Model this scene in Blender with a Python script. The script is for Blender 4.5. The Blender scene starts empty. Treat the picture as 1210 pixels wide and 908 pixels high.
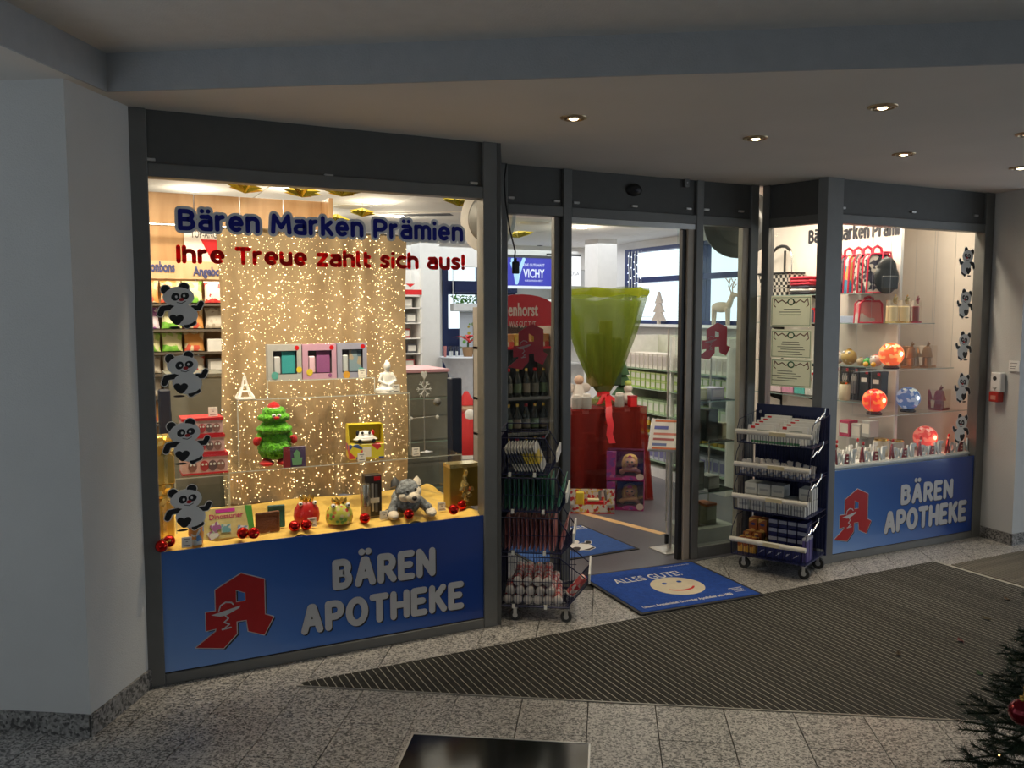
import bpy, math, random
from mathutils import Vector, Matrix
SC = bpy.context.scene
COL = SC.collection
PI = math.pi
R_ = random.Random(7)

# ---------------------------------------------------------------- camera (1210 x 908 frame, f = 1000 px)
FPX, CX, CY, CAMH = 1000.0, 605.0, 454.0, 1.74
PITCH = math.atan(83.0 / FPX)
AZ = PI / 2 - math.atan(2022.0 * math.cos(PITCH) / FPX)      # heading, clockwise from +Y
cam = bpy.data.objects.new('camera', bpy.data.cameras.new('camera'))
COL.objects.link(cam)
cam.location = (0, 0, CAMH)
cam.rotation_euler = (PI / 2 - PITCH, 0, -AZ)
cam.data.sensor_fit = 'HORIZONTAL'
cam.data.sensor_width = 36.0
cam.data.lens = FPX / 1210.0 * 36.0
cam.data.clip_start = 0.05
cam.data.clip_end = 200
SC.camera = cam

# ---------------------------------------------------------------- world: overcast winter daylight
wd = bpy.data.worlds.new('world'); SC.world = wd; wd.use_nodes = True
bg = wd.node_tree.nodes['Background']
bg.inputs[0].default_value = (0.80, 0.90, 1.0, 1)
bg.inputs[1].default_value = 1.55
SC.view_settings.view_transform = 'Standard'
SC.view_settings.look = 'None'
SC.view_settings.gamma = 1.0
SC.view_settings.use_curve_mapping = False
SC.view_settings.exposure = 0.0

def lamp(name, kind, loc, power, color=(1, 1, 1), rot=(0, 0, 0), size=0.1, sizey=None, spot=None, blend=0.5):
    l = bpy.data.lights.new(name, kind); l.energy = power; l.color = color
    if kind == 'AREA':
        l.size = size
        if sizey: l.shape = 'RECTANGLE'; l.size_y = sizey
    else:
        l.shadow_soft_size = size
    if kind == 'SPOT':
        l.spot_size = spot; l.spot_blend = blend
    o = bpy.data.objects.new(name, l); COL.objects.link(o)
    o.location = loc; o.rotation_euler = rot
    return o

WARM = (1.0, 0.78, 0.50); NEUT = (1.0, 0.90, 0.76); COOL = (0.93, 0.96, 1.0)
# sales-room ceiling light (rows of recessed fittings), large
lamp('salesroom_light', 'AREA', (3.6, 7.2, 2.70), 70, NEUT, size=5.0, sizey=3.4)
lamp('salesroom_rear_light', 'AREA', (4.6, 10.3, 2.70), 80, COOL, size=4.4, sizey=3.2)
lamp('candy_wall_light', 'AREA', (0.55, 5.75, 2.68), 48, (1.0, .84, .62), size=1.8, sizey=0.4)
# ---------------------------------------------------------------- pixel -> place
FW = Vector((math.sin(AZ) * math.cos(PITCH), math.cos(AZ) * math.cos(PITCH), -math.sin(PITCH)))
RT = Vector((math.cos(AZ), -math.sin(AZ), 0)); UP = RT.cross(FW)
EYE = Vector((0, 0, CAMH))
def ray(x, y): return FW * FPX + RT * (x - CX) - UP * (y - CY)
def F(x, y, z=0.0):
    d = ray(x, y); return EYE + d * ((z - CAMH) / d.z)
def W(x, y, Y):
    d = ray(x, y); return EYE + d * (Y / d.y)
def WX(x, y, X):
    d = ray(x, y); return EYE + d * (X / d.x)
def bb(x0, y0, x1, y1, Y):
    """pixel box on the plane Y: base centre, width, height"""
    xm, ym = (x0 + x1) / 2, (y0 + y1) / 2
    p = W(xm, y1, Y); w = W(x1, ym, Y).x - W(x0, ym, Y).x; h = W(xm, y0, Y).z - p.z
    return p, w, h
C32, S32 = math.cos(math.radians(32.75)), math.sin(math.radians(32.75))
def G(a, l, z=0.0): return Vector((a * C32 + l * S32, -a * S32 + l * C32, z))    # paving grid -> world

# ---------------------------------------------------------------- mesh builder
class MB:
    def __init__(s): s.v = []; s.f = []; s.k = 0
    def add(s, vs, fs):
        o = len(s.v); s.v += [tuple(v) for v in vs]; s.f += [tuple(i + o for i in f) for f in fs]; return s
    def box(s, x0, x1, y0, y1, z0, z1):
        return s.add([(x0, y0, z0), (x1, y0, z0), (x1, y1, z0), (x0, y1, z0), (x0, y0, z1), (x1, y0, z1), (x1, y1, z1), (x0, y1, z1)],
                     [(3, 2, 1, 0), (4, 5, 6, 7), (0, 1, 5, 4), (1, 2, 6, 5), (2, 3, 7, 6), (3, 0, 4, 7)])
    def cbox(s, c, d): return s.box(c[0] - d[0] / 2, c[0] + d[0] / 2, c[1] - d[1] / 2, c[1] + d[1] / 2, c[2] - d[2] / 2, c[2] + d[2] / 2)
    def bbox(s, x0, x1, y0, y1, z0, z1, b=0.004):
        """box with chamfered vertical and horizontal edges"""
        b = min(b, (x1 - x0) * .45, (y1 - y0) * .45, (z1 - z0) * .45)
        def ring(i, z): return [(x0 + i + (0 if i else b), y0 + i, z), (x1 - i - (0 if i else b), y0 + i, z), (x1 - i, y0 + i + (0 if i else b), z), (x1 - i, y1 - i - (0 if i else b), z),
                                (x1 - i - (0 if i else b), y1 - i, z), (x0 + i + (0 if i else b), y1 - i, z), (x0 + i, y1 - i - (0 if i else b), z), (x0 + i, y0 + i + (0 if i else b), z)]
        R = [ring(b, z0), ring(0, z0 + b), ring(0, z1 - b), ring(b, z1)]
        vs = sum(R, []); fs = [tuple(reversed(range(8))), tuple(range(24, 32))]
        for k in range(3):
            for i in range(8):
                j = (i + 1) % 8; fs.append((k * 8 + i, k * 8 + j, k * 8 + 8 + j, k * 8 + 8 + i))
        return s.add(vs, fs)
    def cyl(s, p0, p1, r0, r1=None, n=12, caps=True):
        r1 = r0 if r1 is None else r1
        p0, p1 = Vector(p0), Vector(p1); d = (p1 - p0)
        if d.length < 1e-7: return s
        d.normalize(); a = d.orthogonal().normalized(); b = d.cross(a)
        vs = []
        for p, r in ((p0, r0), (p1, r1)):
            for i in range(n):
                t = 2 * PI * i / n; vs.append(p + (a * math.cos(t) + b * math.sin(t)) * r)
        fs = [(i, (i + 1) % n, n + (i + 1) % n, n + i) for i in range(n)]
        if caps: fs += [tuple(reversed(range(n))), tuple(range(n, 2 * n))]
        return s.add(vs, fs)
    def tube(s, pts, r, n=6, closed=False):
        pts = [Vector(p) for p in pts]; m = len(pts); vs = []; a = None
        for i, p in enumerate(pts):
            q0 = pts[i - 1] if (i or closed) else p; q1 = pts[(i + 1) % m] if (i < m - 1 or closed) else p
            d = (q1 - q0); d = d.normalized() if d.length > 1e-9 else Vector((0, 0, 1))
            a = (a - d * a.dot(d)) if a is not None else d.orthogonal()
            a = a.normalized() if a.length > 1e-6 else d.orthogonal().normalized()
            b = d.cross(a); rr = r[i] if isinstance(r, (list, tuple)) else r
            for k in range(n):
                t = 2 * PI * k / n; vs.append(p + (a * math.cos(t) + b * math.sin(t)) * rr)
        fs = []
        for i in range(m if closed else m - 1):
            j = (i + 1) % m
            for k in range(n):
                l = (k + 1) % n; fs.append((i * n + k, i * n + l, j * n + l, j * n + k))
        if not closed: fs += [tuple(reversed(range(n))), tuple(range((m - 1) * n, m * n))]
        return s.add(vs, fs)
    def lathe(s, prof, n=20, c=(0, 0, 0), sy=1.0):
        vs = []; m = len(prof)
        for r, z in prof:
            for i in range(n):
                t = 2 * PI * i / n; vs.append((c[0] + max(r, 1e-5) * math.cos(t), c[1] + max(r, 1e-5) * math.sin(t) * sy, c[2] + z))
        fs = []
        for k in range(m - 1):
            for i in range(n):
                j = (i + 1) % n; fs.append((k * n + i, k * n + j, (k + 1) * n + j, (k + 1) * n + i))
        if prof[0][0] > 1e-4: fs.append(tuple(reversed(range(n))))
        if prof[-1][0] > 1e-4: fs.append(tuple(range((m - 1) * n, m * n)))
        return s.add(vs, fs)
    def ball(s, c, r, nu=16, nv=10, fn=None):
        r = (r, r, r) if not isinstance(r, (tuple, list)) else r
        vs = []; fs = []
        for k in range(nv + 1):
            ph = PI * k / nv
            for i in range(nu):
                t = 2 * PI * i / nu; d = (math.sin(ph) * math.cos(t), math.sin(ph) * math.sin(t), -math.cos(ph))
                g = fn(d) if fn else 1.0
                vs.append((c[0] + d[0] * r[0] * g, c[1] + d[1] * r[1] * g, c[2] + d[2] * r[2] * g))
        for k in range(nv):
            for i in range(nu):
                j = (i + 1) % nu; fs.append((k * nu + i, k * nu + j, (k + 1) * nu + j, (k + 1) * nu + i))
        return s.add(vs, fs)
    def prism(s, poly, y0, y1):
        """polygon in x,z pushed along y"""
        n = len(poly)
        vs = [(x, y0, z) for x, z in poly] + [(x, y1, z) for x, z in poly]
        return s.add(vs, [tuple(range(n)), tuple(reversed(range(n, 2 * n)))] + [(i, n + i, n + (i + 1) % n, (i + 1) % n) for i in range(n)])
    def slab(s, poly, z0, z1):
        """polygon in x,y pushed along z"""
        n = len(poly)
        vs = [(x, y, z0) for x, y in poly] + [(x, y, z1) for x, y in poly]
        return s.add(vs, [tuple(reversed(range(n))), tuple(range(n, 2 * n))] + [(i, (i + 1) % n, n + (i + 1) % n, n + i) for i in range(n)])
    def disc(s, c, rx, rz, y0, y1, n=20, rot=0.0):
        cr, sr = math.cos(rot), math.sin(rot)
        P = [(rx * math.cos(2 * PI * i / n), rz * math.sin(2 * PI * i / n)) for i in range(n)]
        s.k += 1; y0 -= 2.5e-5 * (s.k % 7)                     # overlapping flat pieces never lie in one plane
        return s.prism([(c[0] + a * cr - b * sr, c[1] + a * sr + b * cr) for a, b in P], y0, y1)
    def grid(s, fn, nu, nv, cu=False):
        vs = [fn(i / (nu if cu else nu), j / nv) for j in range(nv + 1) for i in range(nu if cu else nu + 1)]
        w = nu if cu else nu + 1; fs = []
        for j in range(nv):
            for i in range(nu):
                k = (i + 1) % w if cu else i + 1
                fs.append((j * w + i, j * w + k, (j + 1) * w + k, (j + 1) * w + i))
        return s.add(vs, fs)
    def stroke(s, path, r, y0, y1, n=10):
        """flat round-ended stroke in the x,z plane"""
        for (x, z) in path: s.disc((x, z), r, r, y0, y1, n)
        for (xa, za), (xb, zb) in zip(path[:-1], path[1:]):
            dx, dz = xb - xa, zb - za; L = math.hypot(dx, dz)
            if L < 1e-6: continue
            nx, nz = -dz / L * r, dx / L * r; s.k += 1; y_ = y0 - 2.5e-5 * (7 + s.k % 7)
            s.prism([(xa - nx, za - nz), (xb - nx, zb - nz), (xb + nx, zb + nz), (xa + nx, za + nz)], y_, y1)
        return s
    def mesh(s, name):
        me = bpy.data.meshes.new(name); me.from_pydata(s.v, [], s.f); me.update(); return me
    def build(s, name, mat, parent=None, smooth=False, loc=None, rot=None):
        me = s.mesh(name); me.materials.append(mat)
        if smooth:
            me.polygons.foreach_set('use_smooth', [True] * len(me.polygons))
            me.set_sharp_from_angle(angle=math.radians(40))
        o = bpy.data.objects.new(name, me); COL.objects.link(o)
        if parent is not None: o.parent = parent
        if loc is not None: o.location = loc
        if rot is not None: o.rotation_euler = rot
        return o
def tag(o, label, cat=None, group=None, kind=None):
    o['label'] = label
    if cat: o['category'] = cat
    if group: o['group'] = group
    if kind: o['kind'] = kind
    return o
def T(name, label, cat, loc=(0, 0, 0), rz=0.0, group=None, rot=None):
    o = bpy.data.objects.new(name, None); COL.objects.link(o); o.empty_display_size = 0.05
    o.location = loc; o.rotation_euler = rot if rot is not None else (0, 0, rz)
    return tag(o, label, cat, group)
def ST(name, loc=(0, 0, 0), rz=0.0):
    o = bpy.data.objects.new(name, None); COL.objects.link(o); o.location = loc; o.rotation_euler = (0, 0, rz)
    o['kind'] = 'structure'; return o
def struct(o): o['kind'] = 'structure'; return o
def piece(src, name, parent, loc, rot=(0, 0, 0), scale=(1, 1, 1), mat=None):
    """another object on the same mesh data"""
    o = bpy.data.objects.new(name, src); COL.objects.link(o); o.parent = parent
    o.location = loc; o.rotation_euler = rot; o.scale = scale
    return o
def copytree(o, loc, rz=None, label=None, parent=None, scale=None):
    c = o.copy(); COL.objects.link(c); c.parent = parent
    if loc is not None: c.location = loc
    if rz is not None: c.rotation_euler = (0, 0, rz)
    if label: c['label'] = label
    if scale: c.scale = scale
    for ch in o.children: copytree(ch, None, parent=c)
    return c

# ---------------------------------------------------------------- materials
_M = {}
def _new(key):
    m = bpy.data.materials.new(key); m.use_nodes = True; _M[key] = m
    nt = m.node_tree; return m, nt, nt.nodes['Principled BSDF']
def mat(c, rough=0.5, metal=0.0, key=None, bump=0.0, bscale=60, var=0.06, vscale=14, emit=None, es=0.0, spec=0.5, coat=0.0, alpha=1.0, trans=0.0, sheen=0.0, sub=0.0):
    k = key or f'm_{c[0]:.3f}_{c[1]:.3f}_{c[2]:.3f}_{rough}_{metal}_{bump}_{bscale}_{var}_{es}_{alpha}_{trans}_{coat}_{sheen}_{sub}_{vscale}'
    if k in _M: return _M[k]
    m, nt, b = _new(k); N = nt.nodes; L = nt.links
    tc = N.new('ShaderNodeTexCoord'); nz = N.new('ShaderNodeTexNoise'); nz.inputs['Scale'].default_value = vscale; nz.inputs['Detail'].default_value = 4
    L.new(tc.outputs['Object'], nz.inputs['Vector'])
    mr = N.new('ShaderNodeMapRange'); mr.inputs[3].default_value = 1 - var; mr.inputs[4].default_value = 1 + var; mr.inputs[1].default_value = .3; mr.inputs[2].default_value = .7
    L.new(nz.outputs['Fac'], mr.inputs[0])
    mx = N.new('ShaderNodeVectorMath'); mx.operation = 'SCALE'; mx.inputs[0].default_value = c[:3]; L.new(mr.outputs[0], mx.inputs['Scale'])
    L.new(mx.outputs[0], b.inputs['Base Color'])
    b.inputs['Roughness'].default_value = rough; b.inputs['Metallic'].default_value = metal
    b.inputs['Specular IOR Level'].default_value = spec; b.inputs['Coat Weight'].default_value = coat
    b.inputs['Alpha'].default_value = alpha; b.inputs['Transmission Weight'].default_value = trans
    b.inputs['Sheen Weight'].default_value = sheen
    if sub: b.inputs['Subsurface Weight'].default_value = sub; b.inputs['Subsurface Radius'].default_value = (.02, .02, .02)
    if emit: b.inputs['Emission Color'].default_value = (*emit, 1); b.inputs['Emission Strength'].default_value = es
    if bump:
        n2 = N.new('ShaderNodeTexNoise'); n2.inputs['Scale'].default_value = bscale; n2.inputs['Detail'].default_value = 3
        L.new(tc.outputs['Object'], n2.inputs['Vector'])
        bp = N.new('ShaderNodeBump'); bp.inputs['Strength'].default_value = bump; bp.inputs['Distance'].default_value = .01
        L.new(n2.outputs['Fac'], bp.inputs['Height']); L.new(bp.outputs[0], b.inputs['Normal'])
    return m
def ramp(nt, fac, stops, interp='LINEAR'):
    r = nt.nodes.new('ShaderNodeValToRGB'); r.color_ramp.interpolation = interp
    e = r.color_ramp.elements
    while len(e) < len(stops): e.new(0.5)
    for el, (p, c) in zip(e, stops): el.position = p; el.color = (*c[:3], 1)
    nt.links.new(fac, r.inputs[0]); return r.outputs[0]
def pane_mat(key, tint=(1, 1, 1), refl=0.06, rough=0.0, alpha=0.0, col=(1, 1, 1)):
    """thin sheet glass: clear, with a mirror share that grows at grazing angles"""
    if key in _M: return _M[key]
    m = bpy.data.materials.new(key); m.use_nodes = True; _M[key] = m; nt = m.node_tree; N = nt.nodes; L = nt.links
    N.remove(N['Principled BSDF'])
    tr = N.new('ShaderNodeBsdfTransparent'); tr.inputs[0].default_value = (*tint, 1)
    gl = N.new('ShaderNodeBsdfGlossy'); gl.inputs['Roughness'].default_value = rough; gl.inputs[0].default_value = (*col, 1)
    lw = N.new('ShaderNodeLayerWeight'); lw.inputs[0].default_value = .18
    mr = N.new('ShaderNodeMapRange'); mr.inputs[3].default_value = refl * .5; mr.inputs[4].default_value = min(1, refl * 9)
    L.new(lw.outputs['Fresnel'], mr.inputs[0])
    mx = N.new('ShaderNodeMixShader'); L.new(mr.outputs[0], mx.inputs[0]); L.new(tr.outputs[0], mx.inputs[1]); L.new(gl.outputs[0], mx.inputs[2])
    L.new(mx.outputs[0], N['Material Output'].inputs['Surface'])
    return m
def sheer_mat(key, c, see=0.4, vary=.15):
    """thin woven cloth that lets light through"""
    m = bpy.data.materials.new(key); m.use_nodes = True; _M[key] = m; nt = m.node_tree; N = nt.nodes; L = nt.links
    b = N['Principled BSDF']; b.inputs['Base Color'].default_value = (*c, 1); b.inputs['Roughness'].default_value = .7
    tl = N.new('ShaderNodeBsdfTranslucent'); tl.inputs[0].default_value = (*c, 1)
    tr = N.new('ShaderNodeBsdfTransparent')
    a = N.new('ShaderNodeMixShader'); a.inputs[0].default_value = .5; L.new(b.outputs[0], a.inputs[1]); L.new(tl.outputs[0], a.inputs[2])
    tc = N.new('ShaderNodeTexCoord'); nz = N.new('ShaderNodeTexNoise'); nz.inputs['Scale'].default_value = 7; nz.inputs['Detail'].default_value = 3
    L.new(tc.outputs['Object'], nz.inputs[0])
    mr = N.new('ShaderNodeMapRange'); mr.inputs[1].default_value = .3; mr.inputs[2].default_value = .7; mr.inputs[3].default_value = see * (1 - vary); mr.inputs[4].default_value = min(.95, see * (1 + vary))
    L.new(nz.outputs['Fac'], mr.inputs[0])
    x = N.new('ShaderNodeMixShader'); L.new(mr.outputs[0], x.inputs[0]); L.new(a.outputs[0], x.inputs[1]); L.new(tr.outputs[0], x.inputs[2])
    L.new(x.outputs[0], N['Material Output'].inputs['Surface'])
    return m
def film_mat(key, c, share=.55):
    """coloured sign film: light from behind shines through it"""
    m, nt, b = _new(key); N = nt.nodes; L = nt.links
    b.inputs['Base Color'].default_value = (*c, 1); b.inputs['Roughness'].default_value = .35
    tl = N.new('ShaderNodeBsdfTranslucent'); tl.inputs[0].default_value = (*c, 1)
    mx = N.new('ShaderNodeMixShader'); mx.inputs[0].default_value = share
    L.new(b.outputs[0], mx.inputs[1]); L.new(tl.outputs[0], mx.inputs[2]); L.new(mx.outputs[0], N['Material Output'].inputs[0])
    return m
def print_mat(key, cols, scale=6.0, rough=0.35, seed=0.0, stretch=(1, 1, 1)):
    """printed pack: patches of flat colour"""
    if key in _M: return _M[key]
    m, nt, b = _new(key); N = nt.nodes; L = nt.links
    tc = N.new('ShaderNodeTexCoord'); mp = N.new('ShaderNodeMapping'); L.new(tc.outputs['Object'], mp.inputs[0])
    mp.inputs['Location'].default_value = (seed * 3.1, seed * 1.7, seed * 2.3); mp.inputs['Scale'].default_value = stretch
    oi = N.new('ShaderNodeObjectInfo'); ad = N.new('ShaderNodeVectorMath'); ad.operation = 'ADD'; L.new(mp.outputs[0], ad.inputs[0])
    vo = N.new('ShaderNodeTexVoronoi'); vo.inputs['Scale'].default_value = scale; L.new(ad.outputs[0], vo.inputs['Vector'])
    n = len(cols)
    L.new(ramp(nt, vo.outputs['Color'], [((i + .0) / n, c) for i, c in enumerate(cols)], 'CONSTANT'), b.inputs['Base Color'])
    b.inputs['Roughness'].default_value = rough
    return m
def granite_mat(key, scale=1.0, bright=1.0):
    m, nt, b = _new(key); N = nt.nodes; L = nt.links
    tc = N.new('ShaderNodeTexCoord'); oi = N.new('ShaderNodeObjectInfo')
    cm = N.new('ShaderNodeCombineXYZ'); ml = N.new('ShaderNodeMath'); ml.operation = 'MULTIPLY'; ml.inputs[1].default_value = 60
    L.new(oi.outputs['Random'], ml.inputs[0]); L.new(ml.outputs[0], cm.inputs[0]); L.new(ml.outputs[0], cm.inputs[2])
    ad = N.new('ShaderNodeVectorMath'); L.new(tc.outputs['Object'], ad.inputs[0]); L.new(cm.outputs[0], ad.inputs[1])
    vo = N.new('ShaderNodeTexVoronoi'); vo.inputs['Scale'].default_value = 95 * scale; L.new(ad.outputs[0], vo.inputs['Vector'])
    nz = N.new('ShaderNodeTexNoise'); nz.inputs['Scale'].default_value = 42 * scale; nz.inputs['Detail'].default_value = 4; L.new(ad.outputs[0], nz.inputs['Vector'])
    sp = N.new('ShaderNodeSeparateColor'); L.new(vo.outputs['Color'], sp.inputs[0])
    mx = N.new('ShaderNodeMath'); mx.operation = 'ADD'; L.new(sp.outputs[0], mx.inputs[0]); L.new(nz.outputs['Fac'], mx.inputs[1])
    k = bright
    L.new(ramp(nt, mx.outputs[0], [(0.0, (.03 * k, .03 * k, .03 * k)), (.42, (.10 * k, .098 * k, .095 * k)), (.60, (.33 * k, .32 * k, .305 * k)), (.85, (.50 * k, .48 * k, .46 * k)), (1.0, (.60 * k, .58 * k, .55 * k))]), b.inputs['Base Color'])
    # ramp input spans 0..2 -> halve
    hv = N.new('ShaderNodeMath'); hv.operation = 'MULTIPLY'; hv.inputs[1].default_value = .62
    rn = [n for n in N if n.type == 'VALTORGB'][0]
    L.new(mx.outputs[0], hv.inputs[0]); L.new(hv.outputs[0], rn.inputs[0])
    b.inputs['Roughness'].default_value = .34
    return m
def wood_mat(key, c0, c1, scale=3.0, rough=.45, axis=(1, 1, 9)):
    m, nt, b = _new(key); N = nt.nodes; L = nt.links
    tc = N.new('ShaderNodeTexCoord'); mp = N.new('ShaderNodeMapping'); mp.inputs['Scale'].default_value = axis; L.new(tc.outputs['Object'], mp.inputs[0])
    nz = N.new('ShaderNodeTexNoise'); nz.inputs['Scale'].default_value = scale; nz.inputs['Detail'].default_value = 6; nz.inputs['Distortion'].default_value = .6
    L.new(mp.outputs[0], nz.inputs['Vector'])
    L.new(ramp(nt, nz.outputs['Fac'], [(.3, c0), (.7, c1)]), b.inputs['Base Color']); b.inputs['Roughness'].default_value = rough
    return m

GRANITE = granite_mat('granite', 1.45, .95); GRANITE_DK = granite_mat('granite_skirting', 1.0, .62)
FRAME = mat((.165, .166, .160), .42, .30, key='frame_grey', var=.04)
PANEL = mat((.088, .088, .084), .55, .1, key='panel_grey', var=.05)
GLASS = pane_mat('shop_glass', (.975, .985, .975), .006)
GLASSD = pane_mat('door_glass', (.93, .965, .95), .015)
ACRYL = pane_mat('acrylic', (.965, .975, .965), .02)
ACRYLE = mat((.80, .86, .82), .15, key='acrylic_edge', alpha=.55, var=.02)
PLASTER = mat((.58, .58, .565), .9, key='plaster', bump=.25, bscale=170, var=.03, vscale=3)
CEILP = mat((.64, .605, .555), .95, key='ceiling_plaster', bump=.15, bscale=120, var=.03, vscale=2)
WHITE = mat((.82, .82, .80), .5, key='white'); WHITEG = mat((.85, .85, .84), .25, key='white_gloss')
BLACK = mat((.012, .012, .013), .45, key='black'); DKGREY = mat((.05, .052, .055), .5, key='dark_grey')
NAVY = mat((.010, .016, .075), .4, key='navy_metal', var=.1)
CHROME = mat((.75, .75, .74), .2, 1.0, key='chrome'); STEEL = mat((.55, .55, .54), .35, 1.0, key='steel')
RED = mat((.62, .012, .018), .35, key='red'); GOLDF = mat((.80, .52, .12), .25, 1.0, key='gold_foil', bump=.5, bscale=30)
SILVER = mat((.55, .55, .56), .45, .2, key='sign_silver', var=.03)
# ================================================================ SETTING
YL, YD, YR, ZC, ZS = 4.162, 4.694, 4.20, 2.65, 2.76
ZG, ZR = 2.352, 2.414            # top of the glass, top of its rail

# ---- arcade floor: granite tiles
fl = struct(MB().box(-3.5, 9, -2.5, 4.9, -.06, -.012).build('floor', mat((.045, .045, .042), .9, key='joint_mortar')))
tl, tw = .62, .297
tile_me = MB().bbox(-tw / 2 + .0018, tw / 2 - .0018, -tl / 2 + .0018, tl / 2 - .0018, -.03, 0, .0012).mesh('tile'); tile_me.materials.append(GRANITE)
def project(p):
    d = Vector(p) - EYE; z = d.dot(FW)
    return (CX + FPX * d.dot(RT) / z, CY - FPX * d.dot(UP) / z) if z > .1 else None
ROT = -math.radians(32.75)
for i in range(-16, 22):
    a = -1.859 * 1.074 + tw * (i + .5) + (.148 if i >= 4 else 0.0)
    for j in range(0, 14):
        l = .9 + tl * j + (0.31 if i % 2 else 0.0)
        c = G(a, l)
        if c.y > 4.75 or c.y < 1.4: continue
        pr = project(c)
        if pr is None or not (-260 < pr[0] < 1330 and pr[1] < 1050): continue
        if c.x > 7.6 or (c.y < 3.45 and c.x > 1.75 and c.y > 3.95 - .6487 * (c.x - .858) + .28) : continue
        piece(tile_me, 'tile', fl, c, (0, 0, ROT))
i4 = MB().box(-.0742, .0742, -2.4, 2.4, -.03, 0).build('tile', GRANITE, fl, loc=G(-1.859 * 1.074 + tw * 4 + .074, 2.6), rot=(0, 0, ROT))

# ---- arcade ceiling with its stepped recess
cA = G(-2.055, 3.365); eX = Vector((C32, -S32, 0)); eL = Vector((S32, C32, 0))
q1 = cA + eX * 10; q2 = cA - eL * 6
sof = [(cA.x, cA.y), (q2.x, q2.y), (-5.5, q2.y), (-5.5, 4.5), (.0, 4.24), (1.99, 4.24), (2.2, 4.76), (4.38, 4.76), (4.56, 4.26), (6.2, 4.26), (9.5, 4.26), (9.5, q1.y), (q1.x, q1.y)]
sof.reverse()
struct(MB().slab(sof, ZC, ZC + .22).build('ceiling', CEILP))
rec = [cA + eX * 10 - eL * .0, cA, cA - eL * 6, cA - eL * 6 + eX * 10]
struct(MB().slab([(p.x, p.y) for p in rec], ZC + .152, ZC + .23).build('ceiling_recess', mat((.60, .585, .56), .95, key='recess_plaster', bump=.15, bscale=120, var=.03)))
fw = MB()
for p, q in ((cA, q1), (q2, cA)):
    d = (q - p).normalized(); n = Vector((d.y, -d.x, 0)) * .012
    fw.slab([(p.x, p.y), (q.x, q.y), (q.x + n.x, q.y + n.y), (p.x + n.x, p.y + n.y)], ZC - .001, ZC + .152)
struct(fw.build('trim_1', mat((.40, .41, .42), .9, key='fascia_paint', bump=.2, bscale=150, var=.04)))
js = cA - eL * .55 + eX * .55
ln = MB(); ln.cyl(js + Vector((0, 0, ZC + .151)) - eL * .0, js + Vector((0, 0, ZC + .151)) - eL * 1.6, .0012, n=5)
struct(ln.build('trim_2', DKGREY))

# ---- plastered piers either side
P0 = Vector((-.061, 3.788, 0)); PA = P0 + Vector((-C32, S32, 0)) * 3.2; PB = P0 + Vector((S32, C32, 0)) * .475
struct(MB().slab([(P0.x, P0.y), (PB.x, PB.y), (PB.x - .25, PB.y + .45), (PA.x, PA.y + .9), (PA.x, PA.y)], 0, ZC + .004).build('wall_left', PLASTER))
def skirting(name, pts, n_out, h=.088, t=.012):
    root = ST(name)
    for (p, q), n in zip(zip(pts[:-1], pts[1:]), n_out):
        p, q, n = Vector((*p, 0)), Vector((*q, 0)), Vector((*n, 0)) * t
        d = (q - p).normalized() * t
        MB().slab([tuple((p + n - d)[:2]), tuple((q + n + d * 0)[:2]), tuple((q - n * .3)[:2]), tuple((p - n * .3)[:2])], 0, h).build('skirting_stone', GRANITE_DK, root)
skirting('baseboard_left', [(PA.x, PA.y), (P0.x, P0.y), (PB.x, PB.y)], [(-S32, -C32), (C32, -S32)], .092)
struct(MB().slab([(6.19, 4.3), (6.15, 3.93), (9.4, 3.93), (9.4, 4.9), (6.19, 4.9)], 0, ZC + .004).build('wall_right', PLASTER))
skirting('baseboard_right', [(6.185, 4.22), (6.15, 3.93), (9.3, 3.93)], [(-1, .05), (0, -1)], .088)

# ---- unseen arcade walls added to cut the daylight; street side stays open
struct(MB().box(-5.6, -5.45, -2.7, 6.2, 0, 2.95).build('wall_far_left_added', PLASTER))
struct(MB().box(-5.6, 8.6, -2.8, -2.65, 0, 2.95).build('wall_rear_added', PLASTER))
# ---- shop shell
VINYL = mat((.105, .105, .125), .38, key='vinyl_floor', var=.18, vscale=160)
struct(MB().slab([(2.24, 4.66), (4.34, 4.66), (4.5, 4.3), (7.0, 4.3), (7.0, 12.8), (-1.2, 12.8), (-1.2, 4.3), (2.0, 4.3)], -.05, .004).build('floor_shop', VINYL))
SW = mat((.74, .73, .70), .8, key='shop_wall', var=.02)
cs = ST('ceiling_shop')
MB().box(-1.2, 7.1, 4.24, 12.9, ZS + .022, ZS + .14).build('ceiling_deck', mat((.30, .29, .27), .9, key='ceiling_joint'), cs)
CT = mat((.80, .77, .71), .85, key='ceiling_tile', var=.02)
cp_me = MB().bbox(-.622, .622, -.3105, .3105, 0, .03, .003).mesh('ceiling_panel'); cp_me.materials.append(CT)
for i in range(7):
    for j in range(14):
        piece(cp_me, 'ceiling_panel', cs, (-.55 + 1.25 * i, 4.56 + .6255 * j, ZS))
struct(MB().box(-1.3, -1.15, 4.3, 12.9, 0, ZS + .1).build('wall_side', SW))
wb = MB()                                        # rear wall with a glazed door opening
wb.box(-1.3, 5.05, 12.7, 12.85, 0, ZS + .1); wb.box(6.35, 7.2, 12.7, 12.85, 0, ZS + .1); wb.box(5.05, 6.35, 12.7, 12.85, 2.62, ZS + .1)
struct(wb.build('wall_back', SW))
wr = MB()                                        # right wall with a big window
WY0, WY1, WZ0, WZ1 = 6.6, 10.35, 1.60, 2.66
wr.box(7.0, 7.15, 4.3, 12.85, 0, WZ0); wr.box(7.0, 7.15, 4.3, 12.85, WZ1, ZS + .1)
wr.box(7.0, 7.15, 4.3, WY0, WZ0, WZ1); wr.box(7.0, 7.15, WY1, 12.85, WZ0, WZ1)
struct(wr.build('wall_side_right', SW))
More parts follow.
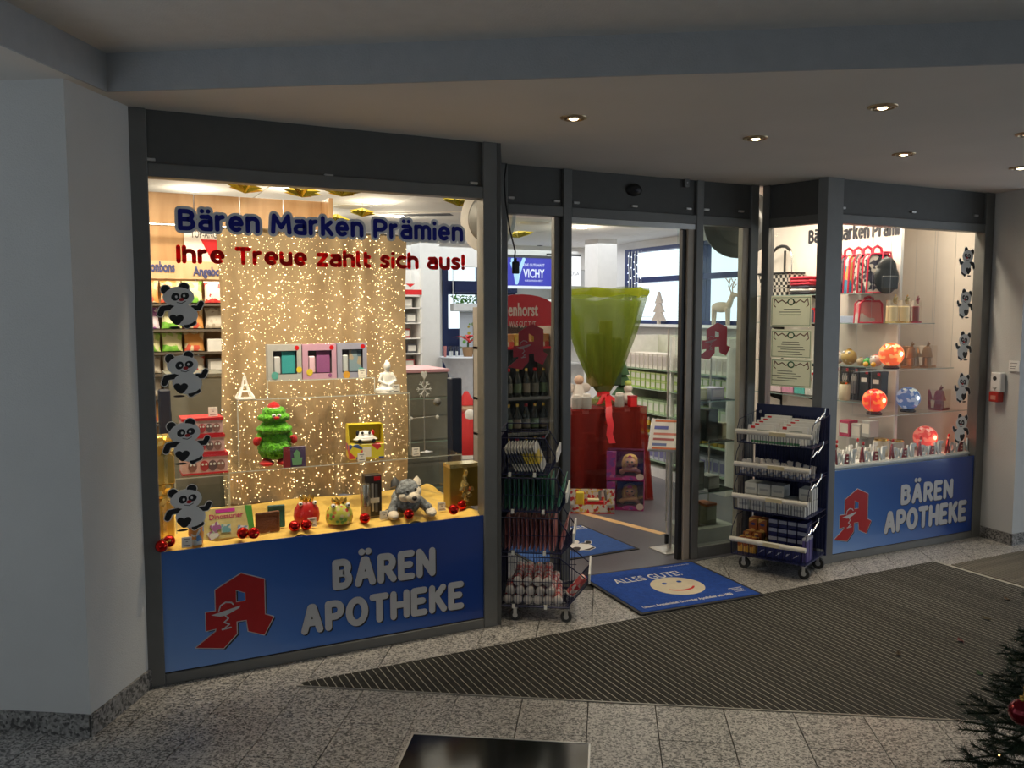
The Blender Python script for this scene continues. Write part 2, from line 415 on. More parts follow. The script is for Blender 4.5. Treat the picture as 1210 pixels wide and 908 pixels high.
# wall behind the display bays so that no daylight leaks round the pier
struct(MB().box(6.18, 7.1, 4.28, 4.32, 0, ZS + .1).build('wall_front', SW))
struct(MB().box(-1.25, .2, 4.26, 4.32, 0, ZS + .1).build('wall_front_left', SW))

BLUEF = mat((.012, .025, .105), .4, key='blue_window_frame')
def side_window():
    r = ST('window_5')
    for y in (WY0, 8.6, WY1 - .12): MB().box(6.96, 7.1, y, y + .12, WZ0, WZ1).build('frame_post', BLUEF, r)
    for z, h in ((WZ0, .05), (2.18, .07), (WZ1 - .05, .05)): MB().box(6.97, 7.09, WY0, WY1, z, z + h).build('frame_rail', BLUEF, r)
    for y0, y1 in ((WY0 + .12, 8.6), (8.72, WY1 - .12)):
        for z0, z1 in ((WZ0 + .05, 2.18), (2.25, WZ1 - .05)):
            MB().box(7.02, 7.03, y0, y1, z0, z1).build('pane', GLASS, r)
    MB().box(6.80, 7.0, WY0 - .05, WY1 + .05, WZ0 - .035, WZ0).build('window_sill', WHITE, r)
side_window()
def rear_door():
    r = ST('door_2'); y = 12.68
    for x in (5.05, 5.68, 6.25): MB().box(x, x + .10, y, y + .12, 0, 2.62).build('frame_post', BLUEF, r)
    for z, h in ((0, .12), (2.05, .22), (2.56, .06)): MB().box(5.05, 6.35, y - .02, y + .10, z, z + h).build('frame_rail', BLUEF, r)
    MB().box(5.2, 6.3, y - .18, y, 2.08, 2.24).build('door_drive', BLUEF, r)
    MB().box(5.15, 5.5, y + .04, y + .08, .12, 1.5).build('lower_panel', BLUEF, r)
    for x0, x1 in ((5.15, 5.68), (5.78, 6.25)):
        for z0, z1 in ((.12, 2.05), (2.27, 2.56)): MB().box(x0, x1, y + .05, y + .06, z0, z1).build('pane', GLASS, r)
rear_door()

# ---- glazed shopfront
def clip(parent, p): MB().bbox(p.x - .022, p.x + .022, p.y - .016, p.y + .002, p.z - .007, p.z + .007, .002).build('clip', STEEL, parent)
def front(name, Y, x0, x1, post, g0, g1, sill, clips, mull=()):
    """one framed bay of the shopfront: posts, rails, transom board and pane"""
    r = ST(name)
    for a, b in post: MB().bbox(a, b, Y, Y + .09, 0, ZC, .004).build('frame_post', FRAME, r)
    for a, b in zip(g0, g1):
        if sill: MB().bbox(a, b, Y + .004, Y + .08, 0, sill, .003).build('bottom_rail', FRAME, r)
        MB().bbox(a, b, Y + .004, Y + .08, ZG, ZR, .003).build('top_rail', FRAME, r)
        MB().box(a, b, Y + .022, Y + .045, ZR, ZC).build('transom_board', PANEL, r)
    for px, py in clips: clip(r, W(px, py, Y + .022))
    return r
w1 = front('window_1', YL, .165, 1.97, ((.170, .252), (1.896, 1.975)), [.252], [1.896], .052, ((177, 189), (388, 208), (559, 217)))
MB().box(.252, 1.896, YL + .030, YL + .040, .052, ZG).build('pane', GLASS, w1)
MB().box(.140, .172, YL + .02, YL + .09, 0, ZC).build('edge_trim', PANEL, w1)
d1 = front('door_1', YD, 2.26, 4.30, ((2.255, 2.302), (2.692, 2.756), (3.745, 3.805), (4.228, 4.30)), [2.302, 2.756, 3.805], [2.692, 3.745, 4.228], 0,
           ((603, 234), (657, 238), (680, 240), (749, 244), (813, 247), (834, 248), (875, 250)))
BRONZE = mat((.46, .40, .33), .45, .1, key='stile_bronze')
MB().box(2.302, 2.66, YD + .03, YD + .04, .06, ZG - .02).build('pane', GLASSD, d1)
MB().bbox(2.302, 2.692, YD + .01, YD + .07, 0, .06, .003).build('bottom_rail', FRAME, d1)
MB().bbox(2.645, 2.690, YD + .03, YD + .075, .06, ZG, .003).build('stile', mat((.18, .165, .15), .35, .5, key='stile_dark'), d1)
MB().bbox(3.688, 3.742, YD + .02, YD + .07, .0, ZG, .003).build('stile', BRONZE, d1)
MB().box(3.655, 3.690, YD + .04, YD + .075, .0, ZG).build('rubber_seal', BLACK, d1)
MB().bbox(3.805, 4.228, YD + .005, YD + .07, 0, .085, .003).build('bottom_rail', FRAME, d1)
MB().box(3.805, 4.19, YD + .03, YD + .04, .085, ZG).build('pane', GLASSD, d1)
MB().bbox(4.172, 4.226, YD + .02, YD + .07, .085, ZG, .003).build('stile', BRONZE, d1)
MB().box(3.655, 4.228, YD + .09, YD + .10, .05, ZG - .02).build('sliding_pane', GLASSD, d1)
MB().box(2.756, 3.745, YD + .012, YD + .07, ZG - .035, ZG).build('door_track', mat((.45, .45, .44), .3, .8, key='track_alu'), d1)
w3 = front('window_3', YR, 4.59, 6.17, ((6.080, 6.175),), [4.575], [6.080], .052, ((995, 246), (1078, 251), (1152, 255)))
MB().slab([(4.405, 4.25), (4.44, 4.20), (4.58, 4.195), (4.60, 4.26), (4.46, 4.30)], 0, ZC).build('corner_post', FRAME, w3)
MB().box(4.575, 6.08, YR + .030, YR + .040, .052, ZG).build('pane', GLASS, w3)
# narrow splayed bay between door and right window
w2 = ST('window_2')
A2, B2 = Vector((4.335, 4.70, 0)), Vector((4.45, 4.26, 0)); D2 = (B2 - A2).normalized(); N2 = Vector((D2.y, -D2.x, 0)) * -1
def splay(name, t0, t1, o0, o1, z0, z1, m):
    a, b = A2 + D2 * t0, A2 + D2 * t1
    P = [a + N2 * o0, b + N2 * o0, b + N2 * o1, a + N2 * o1]
    return MB().slab([(p.x, p.y) for p in P], z0, z1).build(name, m, w2)
L2 = (B2 - A2).length
splay('frame_post', 0, .055, 0, .07, 0, ZC, FRAME); splay('top_rail', .055, L2, .004, .06, ZG, ZR, FRAME); splay('bottom_rail', .055, L2, .004, .06, 0, .052, FRAME)
splay('transom_board', .055, L2, .02, .04, ZR, ZC, PANEL); splay('pane', .055, L2, .03, .038, .052, ZG, GLASS); splay('base_panel', .055, L2, .026, .03, .052, .64, mat((.02, .05, .20), .3, key='base_blue'))
# return panel between left window and the set-back door
MB().slab([(1.975, 4.17), (2.0, 4.165), (2.262, 4.70), (2.245, 4.76), (1.955, 4.25)], 0, ZC).build('return_panel', PANEL, w1)
cable = [Vector((2.275, 4.66, 2.64)), Vector((2.262, 4.66, 2.55)), Vector((2.268, 4.66, 2.42)), Vector((2.30, 4.665, 2.25)), Vector((2.34, 4.67, 2.12)), Vector((2.335, 4.675, 2.06))]
tag(MB().tube(cable, .005, 6).build('cable', BLACK), 'black cable hanging down the grey door frame beside the cord box', 'cable')
bx = T('cord_box', 'small black plastic box at the end of the cable on the door frame', 'box', (2.345, 4.675, 2.02))
MB().bbox(-.022, .022, -.012, .012, -.035, .04, .005).build('housing', BLACK, bx); MB().cyl((0, 0, .04), (0, 0, .06), .008).build('cord_grip', BLACK, bx)
# oval door sensor, small box beside it
s = W(751, 224, YD); se = T('door_sensor', 'black oval motion sensor mounted above the shop door', 'sensor', (s.x, YD + .02, s.z))
MB().ball((0, 0, 0), (.062, .035, .042), 20, 12).build('housing', BLACK, se, True); MB().ball((0, -.030, -.004), (.02, .012, .015), 12, 8).build('lens', mat((.03, .03, .04), .1, key='lens'), se, True)
MB().cbox((0, .01, 0), (.09, .02, .06)).build('mount', DKGREY, se)
s = W(812, 216, YD); tb = T('contact_box', 'small grey contact box on the transom board by the door sensor', 'box', (s.x, YD + .01, s.z))
MB().bbox(-.018, .018, -.014, .012, -.03, .03, .003).build('housing', FRAME, tb); MB().cyl((0, -.016, 0), (0, -.013, 0), .005, n=8).build('screw', STEEL, tb)

# ---- arcade downlights
ring = mat((.40, .31, .19), .35, .8, key='downlight_ring')
LAMPW = mat((1, .85, .6), .3, key='halogen', emit=(1.0, .80, .48), es=10)
LAMPH = mat((.25, .2, .15), .35, .9, key='lamp_reflector')
for n_, (px, py, wpx) in enumerate(((678, 139, 14), (893, 163, 12), (1043, 126, 15), (1068, 182, 12), (1206, 198, 9), (1216, 158, 9))):
    p = F(px, py, ZC)
    t = T('downlight', ['round recessed halogen downlight in arcade ceiling above the wire basket trolley', 'round recessed halogen downlight in arcade ceiling above the smiley mat',
                        'round recessed halogen downlight in arcade ceiling, one of those over the ribbed entrance mat'][min(n_, 2)], 'downlight', (p.x, p.y, ZC), 0, 'halogen downlights in the arcade ceiling')
    rr = .062
    MB().lathe([(rr * .72, .018), (rr * .72, -.004), (rr * .8, -.009), (rr, -.005), (rr * 1.04, .001)], 24).build('trim_ring', ring, t, True)
    MB().lathe([(rr * .40, .012), (rr * .46, -.007), (rr * .55, -.009), (rr * .72, .000)], 24).build('reflector', LAMPH, t, True)
    MB().ball((0, 0, -.006), (rr * .34, rr * .34, .008), 14, 8).build('bulb', LAMPW, t, True)
    lamp('downlight_beam', 'SPOT', (p.x, p.y, ZC - .03), 40, (1.0, .83, .58), size=.03, spot=math.radians(78), blend=.9)
# ================================================================ LETTERING
def arc(cx, cz, rx, rz, a0, a1, n=9):
    return [(cx + rx * math.cos(math.radians(a0 + (a1 - a0) * i / n)), cz + rz * math.sin(math.radians(a0 + (a1 - a0) * i / n))) for i in range(n + 1)]
_dots = [[(.22, 1.19), (.221, 1.19)], [(.46, 1.19), (.461, 1.19)]]
GLY = {
 'A': (.70, [[(0.02, 0), (.30, .98), (.40, .98), (.68, 0)], [(.14, .33), (.56, .33)]]),
 'B': (.60, [[(0, 0), (0, 1), (.28, 1)] + arc(.30, .77, .23, .23, 90, -90) + [(0, .54)], [(.3, .54)] + arc(.30, .27, .27, .27, 90, -90) + [(0, 0)]]),
 'E': (.52, [[(.50, 1), (0, 1), (0, 0), (.50, 0)], [(0, .52), (.42, .52)]]),
 'H': (.62, [[(0, 0), (0, 1)], [(.62, 0), (.62, 1)], [(0, .5), (.62, .5)]]),
 'I': (.0, [[(0, 0), (0, 1)]]),
 'K': (.58, [[(0, 0), (0, 1)], [(.54, 1), (.06, .47), (.20, .55)], [(.20, .58), (.58, 0)]]),
 'M': (.80, [[(0, 0), (.06, 1), (.40, .30), (.74, 1), (.80, 0)]]),
 'N': (.62, [[(0, 0), (0, 1), (.62, 0), (.62, 1)]]),
 'O': (.72, [arc(.36, .5, .36, .5, 0, 360, 22)]),
 'P': (.56, [[(0, 0), (0, 1), (.28, 1)] + arc(.28, .72, .28, .28, 90, -90) + [(0, .44)]]),
 'R': (.58, [[(0, 0), (0, 1), (.28, 1)] + arc(.28, .73, .27, .27, 90, -90) + [(0, .46)], [(.28, .46), (.58, 0)]]),
 'T': (.60, [[(0, 1), (.60, 1)], [(.30, 1), (.30, 0)]]),
 'a': (.46, [[(.06, .66)] + arc(.23, .50, .23, .22, 90, 0) + [(.46, .0)], [(.46, .40), (.2, .40)] + arc(.2, .2, .2, .2, 90, 270) + [(.46, 0)]]),
 'r': (.32, [[(0, 0), (0, .70)], [(0, .44)] + arc(.28, .44, .28, .26, 180, 95)]),
 'e': (.50, [[(0.02, .36), (.50, .36)] + arc(.25, .36, .25, .34, 0, 305, 14)]),
 'n': (.46, [[(0, 0), (0, .70)], [(0, .47)] + arc(.23, .47, .23, .23, 180, 0) + [(.46, 0)]]),
 'k': (.44, [[(0, 0), (0, 1)], [(.40, .70), (.04, .34), (.14, .42)], [(.14, .42), (.44, 0)]]),
 'm': (.76, [[(0, 0), (0, .70)], [(0, .50)] + arc(.19, .50, .19, .20, 180, 0) + [(.38, 0)], [(.38, .50)] + arc(.57, .50, .19, .20, 180, 0) + [(.76, 0)]]),
 'i': (.0, [[(0, 0), (0, .58)], [(0, 1.02), (.001, 1.02)]]),
 'h': (.46, [[(0, 0), (0, 1)], [(0, .47)] + arc(.23, .47, .23, .23, 180, 0) + [(.46, 0)]]),
 'u': (.46, [[(0, .70), (0, .23)] + arc(.23, .23, .23, .23, 180, 360) + [(.46, .70), (.46, 0)]]),
 'z': (.42, [[(0, .70), (.42, .70), (0, 0), (.42, 0)]]),
 'l': (.10, [[(0, 1), (0, .14), (.04, .03), (.10, 0)]]),
 't': (.26, [[(.06, .95), (.06, .14), (.12, .02), (.26, 0)], [(.06, .70), (.26, .70)]]),
 's': (.38, [[(.38, .62), (.26, .70), (.10, .68), (.02, .55), (.08, .42), (.30, .32), (.37, .18), (.28, .03), (.12, 0), (0, .07)]]),
 'c': (.40, [arc(.32, .35, .32, .35, 68, 292, 14)]),
 '!': (.0, [[(0, 1), (0, .36)], [(0, .02), (.001, .02)]]),
}
GLY['Ä'] = (GLY['A'][0], GLY['A'][1] + [[(.20, 1.33), (.201, 1.33)], [(.50, 1.33), (.501, 1.33)]])
GLY['ä'] = (.46, GLY['a'][1] + [[(.08, 1.05), (.081, 1.05)], [(.36, 1.05), (.361, 1.05)]])
def lettering(parent, s, x0, x1, z, cap, r, y, m, gap=.30, space=.42, halo=None, hr=0.0, shadow=None, sh=(0, 0), th=.0015):
    """round-ended block letters standing in the plane y (towards -y); one object per letter"""
    adv = []; t = 0.0
    for ch in s:
        if ch == ' ': t += space; adv.append(None); continue
        adv.append(t); t += GLY[ch][0] + gap
    t -= gap
    sx = (x1 - x0 - 2 * r) / t
    for ch, a in zip(s, adv):
        if a is None: continue
        k_ = 1.08 if ch in 'aärenkmhuzsci' else 1.0
        P = [[(x0 + r + (a + px) * sx, z + r + pz * (k_ if pz < .705 else 1) * (cap - 2 * r)) for px, pz in path] for path in GLY[ch][1]]
        mb = MB()
        for path in P: mb.stroke(path, r, y - 2 * th, y - th)
        o = mb.build('letter', m, parent)
        if halo:
            mb = MB()
            for path in P: mb.stroke(path, r + hr, y - th, y - th * .1)
            mb.build('letter_outline', halo, o)
        if shadow:
            mb = MB()
            for path in P: mb.stroke([(px + sh[0], pz + sh[1]) for px, pz in path], r, y - th, y - th * .1)
            mb.build('letter_shadow', shadow, o)
def text(name, s, m, parent, loc, w=None, h=None, rot=(PI / 2, 0, 0), ext=.0006, off=0.0, align='CENTER', size=.1, shear=0.0):
    """small lettering from the built-in face, turned into a mesh"""
    cu = bpy.data.curves.new(name, 'FONT'); cu.body = s; cu.size = size; cu.extrude = ext; cu.offset = off; cu.align_x = align; cu.shear = shear; cu.resolution_u = 3
    o = bpy.data.objects.new(name, cu); COL.objects.link(o)
    bpy.context.view_layer.update()
    me = bpy.data.meshes.new_from_object(o.evaluated_get(bpy.context.evaluated_depsgraph_get()))
    bpy.data.objects.remove(o); bpy.data.curves.remove(cu)
    xs = [v.co.x for v in me.vertices]; ys = [v.co.y for v in me.vertices]
    sx = (w / (max(xs) - min(xs))) if w else None; sy = (h / (max(ys) - min(ys))) if h else None
    sx = sx or sy or 1; sy = sy or sx
    for v in me.vertices: v.co.x *= sx; v.co.y *= sy
    me.materials.clear(); me.materials.append(m)
    o = bpy.data.objects.new(name, me); COL.objects.link(o)
    if parent is not None: o.parent = parent
    o.location = loc; o.rotation_euler = rot
    return o

# ---- the pharmacy letter emblem, traced in its own frame 682..952 x 228..490
EA = [(842, 228), (922, 260), (922, 390), (952, 404), (918, 465), (862, 442), (857, 400), (822, 400), (822, 445), (775, 490), (682, 472), (750, 425), (752, 415), (718, 418), (718, 352), (752, 352), (752, 300), (822, 285), (822, 330), (855, 330), (855, 300), (822, 285), (752, 300), (752, 276)]
EO = [p for i, p in enumerate(EA) if i not in (16, 17, 18, 19, 20, 21, 22)]
EH = [(822, 285), (822, 330), (855, 330), (855, 300)]
def emblem(parent, x0, x1, z0, z1, y, m, rim, shade=None, cup=None, th=.0015):
    k = lambda p: (x0 + (p[0] - 682) / 270 * (x1 - x0), z0 + (490 - p[1]) / 262 * (z1 - z0))
    u = (x1 - x0) / 270
    o = MB().prism([k(p) for p in reversed(EA)], y - 2 * th, y - th).build('emblem_letter', m, parent)
    if rim:
        MB().stroke([k(p) for p in EO + EO[:1]], 3.2 * u, y - th, y - th * .1, 8).stroke([k(p) for p in EH + EH[:1]], 2.2 * u, y - th, y - th * .1, 8).build('emblem_rim', rim, o)
    if shade:
        MB().prism([k((p[0] + 7, p[1] + 6)) for p in reversed(EA)], y - th * .55, y - th * .05).build('emblem_shadow', shade, o)
    if cup:
        c = MB(); yy = y - 2 * th
        c.prism([k(p) for p in reversed([(736, 364), (836, 344), (832, 352), (800, 366), (786, 372), (766, 373)])], yy - th, yy)
        c.stroke([k(p) for p in [(783, 372), (794, 384), (779, 396), (797, 406), (782, 416)]], 2.2 * u, yy - th, yy, 7)
        c.stroke([k(p) for p in [(772, 421), (802, 418)]], 2.6 * u, yy - th, yy, 7)
        c.stroke([k(p) for p in [(762, 352), (768, 334), (786, 324), (806, 328), (812, 336)]], 2.2 * u, yy - th, yy, 7)
        c.build('snake_bowl', cup, o)
    return o

def blue_print_sheen(key):  # printed blue gradient, with daylight sheen mixed into its colours
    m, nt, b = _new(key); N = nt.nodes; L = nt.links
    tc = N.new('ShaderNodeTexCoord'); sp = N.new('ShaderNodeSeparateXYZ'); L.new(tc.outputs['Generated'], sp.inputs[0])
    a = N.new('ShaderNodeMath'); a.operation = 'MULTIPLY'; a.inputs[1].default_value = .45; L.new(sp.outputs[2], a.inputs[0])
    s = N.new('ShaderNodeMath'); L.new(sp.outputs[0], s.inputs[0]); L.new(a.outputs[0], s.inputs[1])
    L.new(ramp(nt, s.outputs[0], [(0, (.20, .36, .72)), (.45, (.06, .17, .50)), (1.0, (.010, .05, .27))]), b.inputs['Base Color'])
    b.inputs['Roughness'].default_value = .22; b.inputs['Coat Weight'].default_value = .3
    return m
BLUEP = blue_print_sheen('sign_blue_print_sheen')
EMR = mat((.42, .012, .014), .35, key='emblem_red'); NAVYINK = film_mat('navy_film', (.006, .012, .30), .2); REDINK = film_mat('red_film', (.88, .012, .008), .5); HALO = mat((.78, .78, .80), .4, key='halo_film')
def shop_sign(label, Y, x0, x1, zt, e, b, a):
    t = T('shop_sign', label, 'sign', ((x0 + x1) / 2, Y, .052)); ox, oz = (x0 + x1) / 2, .052
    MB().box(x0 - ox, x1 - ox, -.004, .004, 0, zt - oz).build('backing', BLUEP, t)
    MB().box(x0 - ox, x1 - ox, -.0046, -.004, 0, .006).build('lower_edge', BLACK, t)
    emblem(t, e[0] - ox, e[1] - ox, e[2] - oz, e[3] - oz, -.004, EMR, SILVER, BLACK, SILVER)
    for s, (l, r, z, cap) in (('BÄREN', b), ('APOTHEKE', a)):
        lettering(t, s, l - ox, r - ox, z - oz, cap, cap * .112, -.004, SILVER, gap=.36, shadow=BLACK, sh=(cap * .045, -cap * .045))
yy = YL + .016
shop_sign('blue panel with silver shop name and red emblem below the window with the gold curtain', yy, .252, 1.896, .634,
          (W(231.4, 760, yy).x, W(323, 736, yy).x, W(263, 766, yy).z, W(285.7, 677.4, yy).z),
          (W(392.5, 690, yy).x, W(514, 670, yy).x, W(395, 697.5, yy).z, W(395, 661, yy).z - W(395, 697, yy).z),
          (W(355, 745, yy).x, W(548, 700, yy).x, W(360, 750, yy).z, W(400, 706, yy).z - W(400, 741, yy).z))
yy = YR + .016
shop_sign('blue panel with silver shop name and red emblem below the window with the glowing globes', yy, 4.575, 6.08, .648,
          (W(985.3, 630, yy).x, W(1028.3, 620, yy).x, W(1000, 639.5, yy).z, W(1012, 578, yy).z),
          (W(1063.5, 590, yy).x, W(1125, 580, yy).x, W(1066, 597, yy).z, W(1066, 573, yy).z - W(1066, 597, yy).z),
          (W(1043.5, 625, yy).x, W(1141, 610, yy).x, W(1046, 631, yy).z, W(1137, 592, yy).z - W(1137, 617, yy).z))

# ---- lettering stuck on the left window
yy = YL + .029
t = T('window_lettering', 'dark blue rounded lettering with grey outline across top of the window', 'lettering', W(380, 283, yy)); o_ = t.location
lettering(t, 'Bären Marken Prämien', W(210, 262, yy).x - o_.x, W(547, 275, yy).x - o_.x, W(378, 279, yy).z - o_.z, W(215, 246.5, yy).z - W(215, 272, yy).z, .0104, 0, NAVYINK, gap=.30, space=.44, halo=HALO, hr=.013)
t = T('window_lettering', 'red rounded lettering stuck on the glass under the blue lettering', 'lettering', W(380, 315, yy)); o_ = t.location
lettering(t, 'Ihre Treue zahlt sich aus!', W(208, 300, yy).x - o_.x, W(549, 310, yy).x - o_.x, W(378, 315.5, yy).z - o_.z, W(215, 290.5, yy).z - W(215, 312.5, yy).z, .0100, 0, REDINK, gap=.27, space=.44)

# ---- emblems on the door glass
REDFILM = mat((.45, .015, .03), .3, key='emblem_film', alpha=.86)
for lab, (x0, x1, y0, y1), Y in (('red pharmacy letter emblem stuck on the glass beside the wire basket trolley', (600, 647, 437, 382), YD + .030), ('red pharmacy letter emblem stuck on the glass pane between doorway and shelf trolley', (824, 862.5, 425, 381), YD + .030)):
    p = W((x0 + x1) / 2, y0, Y)
    t = T('door_emblem', lab, 'emblem', p)
    emblem(t, W(x0, y0, Y).x - p.x, W(x1, y0, Y).x - p.x, 0, W(x0, y1, Y).z - W(x0, y0, Y).z, 0, REDFILM, None, None, mat((.6, .4, .4), .4, key='emblem_pale', alpha=.6), th=.001)

# ---- panda stickers, traced in a frame of 330 units height
PBODY = film_mat('panda_white', (.90, .89, .86), .12); PRIM = film_mat('panda_rim', (.88, .88, .86), .12)
def panda_parts(flip):
    """list of (part name, mesh) drawn in thin layers"""
    u = 1 / 330.0; f = -1 if flip else 1
    k = lambda x, z: ((x - 312) * u * f, (572 - z) * u)
    NOSE = mat((.5, .02, .02), .4, key='panda_nose')
    limb = [('arm', 's', [(258, 415), (195, 425), (180, 466)], 19), ('arm', 's', [(395, 418), (432, 420), (450, 384)], 17), ('ear', 'd', (220, 288, 31, 33, 0)), ('ear', 'd', (340, 265, 32, 30, 0)), ('foot', 's', [(350, 552), (362, 540), (395, 528)], 19)]
    bod = [('torso', 'd', (328, 470, 92, 76, -.1)), ('head', 'd', (302, 338, 97, 70, .05))]
    det = [('eye_patch', 'd', (281, 338, 26, 30, -.5)), ('eye_patch', 'd', (343, 331, 28, 25, .5)), ('belly_heart', 's', [(262, 492), (285, 522), (308, 492)], 24), ('foot_shadow', 'd', (272, 563, 37, 8, 0)), ('mouth', 's', [(290, 379), (320, 386), (347, 371)], 2.4)]
    top = [('eye_glint', 'd', (287, 338, 8, 10, 0)), ('eye_glint', 'd', (338, 330, 8, 10, 0)), ('nose', 'd', (320, 358, 17, 12, 0))]
    def draw(mb, it, lay, grow=0):
        y1 = -.0007 * lay - .0001 * (lay == 0); y0 = -.0007 * (lay + 1) + .0002
        if it[1] == 'd':
            x, z, rx, rz, rot = it[2]; mb.disc(k(x, z), (rx + grow) * u, (rz + grow) * u, y0, y1, 24, rot * f)
        else: mb.stroke([k(*p) for p in it[2]], (it[3] + grow) * u, y0, y1, 10)
    mb = MB()
    for it in limb + bod: draw(mb, it, 0, 6)
    me = mb.mesh('pale_outline'); me.materials.append(PRIM); out = [('pale_outline', me)]
    for lay, items in ((1, limb), (2, bod), (3.3, det), (4.5, top)):
        for n_, it in enumerate(items):
            mb = MB(); draw(mb, it, lay + .35 * (n_ if lay == 2 else 0)); me = mb.mesh(it[0])
            me.materials.append(BLACK if lay in (1, 3.3) else NOSE if it[0] == 'nose' else PBODY); out.append((it[0], me))
    return out
def pandas(spots, Y, hpx, flip, labels, group, wide=1.0):
    parts = panda_parts(flip)
    for (px, py), lab in zip(spots, labels):
        c = W(px, py + hpx / 2, Y); top = W(px, py - hpx / 2, Y)
        t = T('panda_sticker', lab, 'sticker', c, 0, group); h = top.z - c.z
        for n_, me in parts: piece(me, n_, t, (0, 0, 0), (0, 0, 0), (h * wide, 1, h))
pandas([(214, 362), (219, 443), (221, 522.5), (223, 601)], YL + .029, 53, False,
       ['waving panda sticker on the glass just below the red lettering', 'waving panda sticker on the glass in front of the plain grey cabinet top', 'waving panda sticker on the glass in front of the stacked owl boxes', 'waving panda sticker on the glass beside the dinosaur book'], 'panda stickers on the gold curtain window', 1.06)
pandas([(1142, 310), (1139.5, 359.5), (1138, 409.5), (1136.5, 459), (1134.5, 507)], YR + .029, 34, True,
       ['small panda sticker on the globe lamp window, topmost of its column', 'small panda sticker on the globe lamp window, second from the top of its column', 'small panda sticker on the globe lamp window, middle one of its column', 'small panda sticker on the globe lamp window, level with the red gift house', 'small panda sticker on the globe lamp window, lowest of its column'], 'panda stickers on the globe lamp window', .92)

# ================================================================ MATS AND FLOOR FITTINGS
def mat_bottom(x): return 3.848 - .6487 * (x - .858)
em = T('entrance_mat', 'large dark ribbed entrance mat with thin aluminium rails let into granite floor', 'mat', (.858, 3.85, 0))
YT = 3.905
XE = 5.27
ox, oy = .858, 3.85
MB().slab([(.80 - ox, mat_bottom(.80) - oy), (XE - ox, mat_bottom(XE) - oy), (XE - ox, YT - oy)], -.02, .0036).build('rail_bed', mat((.37, .36, .31), .45, .2, key='mat_alu', var=.25, vscale=30), em)
RIB = mat((.024, .023, .019), .9, key='mat_brush', bump=.6, bscale=400, var=.5, vscale=25)
pit = .0345; n_r = int((XE - .83) / pit)
for i in range(n_r):
    x0 = .83 + i * pit; x1 = x0 + pit * .85
    y0 = mat_bottom(x1) + .004
    if y0 < 1.35: y0 = 1.35
    if YT - y0 < .02: continue
    mb = MB(); mb.slab([(x0 - ox, mat_bottom(x0) + .004 - oy if mat_bottom(x0) > 1.35 else y0 - oy), (x1 - ox, y0 - oy), (x1 - ox, YT - oy), (x0 - ox, YT - oy)], 0, .0042 + .0008 * R_.random())
    mb.build('rib', RIB, em)
ed = MB().slab([(.80 - ox, mat_bottom(.80) - oy), (XE - ox, mat_bottom(XE) - oy), (XE - ox, mat_bottom(XE) - .012 - oy), (.80 - ox, mat_bottom(.80) - .008 - oy)], -.01, .005)
ed.build('edge_strip', mat((.34, .33, .30), .4, .6, key='edge_alu'), em)
e2 = T('entrance_mat', 'lighter grey ribbed entrance mat strip lying beyond the dark one beside the pier', 'mat', (5.28, 3.85, 0))
MB().box(0, 1.4, -1.9, YT - .11 - 3.85, -.02, .0015).build('rail_bed', mat((.42, .40, .36), .4, .5, key='mat_alu_light'), e2)
r2 = MB().box(0, .022, -1.9, YT - .112 - 3.85, 0, .007).mesh('rib'); r2.materials.append(mat((.13, .12, .10), .85, key='mat_brush_light', bump=.5, bscale=300, var=.3))
for i in range(40): piece(r2, 'rib', e2, (.004 + .0345 * i, 0, 0))

MATBLUE = mat((.010, .072, .40), .95, key='mat_pile', bump=.8, bscale=500, var=.16, vscale=40)
MATBLUE2 = mat((.045, .125, .42), .95, key='mat_pile_light', bump=.8, bscale=500, var=.10, vscale=40)
RUB = mat((.018, .018, .02), .7, key='rubber'); CREAM = mat((.62, .54, .40), .9, key='mat_cream', bump=.4, bscale=500); MWHITE = mat((.62, .63, .65), .9, key='mat_white')
def floor_mat(label, c, rz, w, d, m, z=.0):
    t = T('door_mat', label, 'mat', (c[0], c[1], z), rz)
    MB().slab([(-w / 2, -d / 2), (w / 2, -d / 2), (w / 2, d / 2), (-w / 2, d / 2)], 0, .006).build('rubber_border', RUB, t)
    MB().bbox(-w / 2 + .022, w / 2 - .022, -d / 2 + .022, d / 2 - .022, .001, .0095, .002).build('pile', m, t)
    return t
m1 = floor_mat('blue floor mat with ALLES GUTE and a smiling face in front of shop door', (3.245, 4.285), math.radians(-3.4), .89, .775, MATBLUE, .0062)
FL = (0, 0, 0)
text('greeting_line', 'ALLES GUTE!', MWHITE, m1, (-.045, .135, .0105), w=.50, h=.092, rot=FL, ext=.0004, off=.0004)
MB().cyl((0.035, -.045, .009), (.035, -.045, .0112), .172, n=40).build('smiley_face', CREAM, m1).scale = (1, 1, 1)
sm = m1.children[-1]
for ex in (-.055, .055): MB().cyl((.035 + ex, .02, .0108), (.035 + ex, .02, .0122), .017, n=14).build('eye', MATBLUE, sm)
q = MB(); P = [(.035 + .105 * math.sin(a), -.045 - .088 * math.cos(a)) for a in [(-1.05 + 2.1 * i / 14) for i in range(15)]]
for (ax, ay), (bx_, by_) in zip(P[:-1], P[1:]):
    k0 = .5 + .5 * math.sin(PI * (P.index((ax, ay)) / 14)); q.cyl((ax, ay, .0112), (bx_, by_, .0112), .003 + .007 * k0, .003 + .007 * k0, 8)
mo = q.build('mouth', RED, sm); mo.scale = (1, 1, .16); mo.location = (0, 0, .0112 * .84 + .0004)
text('small_line', 'Unsere Arzneimittel: Deutscher Apotheker seit 1880', MWHITE, m1, (-.06, -.318, .0105), w=.64, h=.046, rot=FL, ext=.0004, off=.0012)
text('small_line', 'www.baeren-apotheke.de', MWHITE, m1, (.25, .318, .0105), w=.25, h=.018, rot=FL, ext=.0004)
